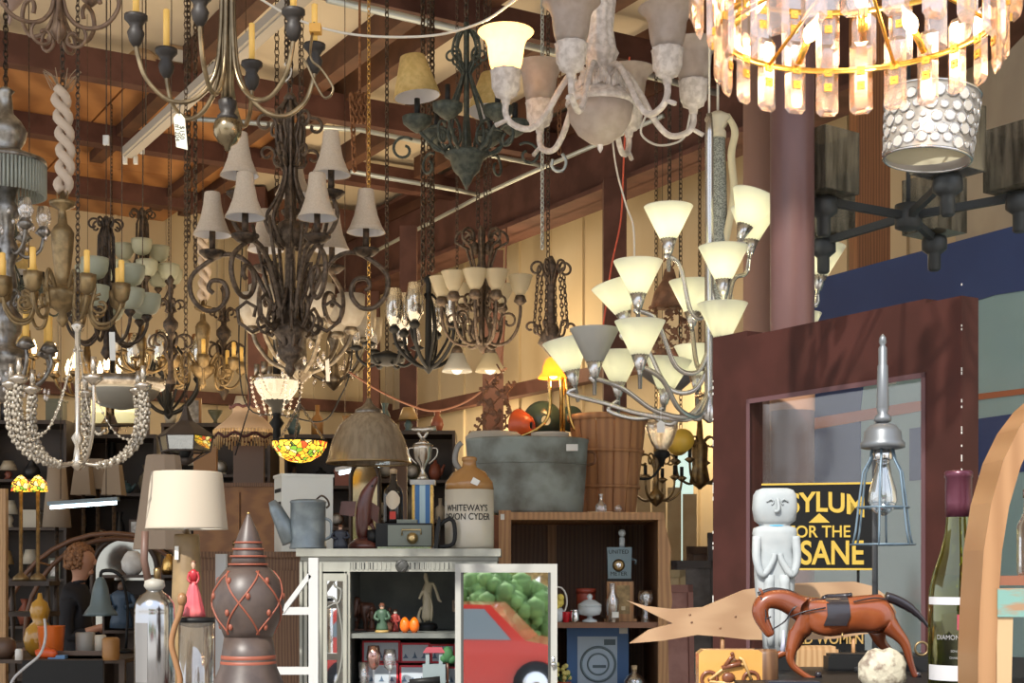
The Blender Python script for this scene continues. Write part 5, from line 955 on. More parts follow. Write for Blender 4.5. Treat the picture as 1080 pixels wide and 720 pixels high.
m.lathe([(17, -1.6), (19, -1.2), (21, -1.6), (21, -.6), (17, -.6)], (0, 0, 24), n=36, tilt=(math.pi/2, 0, 0), cap=False); m.X = None; f.part('plate_ring', M().tube([(18*math.cos(t*.1745), -1.4, 24+18*math.sin(t*.1745)) for t in range(36)], 1.3, 5, closed=True), GM); f.part('plate_ring', M().tube([(11*math.cos(t*.209), -1.4, 24+11*math.sin(t*.209)) for t in range(30)], 1, 5, closed=True), GM); f.part('caption', M().box(6, 18, -1.2, -.8, 44, 50), mat('slate', (.08, .12, .14), .5)); f.part('caption', M().box(-6, 8, -1.2, -.8, 20, 23), MATS['slate']); f.part('sticker', M().box(22, 31, -.6, 0, 56, 62), PAPER)
f = Fx('cork_bottle', 'squat clear bottle with a cork at the bottom right of the bookcase', 'bottle', 669, 0, 4.62, z=BZ2); f.part('bottle', M().lathe([(11, 0), (11, 10), (8, 15), (3, 18), (3, 22)], n=20, shell=.5), CLEAR); f.part('cork', M().lathe([(2.8, 19), (3.2, 26)], n=12), mat('cork', (.5, .36, .2), .8))
f = Fx('flower_bunch', 'bunch of small yellow flowers with a red pot by the mirrored door', 'flowers', 594, 0, 4.6, z=BZ2); m = M()
for k in range(16): m.ball((R.uniform(-9, 9), R.uniform(-3, 3), 14+R.uniform(-6, 14)), 2.8, n=6)
f.part('blossoms', m, mat('pale_yellow', (.62, .55, .18), .7)); f.part('pot', M().lathe([(6, 0), (8, 8), (9, 9)], n=16), mat('tomato', (.5, .08, .03), .4)); m = M()
for k in range(7): m.tube([(0, 0, 6), (R.uniform(-9, 9), 0, 18)], .5, 4)
f.part('stems', m, MATS['model_green'])

# ==================== left foreground ====================
VD = mat('dark_fired_clay', (.060, .042, .036), .42, col2=(.085, .06, .05), scale=30); VR = mat('terracotta_band', (.26, .07, .038), .5)
f = Fx('carved_vase', 'dark clay pagoda-topped vase with terracotta rings and lattice relief', 'vase', 262, 0, 2.6, z=1.18); g = f.pr
f.part('lower_body', M().lathe(g([(42, f.y), (44, f.y-20), (40, 735), (36, 718), (30, 704), (28, 690), (25, 670)]), n=40), VD)
f.part('upper_body', M().lathe(g([(25, 672), (28, 664), (34, 652), (37.5, 638), (37, 624), (32, 610), (24, 600), (19, 597)]), n=40), VD)
for y, r in ((675, 24.5), (681, 24.5), (693, 28), (699, 28.5)): f.part('terracotta_band', M().lathe(g([(r-2, y+3.4), (r+.5, y+2.4), (r+1, y), (r+.5, y-2.4), (r-2, y-3.4)]), n=40, cap=False), VR)
f.part('spire', M().lathe(g([(19, 598), (17, 588), (15, 578), (13, 570), (11, 564), (9.5, 560), (6, 552), (2, 543), (.4, 540)]), n=30), VD)
for y, r in ((595, 20), (586.5, 18.3), (579, 15.8), (572, 13.8)): f.part('ring', M().tube([(r*math.cos(t*.2094), r*math.sin(t*.2094), f.y-y) for t in range(30)], 1.2, 6, closed=True), VR)
def vr(y):
    P_ = [(672, 25), (664, 28), (652, 34), (638, 37.5), (624, 37), (610, 32), (600, 24)]
    for (a, ra), (b, rb) in zip(P_, P_[1:]):
        if a >= y >= b: return ra+(rb-ra)*(a-y)/(a-b)
    return 25
m = M()
for k in range(5):
    for sg in (1, -1):
        pts = []
        for t in range(17): y = 602+66*t/16; a = k*1.2566-.45+sg*.68*(t/16*2-1)*1.0; pts.append(((vr(y)+.3)*math.cos(a-1.2), (vr(y)+.3)*math.sin(a-1.2), f.y-y))
        m.tube(pts, 1.1, 5)
f.part('lattice', m, VR); m = M()
for k in range(10):
    for y in ((612, 645, 660) if k % 2 else (628,)): a = k*.628-.2; m.ball(((vr(y)+.2)*math.cos(a-1.2), (vr(y)+.2)*math.sin(a-1.2), f.y-y), 2.6, (1, 1, 1.5), 8)
f.part('relief_beads', m, VR)
f.part('gold_tip', M().ball((0, 0, f.y-541), 1.6), BRASSL)
# chrome fire extinguisher
f = Fx('fire_extinguisher', 'polished chrome fire extinguisher with a brass and white top', 'fire extinguisher', 163, 0, 2.9, z=1.15); g = f.pr; CB = mat('worn_chrome', (.52, .53, .55), .16, 1)
f.part('cylinder', M().lathe(g([(21, f.y), (21, 648), (20.5, 646), (21, 644), (20, 636), (15, 628), (9, 624), (8, 620)]), n=40), CB); f.part('collar', M().lathe(g([(8, 622), (11, 618), (10, 612), (4, 610)]), n=20), mat('old_white', (.35, .33, .28), .5)); f.part('nozzle', M().lathe(g([(3, 612), (4, 606), (4, 600), (2, 598)]), (3, 0, 0), n=12), BRASS); f.part('hose_pipe', M().tube([f.p(156, 612), f.p(152, 590), f.p(153, 560)], 4, 8), mat('brown_pipe', (.13, .07, .05), .5))
m = M(); m.lathe(g([(21.3, 720), (21.3, 655)]), n=40, cap=False); vs = []
for k in range(9): a = -math.pi/2-.9+k*.1; vs += [(21.3*math.cos(a), 21.3*math.sin(a), f.y-718), (21.3*math.cos(a), 21.3*math.sin(a), f.y-656)]
f.part('data_plate', M().add(vs, [(2*k, 2*k+2, 2*k+3, 2*k+1) for k in range(8)]), mat('plate_grey', (.28, .27, .26), .4, .7))
# lamp with white shade
f = Fx('table_lamp', 'table lamp with broad off-white drum shade on a ribbed wooden cylinder base', 'lamp', 197, 0, 3.6, z=1.18); g = f.pr
f.part('shade', M().lathe(g([(43, 558), (42.5, 556), (37, 499), (36.5, 498)]), n=48, shell=.5), mat('linen_shade', (.50, .43, .34), .9)); f.part('lining', M().lathe(g([(42, 557), (36.2, 500)]), n=40, cap=False), mat('lining_cream', (.6, .57, .5), .9)); f.part('base', M().lathe(g([(17, f.y), (16, 650), (13, 566), (12, 563)]), n=36, flute=.03, nfl=18), mat('bamboo', (.30, .20, .09), .5, col2=(.2, .13, .06), scale=10)); f.part('neck', M().lathe(g([(3, 564), (3, 552), (1, 530)]), n=10), CHROME); f.part('sticker', M().box(-9, -5, -16, -15.4, f.y-590, f.y-576), PAPER)
f = Fx('old_lampshade', 'tall pinkish beige fabric lampshade standing behind the white-shaded lamp', 'lampshade', 172, 560, 4.3, z=1.56); f.part('shade', M().lathe([(32, 0), (18, 98), (17, 99)], n=10, shell=.6, sm=False), mat('beige_pink', (.33, .25, .18), .9)); f.part('stand', M().tube([(0, 0, 0), (0, 0, 92)], 2, 6), IRON)
# jar with lid and red lady
f = Fx('glass_canister', 'tall clear glass canister with black lid under the red lady figurine', 'canister', 207, 0, 3.0, z=1.19); g = f.pr; f.part('glass', M().lathe(g([(18, f.y), (18.5, f.y-2), (18.5, 655)]), n=30, shell=.6), CLEAR); f.part('lid', M().lathe(g([(19.5, 656), (19.5, 651), (2, 650)]), n=30), BLACK); f.part('contents', M().tube([(8, 0, 2), (12, 0, 30), (11, 0, f.y-660)], [5, 3], 8, smooth=3), PINE)
LZ = 1.5+(600-650)/F*3.0
f = Fx('lady_figurine', 'porcelain lady figurine in a long red and pink gown', 'figurine', 204, 650, 3.0); RG = mat('pink_gown', (.62, .07, .10), .35, col2=(.75, .18, .18), scale=12)
f.part('gown', M().lathe([(12, 0), (11, 6), (7, 24), (4, 34), (3, 37)], n=28, flute=.08, nfl=9, sq=(1, .8)), RG); f.part('bodice', M().lathe([(3, 36), (4.5, 44), (3.8, 48), (1.4, 50)], n=16, sq=(1, .8)).tube([(-4, 0, 47), (-5.5, -2, 40), (-2, -4, 36)], 1.3, 6, smooth=3).tube([(4, 0, 47), (6, -1, 40), (3, -3, 34)], 1.3, 6, smooth=3), mat('red_bodice', (.40, .02, .03), .35)); f.part('head', M().lathe([(1, 49), (1, 51), (2.4, 54), (2, 57), (.3, 58.5)], n=12), FLESH); f.part('hair', M().ball((0, .8, 56.6), 2.9, (1, 1, .9)), DWOOD)
# twisted branch
f = Fx('twisted_branch', 'curving polished wooden branch standing beside the fire extinguisher', 'branch', 190, 0, 2.7, z=1.2); f.part('branch', M().tube([(-2, 0, 0), (-4, 0, 30), f.p(190, 718), f.p(186, 700), f.p(181, 680), f.p(184, 662), f.p(190, 646), f.p(192, 634), f.p(190, 628)], 3.2, 10, smooth=6).ball(f.p(192, 632), 5.5, (1, 1, 1.4)), mat('branch_wood', (.28, .14, .06), .35))
# ==================== striped board, door, right foreground ====================
def onboard(x, y, off=0):
    k = (x-CX)/F; t = (5.3*k-1.12)/(.47+.88*k); Y = 5.3-.88*t; return Vector((t*.9977+0, -off, ZC+(HY-y)/F*Y))
B0 = bpy.data.objects.new('striped_board', None); COL.objects.link(B0); B0.location = (1.12, 5.3, 0); B0.rotation_euler = (0, 0, math.atan2(-.88, .47))
tag(B0, 'large aqua sign board with navy blue bands and an orange stripe behind the brown door', 'board')
AQ = mat('aqua_paint', (.25, .37, .36), .35, col2=(.29, .41, .40), scale=2); NV = mat('navy_paint', (.018, .040, .135), .4, col2=(.022, .048, .155), scale=3)
zt = onboard(870, 297).z; tt = 1.75
M().box(0, tt, 0, .04, .3, zt).build('panel', AQ, B0)
def patch(name, pts, mt, th=.004):
    q = [onboard(x, y) for x, y in pts]; return M().prism([(p_.x, p_.z) for p_ in q], -th, 0).build(name, mt, B0)
patch('navy_band', [(857, 296), (1090, 233), (1200, 190), (1200, 285), (1090, 305), (1050, 311), (1015, 322), (960, 345), (925, 375), (912, 395), (908, 430), (908, 520), (857, 560)], NV)
patch('navy_band', [(960, 452), (1085, 434), (1200, 416), (1200, 482), (1085, 497), (960, 507)], NV)
patch('orange_stripe', [(858, 441), (962, 424), (1085, 409), (1200, 392), (1200, 396), (1085, 415), (1030, 422), (962, 435), (858, 453)], mat('orange_brown_stripe', (.42, .13, .05), .5), .006)
M().box(0, .05, .04, .12, 0, zt).build('leg', WOODD, B0); M().box(1.6, 1.65, .04, .12, 0, zt).build('leg', WOODD, B0)
# tape on the column
c = P(835.5, 600, 3.28)
for y0, y1, cl, lab in ((398, 405, (.5, .10, .04), 'upper orange tape band on the brown column'), (414, 434, (.42, .22, .13), 'pinkish masking tape band on the brown column')):
    o = M().lathe([(.0515, 0), (.0515, (y1-y0)*3.28/F)], n=28, cap=False).build('tape_band', mat('tape_%d' % y0, cl, .6)); o.location = (c.x, c.y, P(0, y1, 3.28).z); tag(o, lab, 'tape')
# door
DB = mat('door_brown', (.040, .0115, .008), .6, col2=(.055, .016, .012), scale=8, spec=.25); D0 = bpy.data.objects.new('glazed_door', None); COL.objects.link(D0); da = math.atan2(-.6, .37); D0.location = (.452, 3.2, 0); D0.rotation_euler = (0, 0, da); L = .705; HT = 2.02
tag(D0, 'dark red-brown wooden door with one big glass pane standing in front of the column', 'door')
def b_(n_, *a, mt=DB, par=None): return M().box(*a).build(n_, mt, par or D0)
b_('stile', 0, .115, 0, .045, 0, HT); b_('stile', L-.085, L, 0, .045, 0, HT-.02); b_('top_rail', .115, L-.085, 0, .045, HT-.15, HT-.012); b_('bottom_rail', .115, L-.085, 0, .045, 0, .5)
b_('glass_pane', .11, L-.08, .018, .022, .5, HT-.14, mt=glass('dusty_pane', (.93, .93, .92), .94, .08, .14)); DBL = mat('door_edge', (.10, .045, .05), .5)
for a in ((.115, .125, -.002, .0, .5, HT-.15), (L-.095, L-.085, -.002, 0, .5, HT-.15), (.115, L-.085, -.002, 0, HT-.16, HT-.15)): b_('bead', *a, mt=DBL)
b_('sticker', .50, .53, .012, .0175, 1.86, 1.885, mt=PAPER); m = M()
r6 = random.Random(9)
for k in range(30): z = r6.uniform(1.2, HT); m.box(-.0006, .002, -.0006, .001, z, z+r6.uniform(.003, .012)); z = r6.uniform(1.2, HT); m.box(L-.001, L+.0006, -.0006, .001, z, z+r6.uniform(.003, .01))
m.build('paint_chips', WHITE, D0)
# signs
BK = mat('sign_black', (.008, .008, .008), .7, spec=.15); YL = mat('sign_yellow', (.45, .30, .035), .6)
f = Fx('asylum_sign', 'black and yellow ASYLUM FOR THE INSANE sign leaning on the glazed door', 'sign', 864, 601, 2.62, rz=-.22)
f.part('panel', M().box(-60, 60, 0, 2, 0, 92), BK); tb = f.up(1.3505)
for x in (-40, 40): f.part('stand_leg', M().box(x-1.5, x+1.5, 2, 5, tb, 60), BK)
f.part('border', M().box(-60, 60, -.5, 0, 90, 92).box(-60, 60, -.5, 0, 0, 2), YL); f.part('arrow', M().prism([(-11, 50), (11, 50), (0, 60)], -.6, 0), YL)
s = f.s
for tx, sz, x, z, bd, nr, arc in (('ASYLUM', 29, -1, 71, .0012, .9, 1.7), ('FOR THE', 17.5, 0, 40, .0004, .92, None), ('INSANE', 35, -1, 17, .0012, .78, None)):
    o = text(tx, sz*s, YL, f.o, ext=.0005, bold=bd, narrow=nr, arc=arc); o.location = (x*s, -.6*s, z*s)
f = Fx('brass_letter_sign', 'lower black sign with brass letters partly hidden behind the leather horse', 'sign', 868, 0, 2.58, z=1.352)
f.part('panel', M().box(-56, 44, 0, 2, 0, 42), BK); BL = mat('brass_letter', (.42, .26, .08), .4)
for tx, z in (('CENTER FOR', 27), ('WILD WOMEN', 12)): o = text(tx, 15*f.s, BL, f.o, ext=.0005, bold=.0003, narrow=.85); o.location = (0, -.5*f.s, z*f.s)
f.part('border', M().box(-56, 44, -.5, 0, 40, 42), YL)
# display table
f = Fx('display_table', 'dark display table under the leather horse and wine bottle', 'table', 900, 0, 2.2, z=0); tz = 1.3505/f.s
tp = [(-160, -440), (260, -440), (260, 120), (120, 250), (40, 345), (-60, 330), (-150, 140)]; m = M(); m.add([(x, y, z_) for z_ in (tz-18, tz) for x, y in tp], [tuple(range(6, -1, -1)), tuple(range(7, 14))]+[(i, (i+1) % 7, (i+1) % 7+7, i+7) for i in range(7)], False); f.part('top', m, BLACK)
for x, y in ((-150, -430), (250, -430), (-50, 318), (250, 108)): f.part('leg', M().box(x-8, x+8, y-8, y+8, 0, tz-18), BLACK)
TZ = 1.3505
# caged lamp
f = Fx('caged_lamp', 'grey metal lamp with a teardrop bulb in a flared wire cage on a thin post', 'lamp', 931, 0, 2.05, z=TZ); g = f.pr; SG = mat('steel_grey', (.17, .18, .19), .4, .5); WB = mat('blue_grey_wire', (.14, .20, .25), .4, .4)
f.part('rod', M().lathe(g([(.5, 352), (3.5, 356), (4, 361), (2.5, 364), (4.5, 367), (4.5, 384), (5.5, 386), (6.5, 430), (5, 436), (9, 440), (9, 444), (5, 446)]), n=20), SG)
f.part('cap', M().lathe(g([(5, 446), (13, 448), (19, 455), (20, 464), (23, 467), (23, 472), (20, 473), (12, 474)]), n=30), SG)
f.part('socket', M().lathe(g([(10, 473), (10, 484), (8, 486)]), n=16), CHROME); f.part('bulb', M().lathe(g([(7, 484), (9, 500), (14, 517), (15, 528), (11, 538), (4, 543), (.5, 544)]), n=24), glass('bulb_glass', (.86, .90, .92), .62, .06)); f.part('filament', M().tube(g([(2, 490), (2, 515), (-2, 525), (-3, 505), (3, 500)]) and [(2, 0, f.y-488), (3, 0, f.y-518), (0, 1, f.y-524), (-3, 0, f.y-518), (-2, 0, f.y-488)], .5, 5), IRON)
m = M()
for k in range(6): a = k*1.047+.15; m.tube([(r*math.cos(a), r*math.sin(a), f.y-y) for r, y in ((12, 474), (14, 484), (22, 498), (25, 520), (30, 560), (33, 574))], 1.2, 6)
for r, y in ((27, 535), (33, 574)): m.tube([(r*math.cos(t*.2618), r*math.sin(t*.2618), f.y-y) for t in range(24)], 1.1, 6, closed=True)
f.part('cage', m, WB); f.part('post', M().tube([(-3, 20, 0), (-3, 20, f.y-450), (0, 12, f.y-440), (0, 3, f.y-440)], 3.2, 8), SG); f.part('foot', M().lathe([(22, 0), (22, 4), (6, 8)], (-3, 20, 0), n=24), SG)
# stone statue
f = Fx('stone_statue', 'pale carved stone figure with a blocky head and folded arms, tallest piece before the sign', 'statue', 817, 0, 2.15, z=TZ)
ST = mat('pale_stone', (.42, .44, .44), .7, col2=(.33, .36, .37), scale=14, bump=.4); g = f.pr
f.part('plinth', M().box(-19, 19, -14, 14, 0, f.y-692), BLACK)
m = M(); ss = [(692, 11, 10), (665, 13, 11), (640, 17, 12), (622, 20, 13), (606, 21, 14), (592, 21, 14), (580, 18, 12), (572, 21, 13), (562, 23, 14), (557, 22, 13), (554, 15, 11), (552, 17, 13), (549, 21, 15), (536, 23, 16), (522, 22, 15), (517, 19, 13), (515, 14, 9)]
n_ = 24; vs = []
for y, rx, ry in ss:
    for k in range(n_): a = 2*math.pi*k/n_; c_, s_ = math.cos(a), math.sin(a); e_ = .55; vs.append((rx*math.copysign(abs(c_)**e_, c_), ry*math.copysign(abs(s_)**e_, s_), f.y-y))
m.add(vs, [(i*n_+k, i*n_+(k+1) % n_, (i+1)*n_+(k+1) % n_, (i+1)*n_+k) for i in range(len(ss)-1) for k in range(n_)]+[tuple(range((len(ss)-1)*n_, len(ss)*n_)), tuple(range(n_-1, -1, -1))])
f.part('body', m, ST)
for sx in (-1, 1):
    m = M(); m.tube([(sx*20, -9, f.y-566), (sx*21, -13, f.y-590), (sx*15, -16, f.y-606), (sx*5, -15, f.y-592), (sx*3, -14, f.y-584)], [5, 3], 8, smooth=5); f.part('arm', m, ST); m = M(); m.tube([(sx*11, -15.5, f.y-530), (sx*7, -17, f.y-527), (sx*4, -16, f.y-530), (sx*6, -16, f.y-533)], 1, 5, smooth=3); f.part('brow', m, ST); m = M(); m.tube([(sx*8, -12, f.y-606), (sx*8, -13, f.y-640), (sx*6, -11, f.y-680)], [6, 4], 8, smooth=3); f.part('leg', m, ST)
m = M(); m.tube([(0, -16, f.y-526), (1, -19, f.y-538), (-3, -17, f.y-540)], 1.8, 6, smooth=3); f.part('nose', m, ST)
f.part('blue_line', M().lathe([(1, -.8), (1, .8)], n=24, cap=False) if 0 else M().tube([(15.4*math.cos(t*.2618), 11.6*math.sin(t*.2618), f.y-554.5) for t in range(24)], 1, 5, closed=True), mat('blue_tape', (.08, .35, .55), .5), label='blue line around the neck')
# wooden fish board
FW = mat('pale_plank', (.40, .25, .14), .5, col2=(.33, .195, .105), scale=2.2, kind='wave', stretch=(1.5, 1, 7), fac=(.05, .95))
f = Fx('wooden_fish', 'flat sawn pale wooden fish with a forked tail on pegs behind the horse', 'wooden fish', 800, 0, 2.32, z=TZ); Pq = [(661, 633), (682, 639), (710, 642), (741, 640), (765, 630), (784, 622), (823, 616), (860, 614), (900, 613), (920, 618), (936, 630), (944, 645), (942, 656), (925, 666), (880, 673), (830, 675), (787, 674), (760, 671), (735, 669), (700, 675), (664, 678), (684, 664), (709, 657), (690, 648)]
f.part('board', M().prism([(x-800, f.y-y) for x, y in Pq][::-1], -5, 5), FW)
for x in (762, 900): f.part('peg', M().tube([(x-800, 0, 0), (x-800, 0, f.y-671)], 2.2, 8), PINE)
m = M()
for x, y in ((729, 656), (759, 662), (775, 650), (727, 648)): m.ball((x-800, -5, f.y-y), 1.4, (1, .3, 1), 8)
f.part('knots', m, WOODD)
# leather horse
f = Fx('leather_horse', 'glossy brown leather running horse figure with black saddle, head lowered to the left', 'horse figure', 880, 0, 1.98, z=TZ)
LH = mat('glossy_leather', (.26, .065, .018), .25, col2=(.10, .02, .01), scale=14, coat=.6, fac=(.35, .8)); X = lambda x, y, d=0, r=1: (x-880, d, f.y-y, r*(1.22 if r > 9 else 1.35))
legs = [[X(843, 655, 0, 13), X(838, 668, -8, 7), X(833, 682, -10, 5), X(831, 694, -10, 3.6), X(834, 702, -10, 3), X(845, 710, -10, 2.4), X(853, 715, -10, 2.6), X(860, 717, -10, 3)],
        [X(843, 655, 0, 13), X(846, 670, 9, 6), X(840, 684, 12, 4), X(822, 692, 14, 3), X(812, 700, 14, 2.4), X(808, 708, 14, 2.8)],
        [X(922, 643, 0, 17), X(934, 658, -8, 10), X(944, 668, -10, 5.5), X(952, 677, -10, 4.4), X(956, 692, -10, 3), X(960, 706, -10, 2.6), X(964, 714, -10, 3.2)],
        [X(922, 643, 0, 17), X(928, 662, 9, 9), X(930, 676, 12, 5), X(944, 690, 13, 3.2), X(942, 704, 13, 2.6), X(938, 716, 13, 3.2)]]
body = [[X(858, 650, 0, 17), X(843, 655, 0, 13)], [X(858, 650, 0, 17), X(880, 651, 0, 18), X(902, 647, 0, 17), X(922, 643, 0, 17), X(934, 634, 0, 8)], [X(858, 650, 0, 17), X(845, 640, 0, 14), X(830, 633, 0, 11), X(816, 631, 0, 8.5), X(804, 634, 0, 8), X(800, 645, -1, 8), X(805, 657, -2, 5.6), X(811, 667, -3, 4.2), X(813, 671, -3, 3.6)]]
skin('body', body+legs, LH, f.o, f.s, sub=2)
BKL = mat('black_leather', (.022, .018, .022), .25, coat=.4); m = M()
for sx in (-1, 1): m.lathe([(2, 0), (1.2, 5), (.3, 9)], (801-880+3, sx*4, f.y-628), n=8, tilt=(-sx*.2, -.3, 0))
f.part('ear', m, LH)
n_ = 9; vs = []
for i in range(n_):
    a = math.radians(-20+220*i/(n_-1)); 
    for xx in (868, 878, 892): w = 22.6; vs.append((xx-880-(4 if i in (0, n_-1) else 0), -w*.98*math.cos(a), f.y-651+w*1.03*math.sin(a)))
f.part('saddle', M().add(vs, [(i*3+j, i*3+j+1, i*3+j+4, i*3+j+3) for i in range(n_-1) for j in range(2)]), BKL); f.part('saddle_pad', M().tube([(868-880, -8, f.y-631), (872-880, 0, f.y-629), (890-880, 0, f.y-628), (897-880, -4, f.y-627)], 2.6, 8, smooth=4), BKL)
f.part('bridle', M().tube([f.p(801, 629, -8), f.p(806, 645, -9), f.p(806, 658, -8), f.p(813, 662, -6)], .9, 5, smooth=4).tube([f.p(795, 645, -6), f.p(805, 652, -8.6), f.p(812, 650, -5)], .9, 5, smooth=3).tube([f.p(812, 664, -6), f.p(826, 654, -12), f.p(835, 640, -14), f.p(858, 632, -12), f.p(872, 631, -8)], .8, 5, smooth=4), BKL)
f.part('breast_strap', M().tube([f.p(830, 650, -16), f.p(845, 644, -20), f.p(866, 640, -22)], .9, 5, smooth=4).tube([f.p(896, 634, -17), f.p(918, 630, -16), f.p(934, 632, -10)], .9, 5, smooth=4), BKL)
f.part('eye', M().ball(f.p(800, 642, -7.4), 1.2), BLACK); f.part('mane', M().tube([f.p(800, 627), f.p(814, 622), f.p(832, 624), f.p(850, 632), f.p(862, 634)], [3, 2], 8, smooth=4), BKL)
f.part('tail', M().tube([f.p(934, 629), f.p(946, 633), f.p(960, 641), f.p(972, 652), f.p(982, 664)], [5.5, 5.5, 5.5, 5, 4, 3, 2, 1.5], 10, smooth=4), BKL)
for (x, y, d) in ((861, 718, -10), (965, 717, -10), (808, 711, 14), (938, 719, 13)): f.part('hoof', M().lathe([(4, 0), (3.4, 4), (2.6, 6)], (x-880, d, max(f.y-y-2, 0)), n=12), BKL)
f.part('tassel', M().tube([f.p(884, 666, -19), f.p(884, 674, -19)], 1, 6), BRASS); f.part('tassel', M().tube([f.p(824, 664, -12), f.p(824, 676, -12), f.p(823, 686, -12)], [1, 3], 8), mat('pale_lilac', (.5, .5, .62), .7))
# carved motorbike block
f = Fx('motorbike_carving', 'varnished yellow wood block with a carved brown motorbike and a round log end', 'wood carving', 771, 0, 1.92, z=TZ-.012)
VW = mat('varnished_yellow', (.62, .33, .09), .15, col2=(.5, .24, .06), scale=4, coat=.6); f.part('block', M().prism([(-34, 0), (32, 0), (33, 10), (33, 38), (29, 41), (-29, 41), (-34, 37)], 0, 26), VW); f.part('log_end', M().lathe([(12, -20), (14, -16), (14, 16), (12, 20)], (38, 13, 21), n=24), WOODD)
CBk = mat('carved_bike', (.16, .05, .02), .3); CBl = mat('carved_light', (.60, .36, .14), .35)
for cx in (-23, 21): m = M(); m.tube([(cx+8*math.cos(t*.314), -1, 10+8*math.sin(t*.314)) for t in range(20)], 2, 6, closed=True); m.ball((cx, -1, 10), 2); f.part('wheel', m, CBk)
f.part('frame', M().tube([(21, -2, 10), (12, -2, 31), (8, -2, 33)], 1.6, 6).tube([(-23, -2, 10), (-10, -2, 20), (13, -2, 26)], 1.6, 6).tube([(-23, -2, 8), (0, -2, 6), (10, -2, 8)], 1.3, 6), CBl)
f.part('engine', M().ball((-3, -2, 12), 6, (1.2, .5, 1)).tube([(-10, -2, 22), (2, -2, 25), (10, -2, 27)], [2.6, 3.4], 8), CBk); f.part('rider', M().tube([(-6, -2, 24), (-1, -2, 32), (3, -2, 35)], [2.6, 1.6], 8).tube([(0, -2, 32), (10, -2, 29)], 1, 6).ball((1, -2, 37), 2.2), CBk)
# round stone
f = Fx('carved_stone', 'round cream and brown blotched fossil stone in front of the horse hind legs', 'stone', 931, 0, 1.78, z=TZ); r7 = random.Random(4); m = M(); vs = []
sm_ = mat('blotched_stone', (.55, .50, .38), .6, col2=(.20, .15, .11), scale=70, bump=.8, fac=(.5, .66)); m.ball((0, 0, 19), 26, (1, .5, 1), 20)
for i, v in enumerate(m.v): 
    n1 = 1+.05*math.sin(v.x*.4)+.04*math.cos(v.z*.5); v.x *= n1
    if v.z > 36: v.z -= 4*math.exp(-(v.x+1)**2/30)
    if v.z < 1: v.z = 1
f.part('stone', m, sm_)
# boxes and odds on the table
for x, Y, w, h, d, mt_, lab in ((857, 2.2, 24, 18, 14, WOOD, 'small pale wooden block under the belly of the horse'), (897, 2.12, 26, 14, 12, BLACK, 'flat black box left of the round stone'), (968, 2.1, 16, 12, 10, BLACK, 'small black box between the hind hoof and the wine bottle'), (836, 1.78, 30, 5, 10, NAVY, 'low dark navy case in front of the horse forelegs')):
    f = Fx('small_box', lab, 'box', x, 0, Y, z=TZ); f.part('body', M().box(-w, w, -d, d, 0, h), mt_); f.part('lid', M().box(-w*.9, w*.9, -d*.9, d*.9, h, h+3), mt_)
f = Fx('small_ring_ornament', 'little dark ring-shaped ornament beside the wine bottle', 'ornament', 972, 0, 2.1, z=TZ+15*2.1/F); f.part('ring', M().tube([(7*math.cos(t*.4488), 0, 8+7*math.sin(t*.4488)) for t in range(14)], 1.3, 6, closed=True), BRONZE)
# wine bottle
f = Fx('wine_bottle', 'green glass white-wine bottle with burgundy capsule and white banded label', 'bottle', 1011, 0, 1.76, z=TZ); g = f.pr; WG = glass('wine_green', (.50, .55, .09), .86, .05, .55); b = f.y
f.part('glass', M().lathe(g([(26, b), (31, b-4), (31, 640), (30, 622), (26, 604), (19, 583), (14, 562), (12.5, 545), (12.5, 500)]), n=44), WG)
f.part('wine', M().lathe(g([(24, b-4), (29, b-8), (29, 640), (27, 622), (23, 606), (1, 606)]), n=36), glass('wine_yellow', (.62, .60, .07), .93, .05, .3)); f.part('capsule', M().lathe(g([(13.6, 545), (13.8, 530), (13.6, 504), (14.6, 503), (14.6, 498), (13, 496.5), (1, 496.5)]), n=32), mat('burgundy_foil', (.11, .03, .05), .3, .4))
def wrap(name, z0, z1, a0, a1, mt_, r_=31.3, n_=14):
    vs = []
    for k in range(n_+1): a = math.radians(a0+(a1-a0)*k/n_); vs += [(r_*math.cos(a), r_*math.sin(a), f.y-z0), (r_*math.cos(a), r_*math.sin(a), f.y-z1)]
    return f.part(name, M().add(vs, [(2*k, 2*k+2, 2*k+3, 2*k+1) for k in range(n_)]), mt_)
LW = mat('label_white', (.56, .55, .56), .5); wrap('label_band', 637, 629, 180, 360, LW); wrap('label_band', 716, 700, 180, 360, LW); wrap('shield', 663, 647, 250, 275, mat('shield_red', (.4, .05, .08), .5), 31.4, 4)
for tx, sz, zz in (('DIAMOND TOWERS', 7, 671), ('ESTATE', 3, 676), ('SONOMA COUNTY', 3.2, 685), ('CHARDONNAY WINE', 3.2, 692)):
    o = text(tx, sz*f.s, LW, f.o, ext=.0002, narrow=.9); r_ = 31.8*f.s
    for v in o.data.vertices: a = v.co.x/r_; v.co.x = r_*math.sin(a); v.co.z = r_*math.cos(a)
    o.location = (0, 0, (f.y-zz)*f.s); o.rotation_euler = (math.pi/2, 0, -.15)
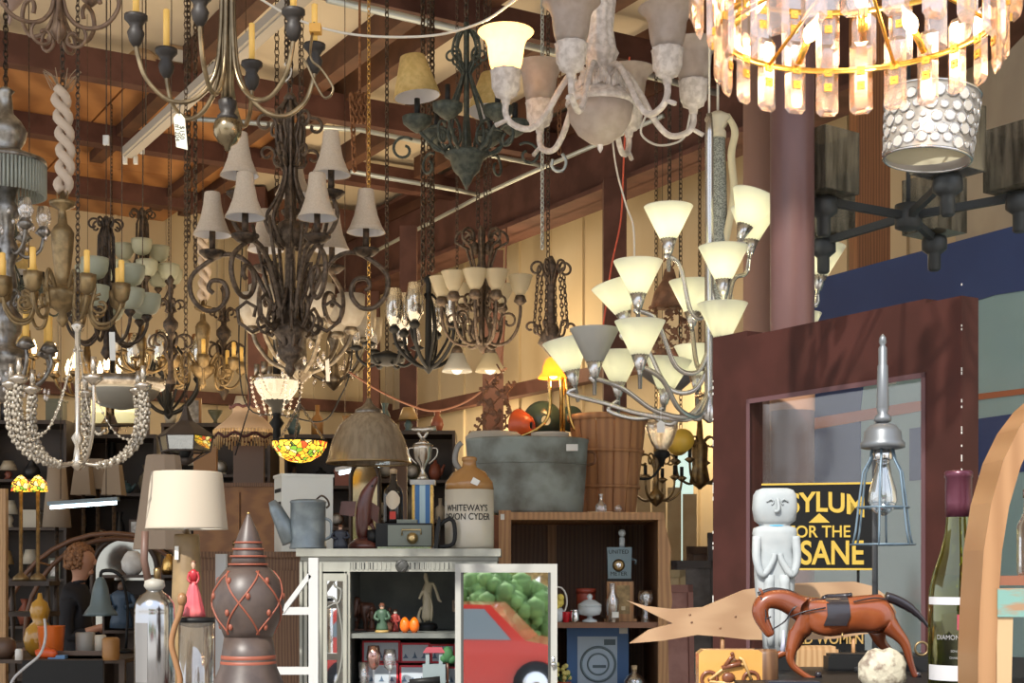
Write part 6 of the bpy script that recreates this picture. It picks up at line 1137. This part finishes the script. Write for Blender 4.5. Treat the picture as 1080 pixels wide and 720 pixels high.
# arched wood shelf on the right edge
f = Fx('arched_shelf', 'honey wood boat-shaped arched shelf with a worn teal ledge at the right edge', 'shelf', 1105, 0, 1.6, z=TZ-.002); g_ = lambda x, y: (x-1105, f.y-y)
out = [(1029, f.y), (1029, 690), (1031, 640), (1035, 580), (1043, 530), (1056, 485), (1072, 452), (1090, 428), (1105, 415)]; inn = [(1105, 437), (1092, 452), (1078, 480), (1066, 515), (1058, 550), (1053, 590), (1050, 640), (1049, f.y)]
poly = [g_(x, y) for x, y in out+[(2210-x, y) for x, y in out[::-1][1:]]+[(2210-x, y) for x, y in inn[::-1]]+inn[::-1][::-1]] 
HW = mat('honey_wood', (.36, .19, .085), .4, col2=(.29, .145, .06), scale=2.5, kind='wave', stretch=(5, 1, 1), fac=(.05, .95)); HL = mat('light_wood', (.48, .32, .17), .4)
m = M(); n_ = len(out)
for sx in (1, -1):
    o2 = [((x-1105)*sx, f.y-y) for x, y in out]; xx = [(-6, 0)]
    i2 = []
    for k, (x, z) in enumerate(o2):
        a = o2[max(k-1, 0)]; c2 = o2[min(k+1, n_-1)]; tx_, tz_ = c2[0]-a[0], c2[1]-a[1]; l_ = math.hypot(tx_, tz_); i2.append((x+(tz_/l_)*19*(1 if sx > 0 else -1), z-(tx_/l_)*19*(1 if sx > 0 else -1)))
    for k in range(n_-1): m.prism([o2[k], o2[k+1], i2[k+1], i2[k]], -8, 60)
f.part('hull', m, HW); f.part('inner_strip', M().prism([g_(1049, f.y), g_(1049, 650.5), g_(1066, 650.5), g_(1064, f.y)], -7, 2), HL)
f.part('ledge', M().box(1052-1105, 1158-1105, -6, 58, f.y-617, f.y-607), mat('ledge_brown', (.22, .08, .04), .5)); f.part('teal_rail', M().box(1049-1105, 1161-1105, -10, -4, f.y-650, f.y-620), mat('worn_teal', (.16, .30, .26), .6, col2=(.30, .18, .10), scale=22, stretch=(.5, 1, 2), fac=(.52, .6)))
m = Fx('clear_bottle', 'clear glass bottle on the ledge of the arched shelf at the right edge', 'bottle', 1086, 0, 1.66, z=f.o.location.z+(f.y-607)*f.s); m.part('bottle', M().lathe([(12, 0), (13, 4), (13, 52), (8, 62), (6, 66), (6, 86)], n=24, shell=.8), CLEAR); m.part('cap', M().lathe([(7, 82), (7, 90), (5, 92)], n=16), CHROME)

# ==================== frames and boards leaning in the gap right of the bookcase ====================
for i, (x, w, y, Y, c_, lab) in enumerate(((700, 26, 600, 5.6, (.40, .30, .15), 'gold-brown picture frame leaning in the gap right of the bookcase'), (718, 22, 616, 5.2, (.30, .13, .10), 'faded pink patterned board leaning in the gap beside the door'), (735, 24, 590, 5.9, (.05, .04, .035), 'black frame leaning nearest the door edge'), (752, 20, 575, 6.4, (.10, .06, .04), 'dark narrow frame leaning behind the door glass'), (790, 40, 560, 6.2, (.07, .06, .06), 'dark board standing behind the door pane'))):
    f = Fx('leaning_frame', lab, 'frame', x, 0, Y, z=0, rz=.2*(i % 2)); T = f.y-y; mt_ = mat('frame_%d' % i, c_, .6); q = M(); q.X = Matrix.Rotation(-.06, 4, 'X'); q.box(-w, -w+6, 0, 6, 0, T).box(w-6, w, 0, 6, 0, T).box(-w, w, 0, 6, T-8, T).box(-w, w, 0, 6, 0, 8); f.part('frame', q, mt_); q = M(); q.X = Matrix.Rotation(-.06, 4, 'X'); q.box(-w+6, w-6, 2, 4, 8, T-8); f.part('picture', q, mat('pic_%d' % i, tuple(min(1, v*1.3+.05) for v in c_), .6, col2=c_, scale=9))
f = Fx('yellow_plank_stack', 'pale yellow planks standing against the wall behind the small brass chandeliers', 'planks', 704, 0, 7.1, z=0); T = f.y-500
for k in range(4): f.part('plank', M().box(-32+k*16, -18+k*16, -k*2, 6-k*2, 0, T-k*7), mat('yellow_plank', (.50, .37, .20), .7, col2=(.42, .29, .14), scale=6))
W1 = struct(M().box(-.045, .045, 0, .05, 0, .75).build('window_1', mat('window_glow', (.7, .85, .8), .5, emit=.7, ecol=(.62, .85, .75)))); W1.location = (P(722, 0, 7.25).x, 7.25, 1.42)

# ==================== deep clutter on the left ====================
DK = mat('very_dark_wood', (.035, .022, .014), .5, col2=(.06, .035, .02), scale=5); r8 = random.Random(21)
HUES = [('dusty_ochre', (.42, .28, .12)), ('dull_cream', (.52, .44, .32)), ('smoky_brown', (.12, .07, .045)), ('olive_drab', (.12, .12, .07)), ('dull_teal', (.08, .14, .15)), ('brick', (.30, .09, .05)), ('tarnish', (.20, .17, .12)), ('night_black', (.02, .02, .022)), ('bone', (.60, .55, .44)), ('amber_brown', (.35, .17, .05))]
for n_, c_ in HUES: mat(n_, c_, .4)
units = [(-30, 70, 8.6, (455, 505, 556, 610, 660, 715), 'far left wall shelf'), (72, 165, 9.0, (470, 520, 572, 622, 670, 715), 'wall shelf behind the person'), (170, 285, 8.8, (458, 500, 548, 596, 645, 700), 'wall shelf behind white lampshade'), (300, 388, 9.0, (470, 512, 556, 606), 'wall shelf behind white metal box'), (396, 480, 9.2, (466, 506, 548, 590), 'wall shelf behind the trophy')]
shapes = ['vase', 'lamp', 'box', 'bottle', 'frame', 'bowl', 'clock', 'teapot']
words = {'vase': 'vase', 'lamp': 'little shaded lamp', 'box': 'small chest', 'bottle': 'bottle', 'frame': 'small framed mirror', 'bowl': 'footed bowl', 'clock': 'round mantel clock', 'teapot': 'teapot'}
ordn = ['top', 'second', 'third', 'fourth', 'fifth', 'sixth']
where = ['leftmost', 'second from left', 'third from left', 'fourth from left', 'fifth from left', 'sixth from left', 'seventh from left', 'eighth from left']
for (x0, x1, Y, ys, lab) in units:
    f = Fx('wall_shelf', 'tall dark '+lab+' crowded with bric-a-brac', 'shelf', (x0+x1)/2, 0, Y, z=0); W = (x1-x0)/2; T = f.y-ys[0]+8; D = 60
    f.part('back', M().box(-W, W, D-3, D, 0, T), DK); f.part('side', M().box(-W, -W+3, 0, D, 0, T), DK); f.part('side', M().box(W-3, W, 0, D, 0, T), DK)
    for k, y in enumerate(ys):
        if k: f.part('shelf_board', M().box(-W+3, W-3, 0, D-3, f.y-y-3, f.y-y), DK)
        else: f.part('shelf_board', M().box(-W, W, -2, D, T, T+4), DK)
        zz = P(0, y, Y).z if k else f.o.location.z+(T+4)*f.s
        if k and y > 700: continue
        x = x0+10; j = 0
        while x < x1-8:
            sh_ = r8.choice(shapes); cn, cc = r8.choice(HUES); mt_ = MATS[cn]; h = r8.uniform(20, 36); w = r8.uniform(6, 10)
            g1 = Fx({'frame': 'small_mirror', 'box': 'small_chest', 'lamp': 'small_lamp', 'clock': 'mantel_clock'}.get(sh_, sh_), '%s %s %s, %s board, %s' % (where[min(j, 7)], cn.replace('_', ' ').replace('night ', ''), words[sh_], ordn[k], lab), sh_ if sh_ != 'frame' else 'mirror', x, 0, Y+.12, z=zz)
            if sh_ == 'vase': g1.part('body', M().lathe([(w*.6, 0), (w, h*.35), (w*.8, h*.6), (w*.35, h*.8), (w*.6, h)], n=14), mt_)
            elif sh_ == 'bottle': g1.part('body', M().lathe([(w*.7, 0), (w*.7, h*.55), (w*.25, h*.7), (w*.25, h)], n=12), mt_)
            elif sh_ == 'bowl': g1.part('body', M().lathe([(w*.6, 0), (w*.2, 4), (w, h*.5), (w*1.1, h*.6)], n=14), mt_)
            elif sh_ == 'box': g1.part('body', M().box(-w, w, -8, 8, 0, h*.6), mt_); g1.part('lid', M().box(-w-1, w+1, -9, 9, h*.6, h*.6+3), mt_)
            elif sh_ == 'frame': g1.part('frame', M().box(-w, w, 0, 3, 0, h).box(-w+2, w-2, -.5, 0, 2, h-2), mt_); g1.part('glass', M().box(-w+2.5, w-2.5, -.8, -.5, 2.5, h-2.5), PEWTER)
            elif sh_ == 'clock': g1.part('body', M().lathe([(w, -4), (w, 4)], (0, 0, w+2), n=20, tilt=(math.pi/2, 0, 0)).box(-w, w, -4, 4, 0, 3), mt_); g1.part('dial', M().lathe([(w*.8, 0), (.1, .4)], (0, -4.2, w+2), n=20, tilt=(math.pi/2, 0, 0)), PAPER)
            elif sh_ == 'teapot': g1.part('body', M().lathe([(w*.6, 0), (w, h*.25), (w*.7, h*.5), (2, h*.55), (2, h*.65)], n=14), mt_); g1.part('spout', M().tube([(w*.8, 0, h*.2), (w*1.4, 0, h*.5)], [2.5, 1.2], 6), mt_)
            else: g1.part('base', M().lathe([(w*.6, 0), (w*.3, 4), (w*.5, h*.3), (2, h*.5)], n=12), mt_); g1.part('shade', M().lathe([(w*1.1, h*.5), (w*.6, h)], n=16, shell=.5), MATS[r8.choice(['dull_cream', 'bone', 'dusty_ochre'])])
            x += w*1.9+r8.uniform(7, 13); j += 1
# lamps row with shades and glows in the dark
for x, y, Y, lab in ((60, 556, 7.85, 'tall grey-green slab-shaped lampshade left of the small shade pair'), (88, 522, 8.15, 'small square taupe lampshade, left of the pair above the tube'), (120, 522, 8.0, 'small square taupe lampshade, right of the pair above the tube'), (103, 516, 8.25, 'narrow pinkish lampshade between the pair of small taupe shades')):
    f = Fx('shaded_lamp', lab, 'lamp', x, 0, Y, z=.9); T = f.y-y; big = y == 556; f.part('shade', M().lathe([(15, T), (10 if not big else 9, T+(32 if not big else 64))], n=4 if not big else 12, shell=.5, sm=big, tilt=(0, 0, .785)), mat('taupe_shade', (.34, .27, .2), .9)); f.part('stem', M().lathe([(7, 0), (6, 6), (2, 12), (2, T+8)], n=12), IRON)
    t_ = Fx('lamp_table', 'small dark table under the '+lab, 'table', x, 0, Y, z=0); tt_ = .9/t_.s; t_.part('top', M().box(-7, 7, -9, 9, tt_-5, tt_), DK); t_.part('leg', M().lathe([(7, 0), (3, 8), (3, tt_-5)], n=10), DK)
for x, lab in ((22, 'small lit stained glass table lamp, left of the pair at the left edge'), (40, 'small lit stained glass table lamp, right of the pair at the left edge')):
    f = Fx('stained_glass_lamp', lab, 'lamp', x, 0, 6.0, z=1.45); T = f.y-518; f.part('shade', M().lathe([(10, T), (9, T+9), (4, T+15), (1, T+17)], n=20, shell=.4), STAIN); f.part('base', M().lathe([(9, 0), (8, 4), (2, 9), (2, T+12)], n=12), BRONZE)
f = Fx('dark_etagere', 'dark turned-post display stand carrying the two stained glass lamps', 'stand', 31, 0, 6.0, z=0); T = 1.45/f.s
for k in range(4): f.part('shelf_board', M().box(-26, 26, -16, 20, T-5-k*32, T-k*32), DK)
for sx in (-1, 1):
    for sy in (-12, 16): f.part('post', M().lathe([(2, 0), (2, T-110), (3.5, T-80), (2, T-60), (3.5, T-30), (2, T-2)], (sx*23, sy, 0), n=8), DK)
f = Fx('fluorescent_lamp', 'lit bluish fluorescent tube hanging low behind the beaded chandelier', 'fluorescent light', 88, 0, 6.6, z=0); T = f.y-534; f.o.location.z += T*f.s; T = 0; q = M().tube([(-35, 0, T-1), (35, 0, T+4)], 1.8, 8); f.part('tube', q, TUBEM); f.part('housing', M().beam((-37, 0, T+3), (37, 0, T+8), 9, 4), mat('blue_grey_housing', (.2, .26, .3), .4)); q = M()
for sx in (-24, 24): q.tube([(sx, 0, 8), (sx, 0, f.up(ZR))], .5, 4)
f.part('hangers', q, IRON)
f = Fx('fluorescent_lamp', 'lit white fluorescent tube hanging just below the ribbed glass dome', 'fluorescent light', 385, 494, 6.6); f.part('tube', M().tube([(-30, 30, -3), (31, -30, 4)], 2, 8), mat('tube_white', (.9, 1, 1), .5, emit=5, ecol=(.75, .92, 1))); f.part('housing', M().beam((-32, 30, 1), (33, -30, 8), 9, 4), WHITE)
q = M()
for sx in (-24, 24): q.tube([(sx, -sx, 6), (sx, -sx, f.up(ZR))], .5, 4)
f.part('hangers', q, IRON)
# arched mirror frames and curved rails
def archthing(name, label, x, Y, w, y0, y1, r_, mt_, glass_=None, dd=0):
    f = Fx(name, label, 'mirror' if glass_ else 'rail', x, 0, Y, z=0); zt_ = f.y-y0; zm = f.y-y1; pts = [(-w, 0, 0)]+[(-w*math.cos(t*math.pi/16), 0, zm+(zt_-zm)*math.sin(t*math.pi/16)) for t in range(17)]+[(w, 0, 0)]
    if glass_: f.part('frame', M().tube(pts, r_, 8), mt_); f.part('mirror', M().prism([(p_[0]*.97, p_[2]) for p_ in pts][::-1], -.5, .5), glass_)
    else:
        f.part('rail', M().tube(pts, r_, 8), mt_); f.part('rail', M().tube([(p_[0]*.86, 14, p_[2]*.985) for p_ in pts], r_, 8), mt_)
        for k in (2, 5, 13, 16): f.part('rung', M().tube([pts[k], (pts[k][0]*.86, 14, pts[k][2]*.985)], 1.2, 5), PINE)
    return f
AR = mat('copper_brown', (.16, .075, .04), .4)
archthing('curved_ladder_rail', 'pair of curved brown wooden rails arching behind the person', 118, 7.5, 112, 562, 664, 2.6, AR); archthing('arched_mirror', 'small arched dark-framed mirror glowing behind the carved fish', 385, 6.2, 15, 486, 506, 2.4, DK, mat('amber_mirror', (.45, .36, .22), .1, .9)); archthing('arched_mirror', 'arched mirror with a black frame right of the person', 132, 7.6, 34, 566, 600, 3.4, DK, mat('hazy_mirror', (.42, .42, .38), .12, .9))
# counter with merchandise
f = Fx('sales_counter', 'black cloth covered counter at the bottom left with pottery on it', 'table', 75, 0, 5.2, z=0); T = f.y-694; CZ3 = f.o.location.z+T*f.s
f.part('top', M().box(-110, 62, -20, 135, T-4, T), DK); f.part('cloth', M().box(-44, 40, -22, -20, T-60, T-1), BLACK)
for x, y in ((-106, -14), (58, -14), (-106, 129), (58, 129)): f.part('leg', M().box(x-3, x+3, y-3, y+3, 0, T-4), DK)
def lath(name, label, cat, x, Y, prof, mt_, z=None, **k):
    f = Fx(name, label, cat, x, 0, Y, z=CZ3 if z is None else z); o = M().lathe(prof, n=24, **k).build(name, mt_, None, f.s); o.location = f.o.location; nm = f.o.name; bpy.data.objects.remove(f.o); o.name = nm; return tag(o, label, cat)
lath('gourd_vase', 'yellow-ochre glazed double gourd vase left of the orange pot', 'vase', 42, 5.36, [(9, 0), (15, 8), (17, 18), (14, 29), (7, 36), (9, 41), (10.5, 48), (8, 56), (3, 60), (2, 66)], mat('ochre_glaze', (.48, .25, .03), .15, coat=.5))
lath('orange_pot', 'translucent orange square pot in front of the person', 'pot', 54, 5.27, [(12, 0), (12, 2), (14, 32), (14.5, 33)], mat('orange_plastic', (.70, .15, .02), .3), shell=.8)
lath('stoneware_mug', 'pale grey stoneware mug on the black counter, right of the orange pot', 'mug', 90, 5.34, [(9, 0), (10, 2), (10, 24), (9, 25)], mat('mug_grey', (.36, .34, .3), .4), shell=1)
lath('cream_candle', 'small cream candle jar right of the grey mug', 'candle', 106, 5.3, [(6, 0), (6, 22), (5, 23)], MATS['bone']); lath('brass_jar', 'brown and gold jar at the right end of the counter', 'jar', 117, 5.1, [(8, 0), (9, 4), (9, 22), (7, 24)], MATS['amber_brown'])
lath('salt_shaker', 'tiny white shaker with yellow top at the left of the counter', 'shaker', 20, 5.1, [(4, 0), (4, 10), (3, 12)], WHITE); lath('dark_pot', 'dark round pot at the far left of the counter', 'pot', 4, 5.2, [(8, 0), (13, 8), (12, 18), (7, 22)], MATS['smoky_brown'])
f = Fx('wooden_tray', 'low brown wooden tray of trinkets across the counter', 'tray', 84, 0, 5.22, z=CZ3); f.part('tray', M().box(-28, 28, -8, 8, 0, 3).box(-28, 28, -8, -7, 0, 8), MATS['smoky_brown'])
f = Fx('blue_booklet', 'small blue booklet lying on the counter under the orange pot', 'booklet', 62, 0, 5.16, z=CZ3+.001); f.part('cover', M().box(-10, 8, -5, 5, 0, 4), mat('booklet_blue', (.12, .25, .45), .6))
f = Fx('red_orange_ornament', 'red-orange glossy ornament lying on the counter edge', 'ornament', 50, 0, 5.15, z=CZ3+.0005); f.part('body', M().tube([(-11, 0, 5), (-4, 0, 7), (6, 0, 6), (10, 0, 7)], [5, 6, 5, 3], 10, smooth=3), mat('ornament_red', (.65, .10, .02), .3))
wire('white_cable', 'pale grey tube curving down in front of the ochre gourd vase', 'cable', [(47, 652), (48, 672), (42, 690), (26, 704), (14, 716), (6, 735)], 1.6, mat('pale_tube', (.5, .5, .5), .4), 4.8)
# blue bell shade lamp and odds
f = Fx('bell_shade_lamp', 'blue-grey glass bell shade on a black curved lamp arm right of the person', 'lamp', 106, 0, 5.5, z=CZ3); T = f.y; f.part('shade', M().lathe([(18, T-649), (16, T-645), (11, T-638), (8, T-620), (5, T-611), (2, T-608)], n=24, shell=.7, flute=.04, nfl=6), mat('blue_grey_glass', (.14, .19, .20), .3)); f.part('arm', M().tube([(0, 0, T-608), (2, 0, T-602), (14, 0, T-602), (22, 0, T-608)], 2, 6, smooth=3).tube([(22, 2, T-608), (26, 10, T-640), (24, 10, 4)], 1.6, 6, smooth=3), BLACK); f.part('foot', M().lathe([(9, 0), (8, 3), (2, 5)], (24, 10, 0), n=16), BLACK)
lath('white_head_vase', 'round white vase glinting below the arched mirror', 'vase', 140, 6.0, [(6, 0), (11, 6), (12, 14), (8, 22), (5, 25)], WHITE, z=P(0, 606, 6.0).z); lath('gold_lantern', 'small gold cage lantern under the curved rail, right end', 'lantern', 178, 6.0, [(6, 0), (8, 6), (6, 16), (2, 22)], BRASSL, z=P(0, 606, 6.0).z)
figurine('blue_bust', 'dark blue painted bust right of the blue-grey bell shade', 'figurine', 128, 5.9, P(0, 662, 5.9).z, 50, mat('bust_blue', (.03, .06, .10), .4), MATS['smoky_brown'], w=.4); lath('yellow_pot', 'small yellow pot above the blue bust', 'pot', 124, 6.15, [(5, 0), (8, 5), (7, 12), (4, 15)], mat('dull_yellow', (.45, .32, .06), .5), z=P(0, 628, 6.15).z)
f = Fx('side_cabinet', 'dark tiered side cabinet behind the fire extinguisher', 'cabinet', 152, 0, 6.0, z=0)
for y in (606, 628, 664): f.part('shelf_board', M().box(-38, 42, -14, 24, f.y-y-3, f.y-y), DK)
f.part('side', M().box(-40, -38, -14, 24, 0, f.y-606), DK); f.part('side', M().box(42, 44, -14, 24, 0, f.y-606), DK); f.part('back', M().box(-40, 44, 22, 24, 0, f.y-612), DK)
# wooden posts/panels amid clutter
for i, (x, w, y, Y, mt_, lab) in enumerate(((216, 12, 470, 7.9, MATS['amber_brown'], 'orange-brown upright board behind the white lampshade'), (1, 5, 515, 5.8, WOOD, 'pale wooden upright board at the left edge'), (262, 16, 470, 7.4, MATS['smoky_brown'], 'brown board under the fringed lampshade'), (420, 9, 480, 6.0, MATS['smoky_brown'], 'weathered brown plank standing behind the trophy'))):
    f = Fx('upright_board', lab, 'board', x, 0, Y, z=0); f.part('board', M().box(-w, w, 0, 8, 0, f.y-y), mt_)

# ==================== the person ====================
f = Fx('person', 'person with curly brown hair in a black shirt, facing right over the counter', 'person', 76, 0, 7.2, z=0); u = f.s
H = f.y-572; Z = lambda y: f.y-y; SKN = mat('skin', (.50, .26, .17), .5, sub=.1); SHT = mat('black_shirt', (.012, .012, .016), .8)
hip = (0, 0, 195, 17)
skin('body', [[hip, (1, 0, 225, 15), (2, 0, 255, 16), (4, 0, Z(626), 14), (6, 0, Z(616), 7), (8, 0, Z(610), 7.5), (10, 0, Z(602), 11), (10, 0, Z(593), 16), (9, 0, Z(584), 15), (8, 0, Z(577), 9)],
    [hip, (0, -9, 180, 12), (3, -10, 110, 9), (0, -10, 60, 7), (-2, -10, 12, 5), (8, -12, 5, 4), (16, -12, 3, 3)], [hip, (0, 9, 180, 12), (-2, 10, 110, 9), (-4, 10, 60, 7), (-8, 10, 12, 5), (2, 12, 5, 4), (10, 12, 3, 3)],
    [(4, 0, Z(626), 14), (2, -17, Z(630), 8), (0, -21, Z(655), 6.5), (4, -20, Z(672), 5.5), (24, -16, Z(664), 4.5), (36, -13, Z(660), 3.4), (42, -12, Z(660), 3.4)],
    [(4, 0, Z(626), 14), (4, 17, Z(630), 8), (6, 20, Z(656), 6.5), (14, 18, Z(670), 5.5), (30, 12, Z(662), 4.5), (38, 8, Z(660), 3.4), (43, 7, Z(660), 3.4)]], SKN, f.o, u)
for sy, x0 in ((-12, 42), (7, 43)):
    hd = M()
    for k in range(4): hd.tube([(x0, sy-2.4+k*1.6, Z(660)), (x0+5, sy-2.6+k*1.7, Z(661)), (x0+8-abs(k-1.4), sy-2.6+k*1.7, Z(663.5))], [1, .7], 6, smooth=2)
    hd.tube([(x0-1, sy-3, Z(660)), (x0+3, sy-5, Z(662)), (x0+5, sy-5, Z(663))], [1.1, .8], 6); f.part('fingers', hd, SKN)
# shirt a little larger than the torso, sleeves to the wrist
skin('shirt', [[(0, 0, 200, 19), (1, 0, 225, 17.5), (2, 0, 255, 18.5), (4, 0, Z(626), 18), (6, 0, Z(618), 13), (7, 0, Z(613), 8.8)], [(4, 0, Z(626), 18), (2, -18, Z(631), 10), (0, -22, Z(655), 8), (4, -21, Z(672), 7), (22, -16.5, Z(664.5), 6)], [(4, 0, Z(626), 18), (4, 18, Z(631), 10), (6, 21, Z(656), 8), (14, 19, Z(670), 7), (28, 12.6, Z(663), 6)]], SHT, f.o, u)
f.part('collar', M().tube([(7*math.cos(t*.6283)+7, 7*math.sin(t*.6283), Z(614)+1.5*math.cos(t*.6283)) for t in range(10)], 2, 6, closed=True), SHT)
f.part('trousers', M().lathe([(20, 175), (20, 205)], n=20, sq=(1, .9)).lathe([(8, 12), (11, 110), (14, 190)], (1, -9, 0), n=16).lathe([(8, 12), (11, 110), (14, 190)], (-3, 9, 0), n=16), mat('dark_trousers', (.02, .025, .04), .8))
hr = M(); r9 = random.Random(2); HC = mat('curly_brown_hair', (.17, .075, .03), .6, col2=(.30, .14, .06), scale=60)
for k in range(420):
    a = r9.uniform(0, 6.283); b_2 = r9.uniform(-.5, 1.57); c_ = Vector((math.cos(b_2)*math.cos(a), math.cos(b_2)*math.sin(a), math.sin(b_2)))
    if c_.x > .35 and c_.z < .45: continue
    hr.ball(Vector((8, 0, Z(591)))+Vector((c_.x*15, c_.y*15, c_.z*17)), r9.uniform(2, 3.4), n=6)
f.part('hair', hr, HC)
fc = M().lathe([(.3, -3), (2, -1.4), (1.8, .8), (.6, 3.8)], (24, 0, Z(593)), n=8, tilt=(0, .25, 0)); f.part('nose', fc, SKN); f.part('chin', M().ball((18, 0, Z(603)), 5, (1, .9, .7)), SKN)
f.part('lips', M().ball((21.4, 0, Z(598.6)), 1.4, (.8, 1.8, .6)), mat('lips', (.4, .14, .11), .5))
for sy in (-1, 1): f.part('ear', M().ball((9, sy*11.6, Z(592)), 2.6, (.8, .4, 1.3)), SKN); f.part('eye', M().ball((20.2, sy*4.4, Z(588.6)), 1.3), BLACK)

# ==================== the street seen in the mirrors ====================
def tree(x, y, h, r_, c_, lab):
    o = bpy.data.objects.new('tree', None); COL.objects.link(o); o.location = (x, y, -.42); tag(o, lab, 'tree'); M().lathe([(.18, 0), (.1, h*.7)], n=8).build('trunk', WOODD, o); q = M(); rr = random.Random(int(x*7))
    for k in range(420): a = rr.uniform(0, 6.28); b2 = rr.uniform(-1.2, 1.57); d = rr.uniform(.5, 1.05); q.ball((r_*d*math.cos(a)*math.cos(b2), r_*d*math.sin(a)*math.cos(b2), h*.7+r_*d*math.sin(b2)*.8), rr.uniform(.10, .24), n=6)
    q.build('crown', mat('leaf_%d' % int(c_[0]*100), c_, .8, col2=tuple(v*1.6 for v in c_), scale=6), o)
tree(-1.6, -19, 3.2, 1.7, (.20, .26, .06), 'yellow-green tree reflected at the top of the cabinet mirror'); tree(2.4, -21, 3.8, 1.9, (.42, .28, .12), 'orange tree reflected at the middle of the cabinet mirror'); tree(5.6, -19, 3.0, 1.6, (.13, .2, .06), 'green tree reflected at the right of the cabinet mirror'); tree(.2, -28, 4.6, 2.3, (.34, .24, .10), 'tawny tree far back, reflected between the two nearer trees'); tree(-.3, -16.2, 1.5, .9, (.10, .18, .05), 'low green bush reflected behind the red car'); tree(3.9, -16, 2.2, 1.2, (.16, .24, .07), 'light green bush reflected right of the red car'); tree(-4.8, -15, 3.4, 1.9, (.16, .22, .06), 'green tree reflected in the narrow left mirror door')
o = bpy.data.objects.new('car', None); COL.objects.link(o); o.location = (-.9, -13, -.42); o.rotation_euler = (0, 0, .12); tag(o, 'red car parked outside, seen only in the mirrored cabinet door', 'car')
CRD = mat('car_red', (.55, .03, .02), .2, coat=.8); M().prism([(-2.1, .3), (2.1, .3), (2.15, .75), (1.2, .92), (.7, 1.42), (-1.4, 1.45), (-2.0, .95), (-2.15, .8)], -.85, .85).build('body', CRD, o); M().prism([(1.0, .93), (.62, 1.36), (-1.3, 1.38), (-1.75, .95)], -.87, .87).build('windows', mat('car_glass', (.2, .24, .26), .05), o)
for x in (-1.35, 1.35):
    for y in (-.85, .85): M().lathe([(.32, -.1), (.32, .1)], (x, y, .32), n=20, tilt=(math.pi/2, 0, 0)).build('wheel', BLACK, o); M().lathe([(.18, -.11), (.18, .11)], (x, y, .32), n=14, tilt=(math.pi/2, 0, 0)).build('hubcap', CHROME, o)
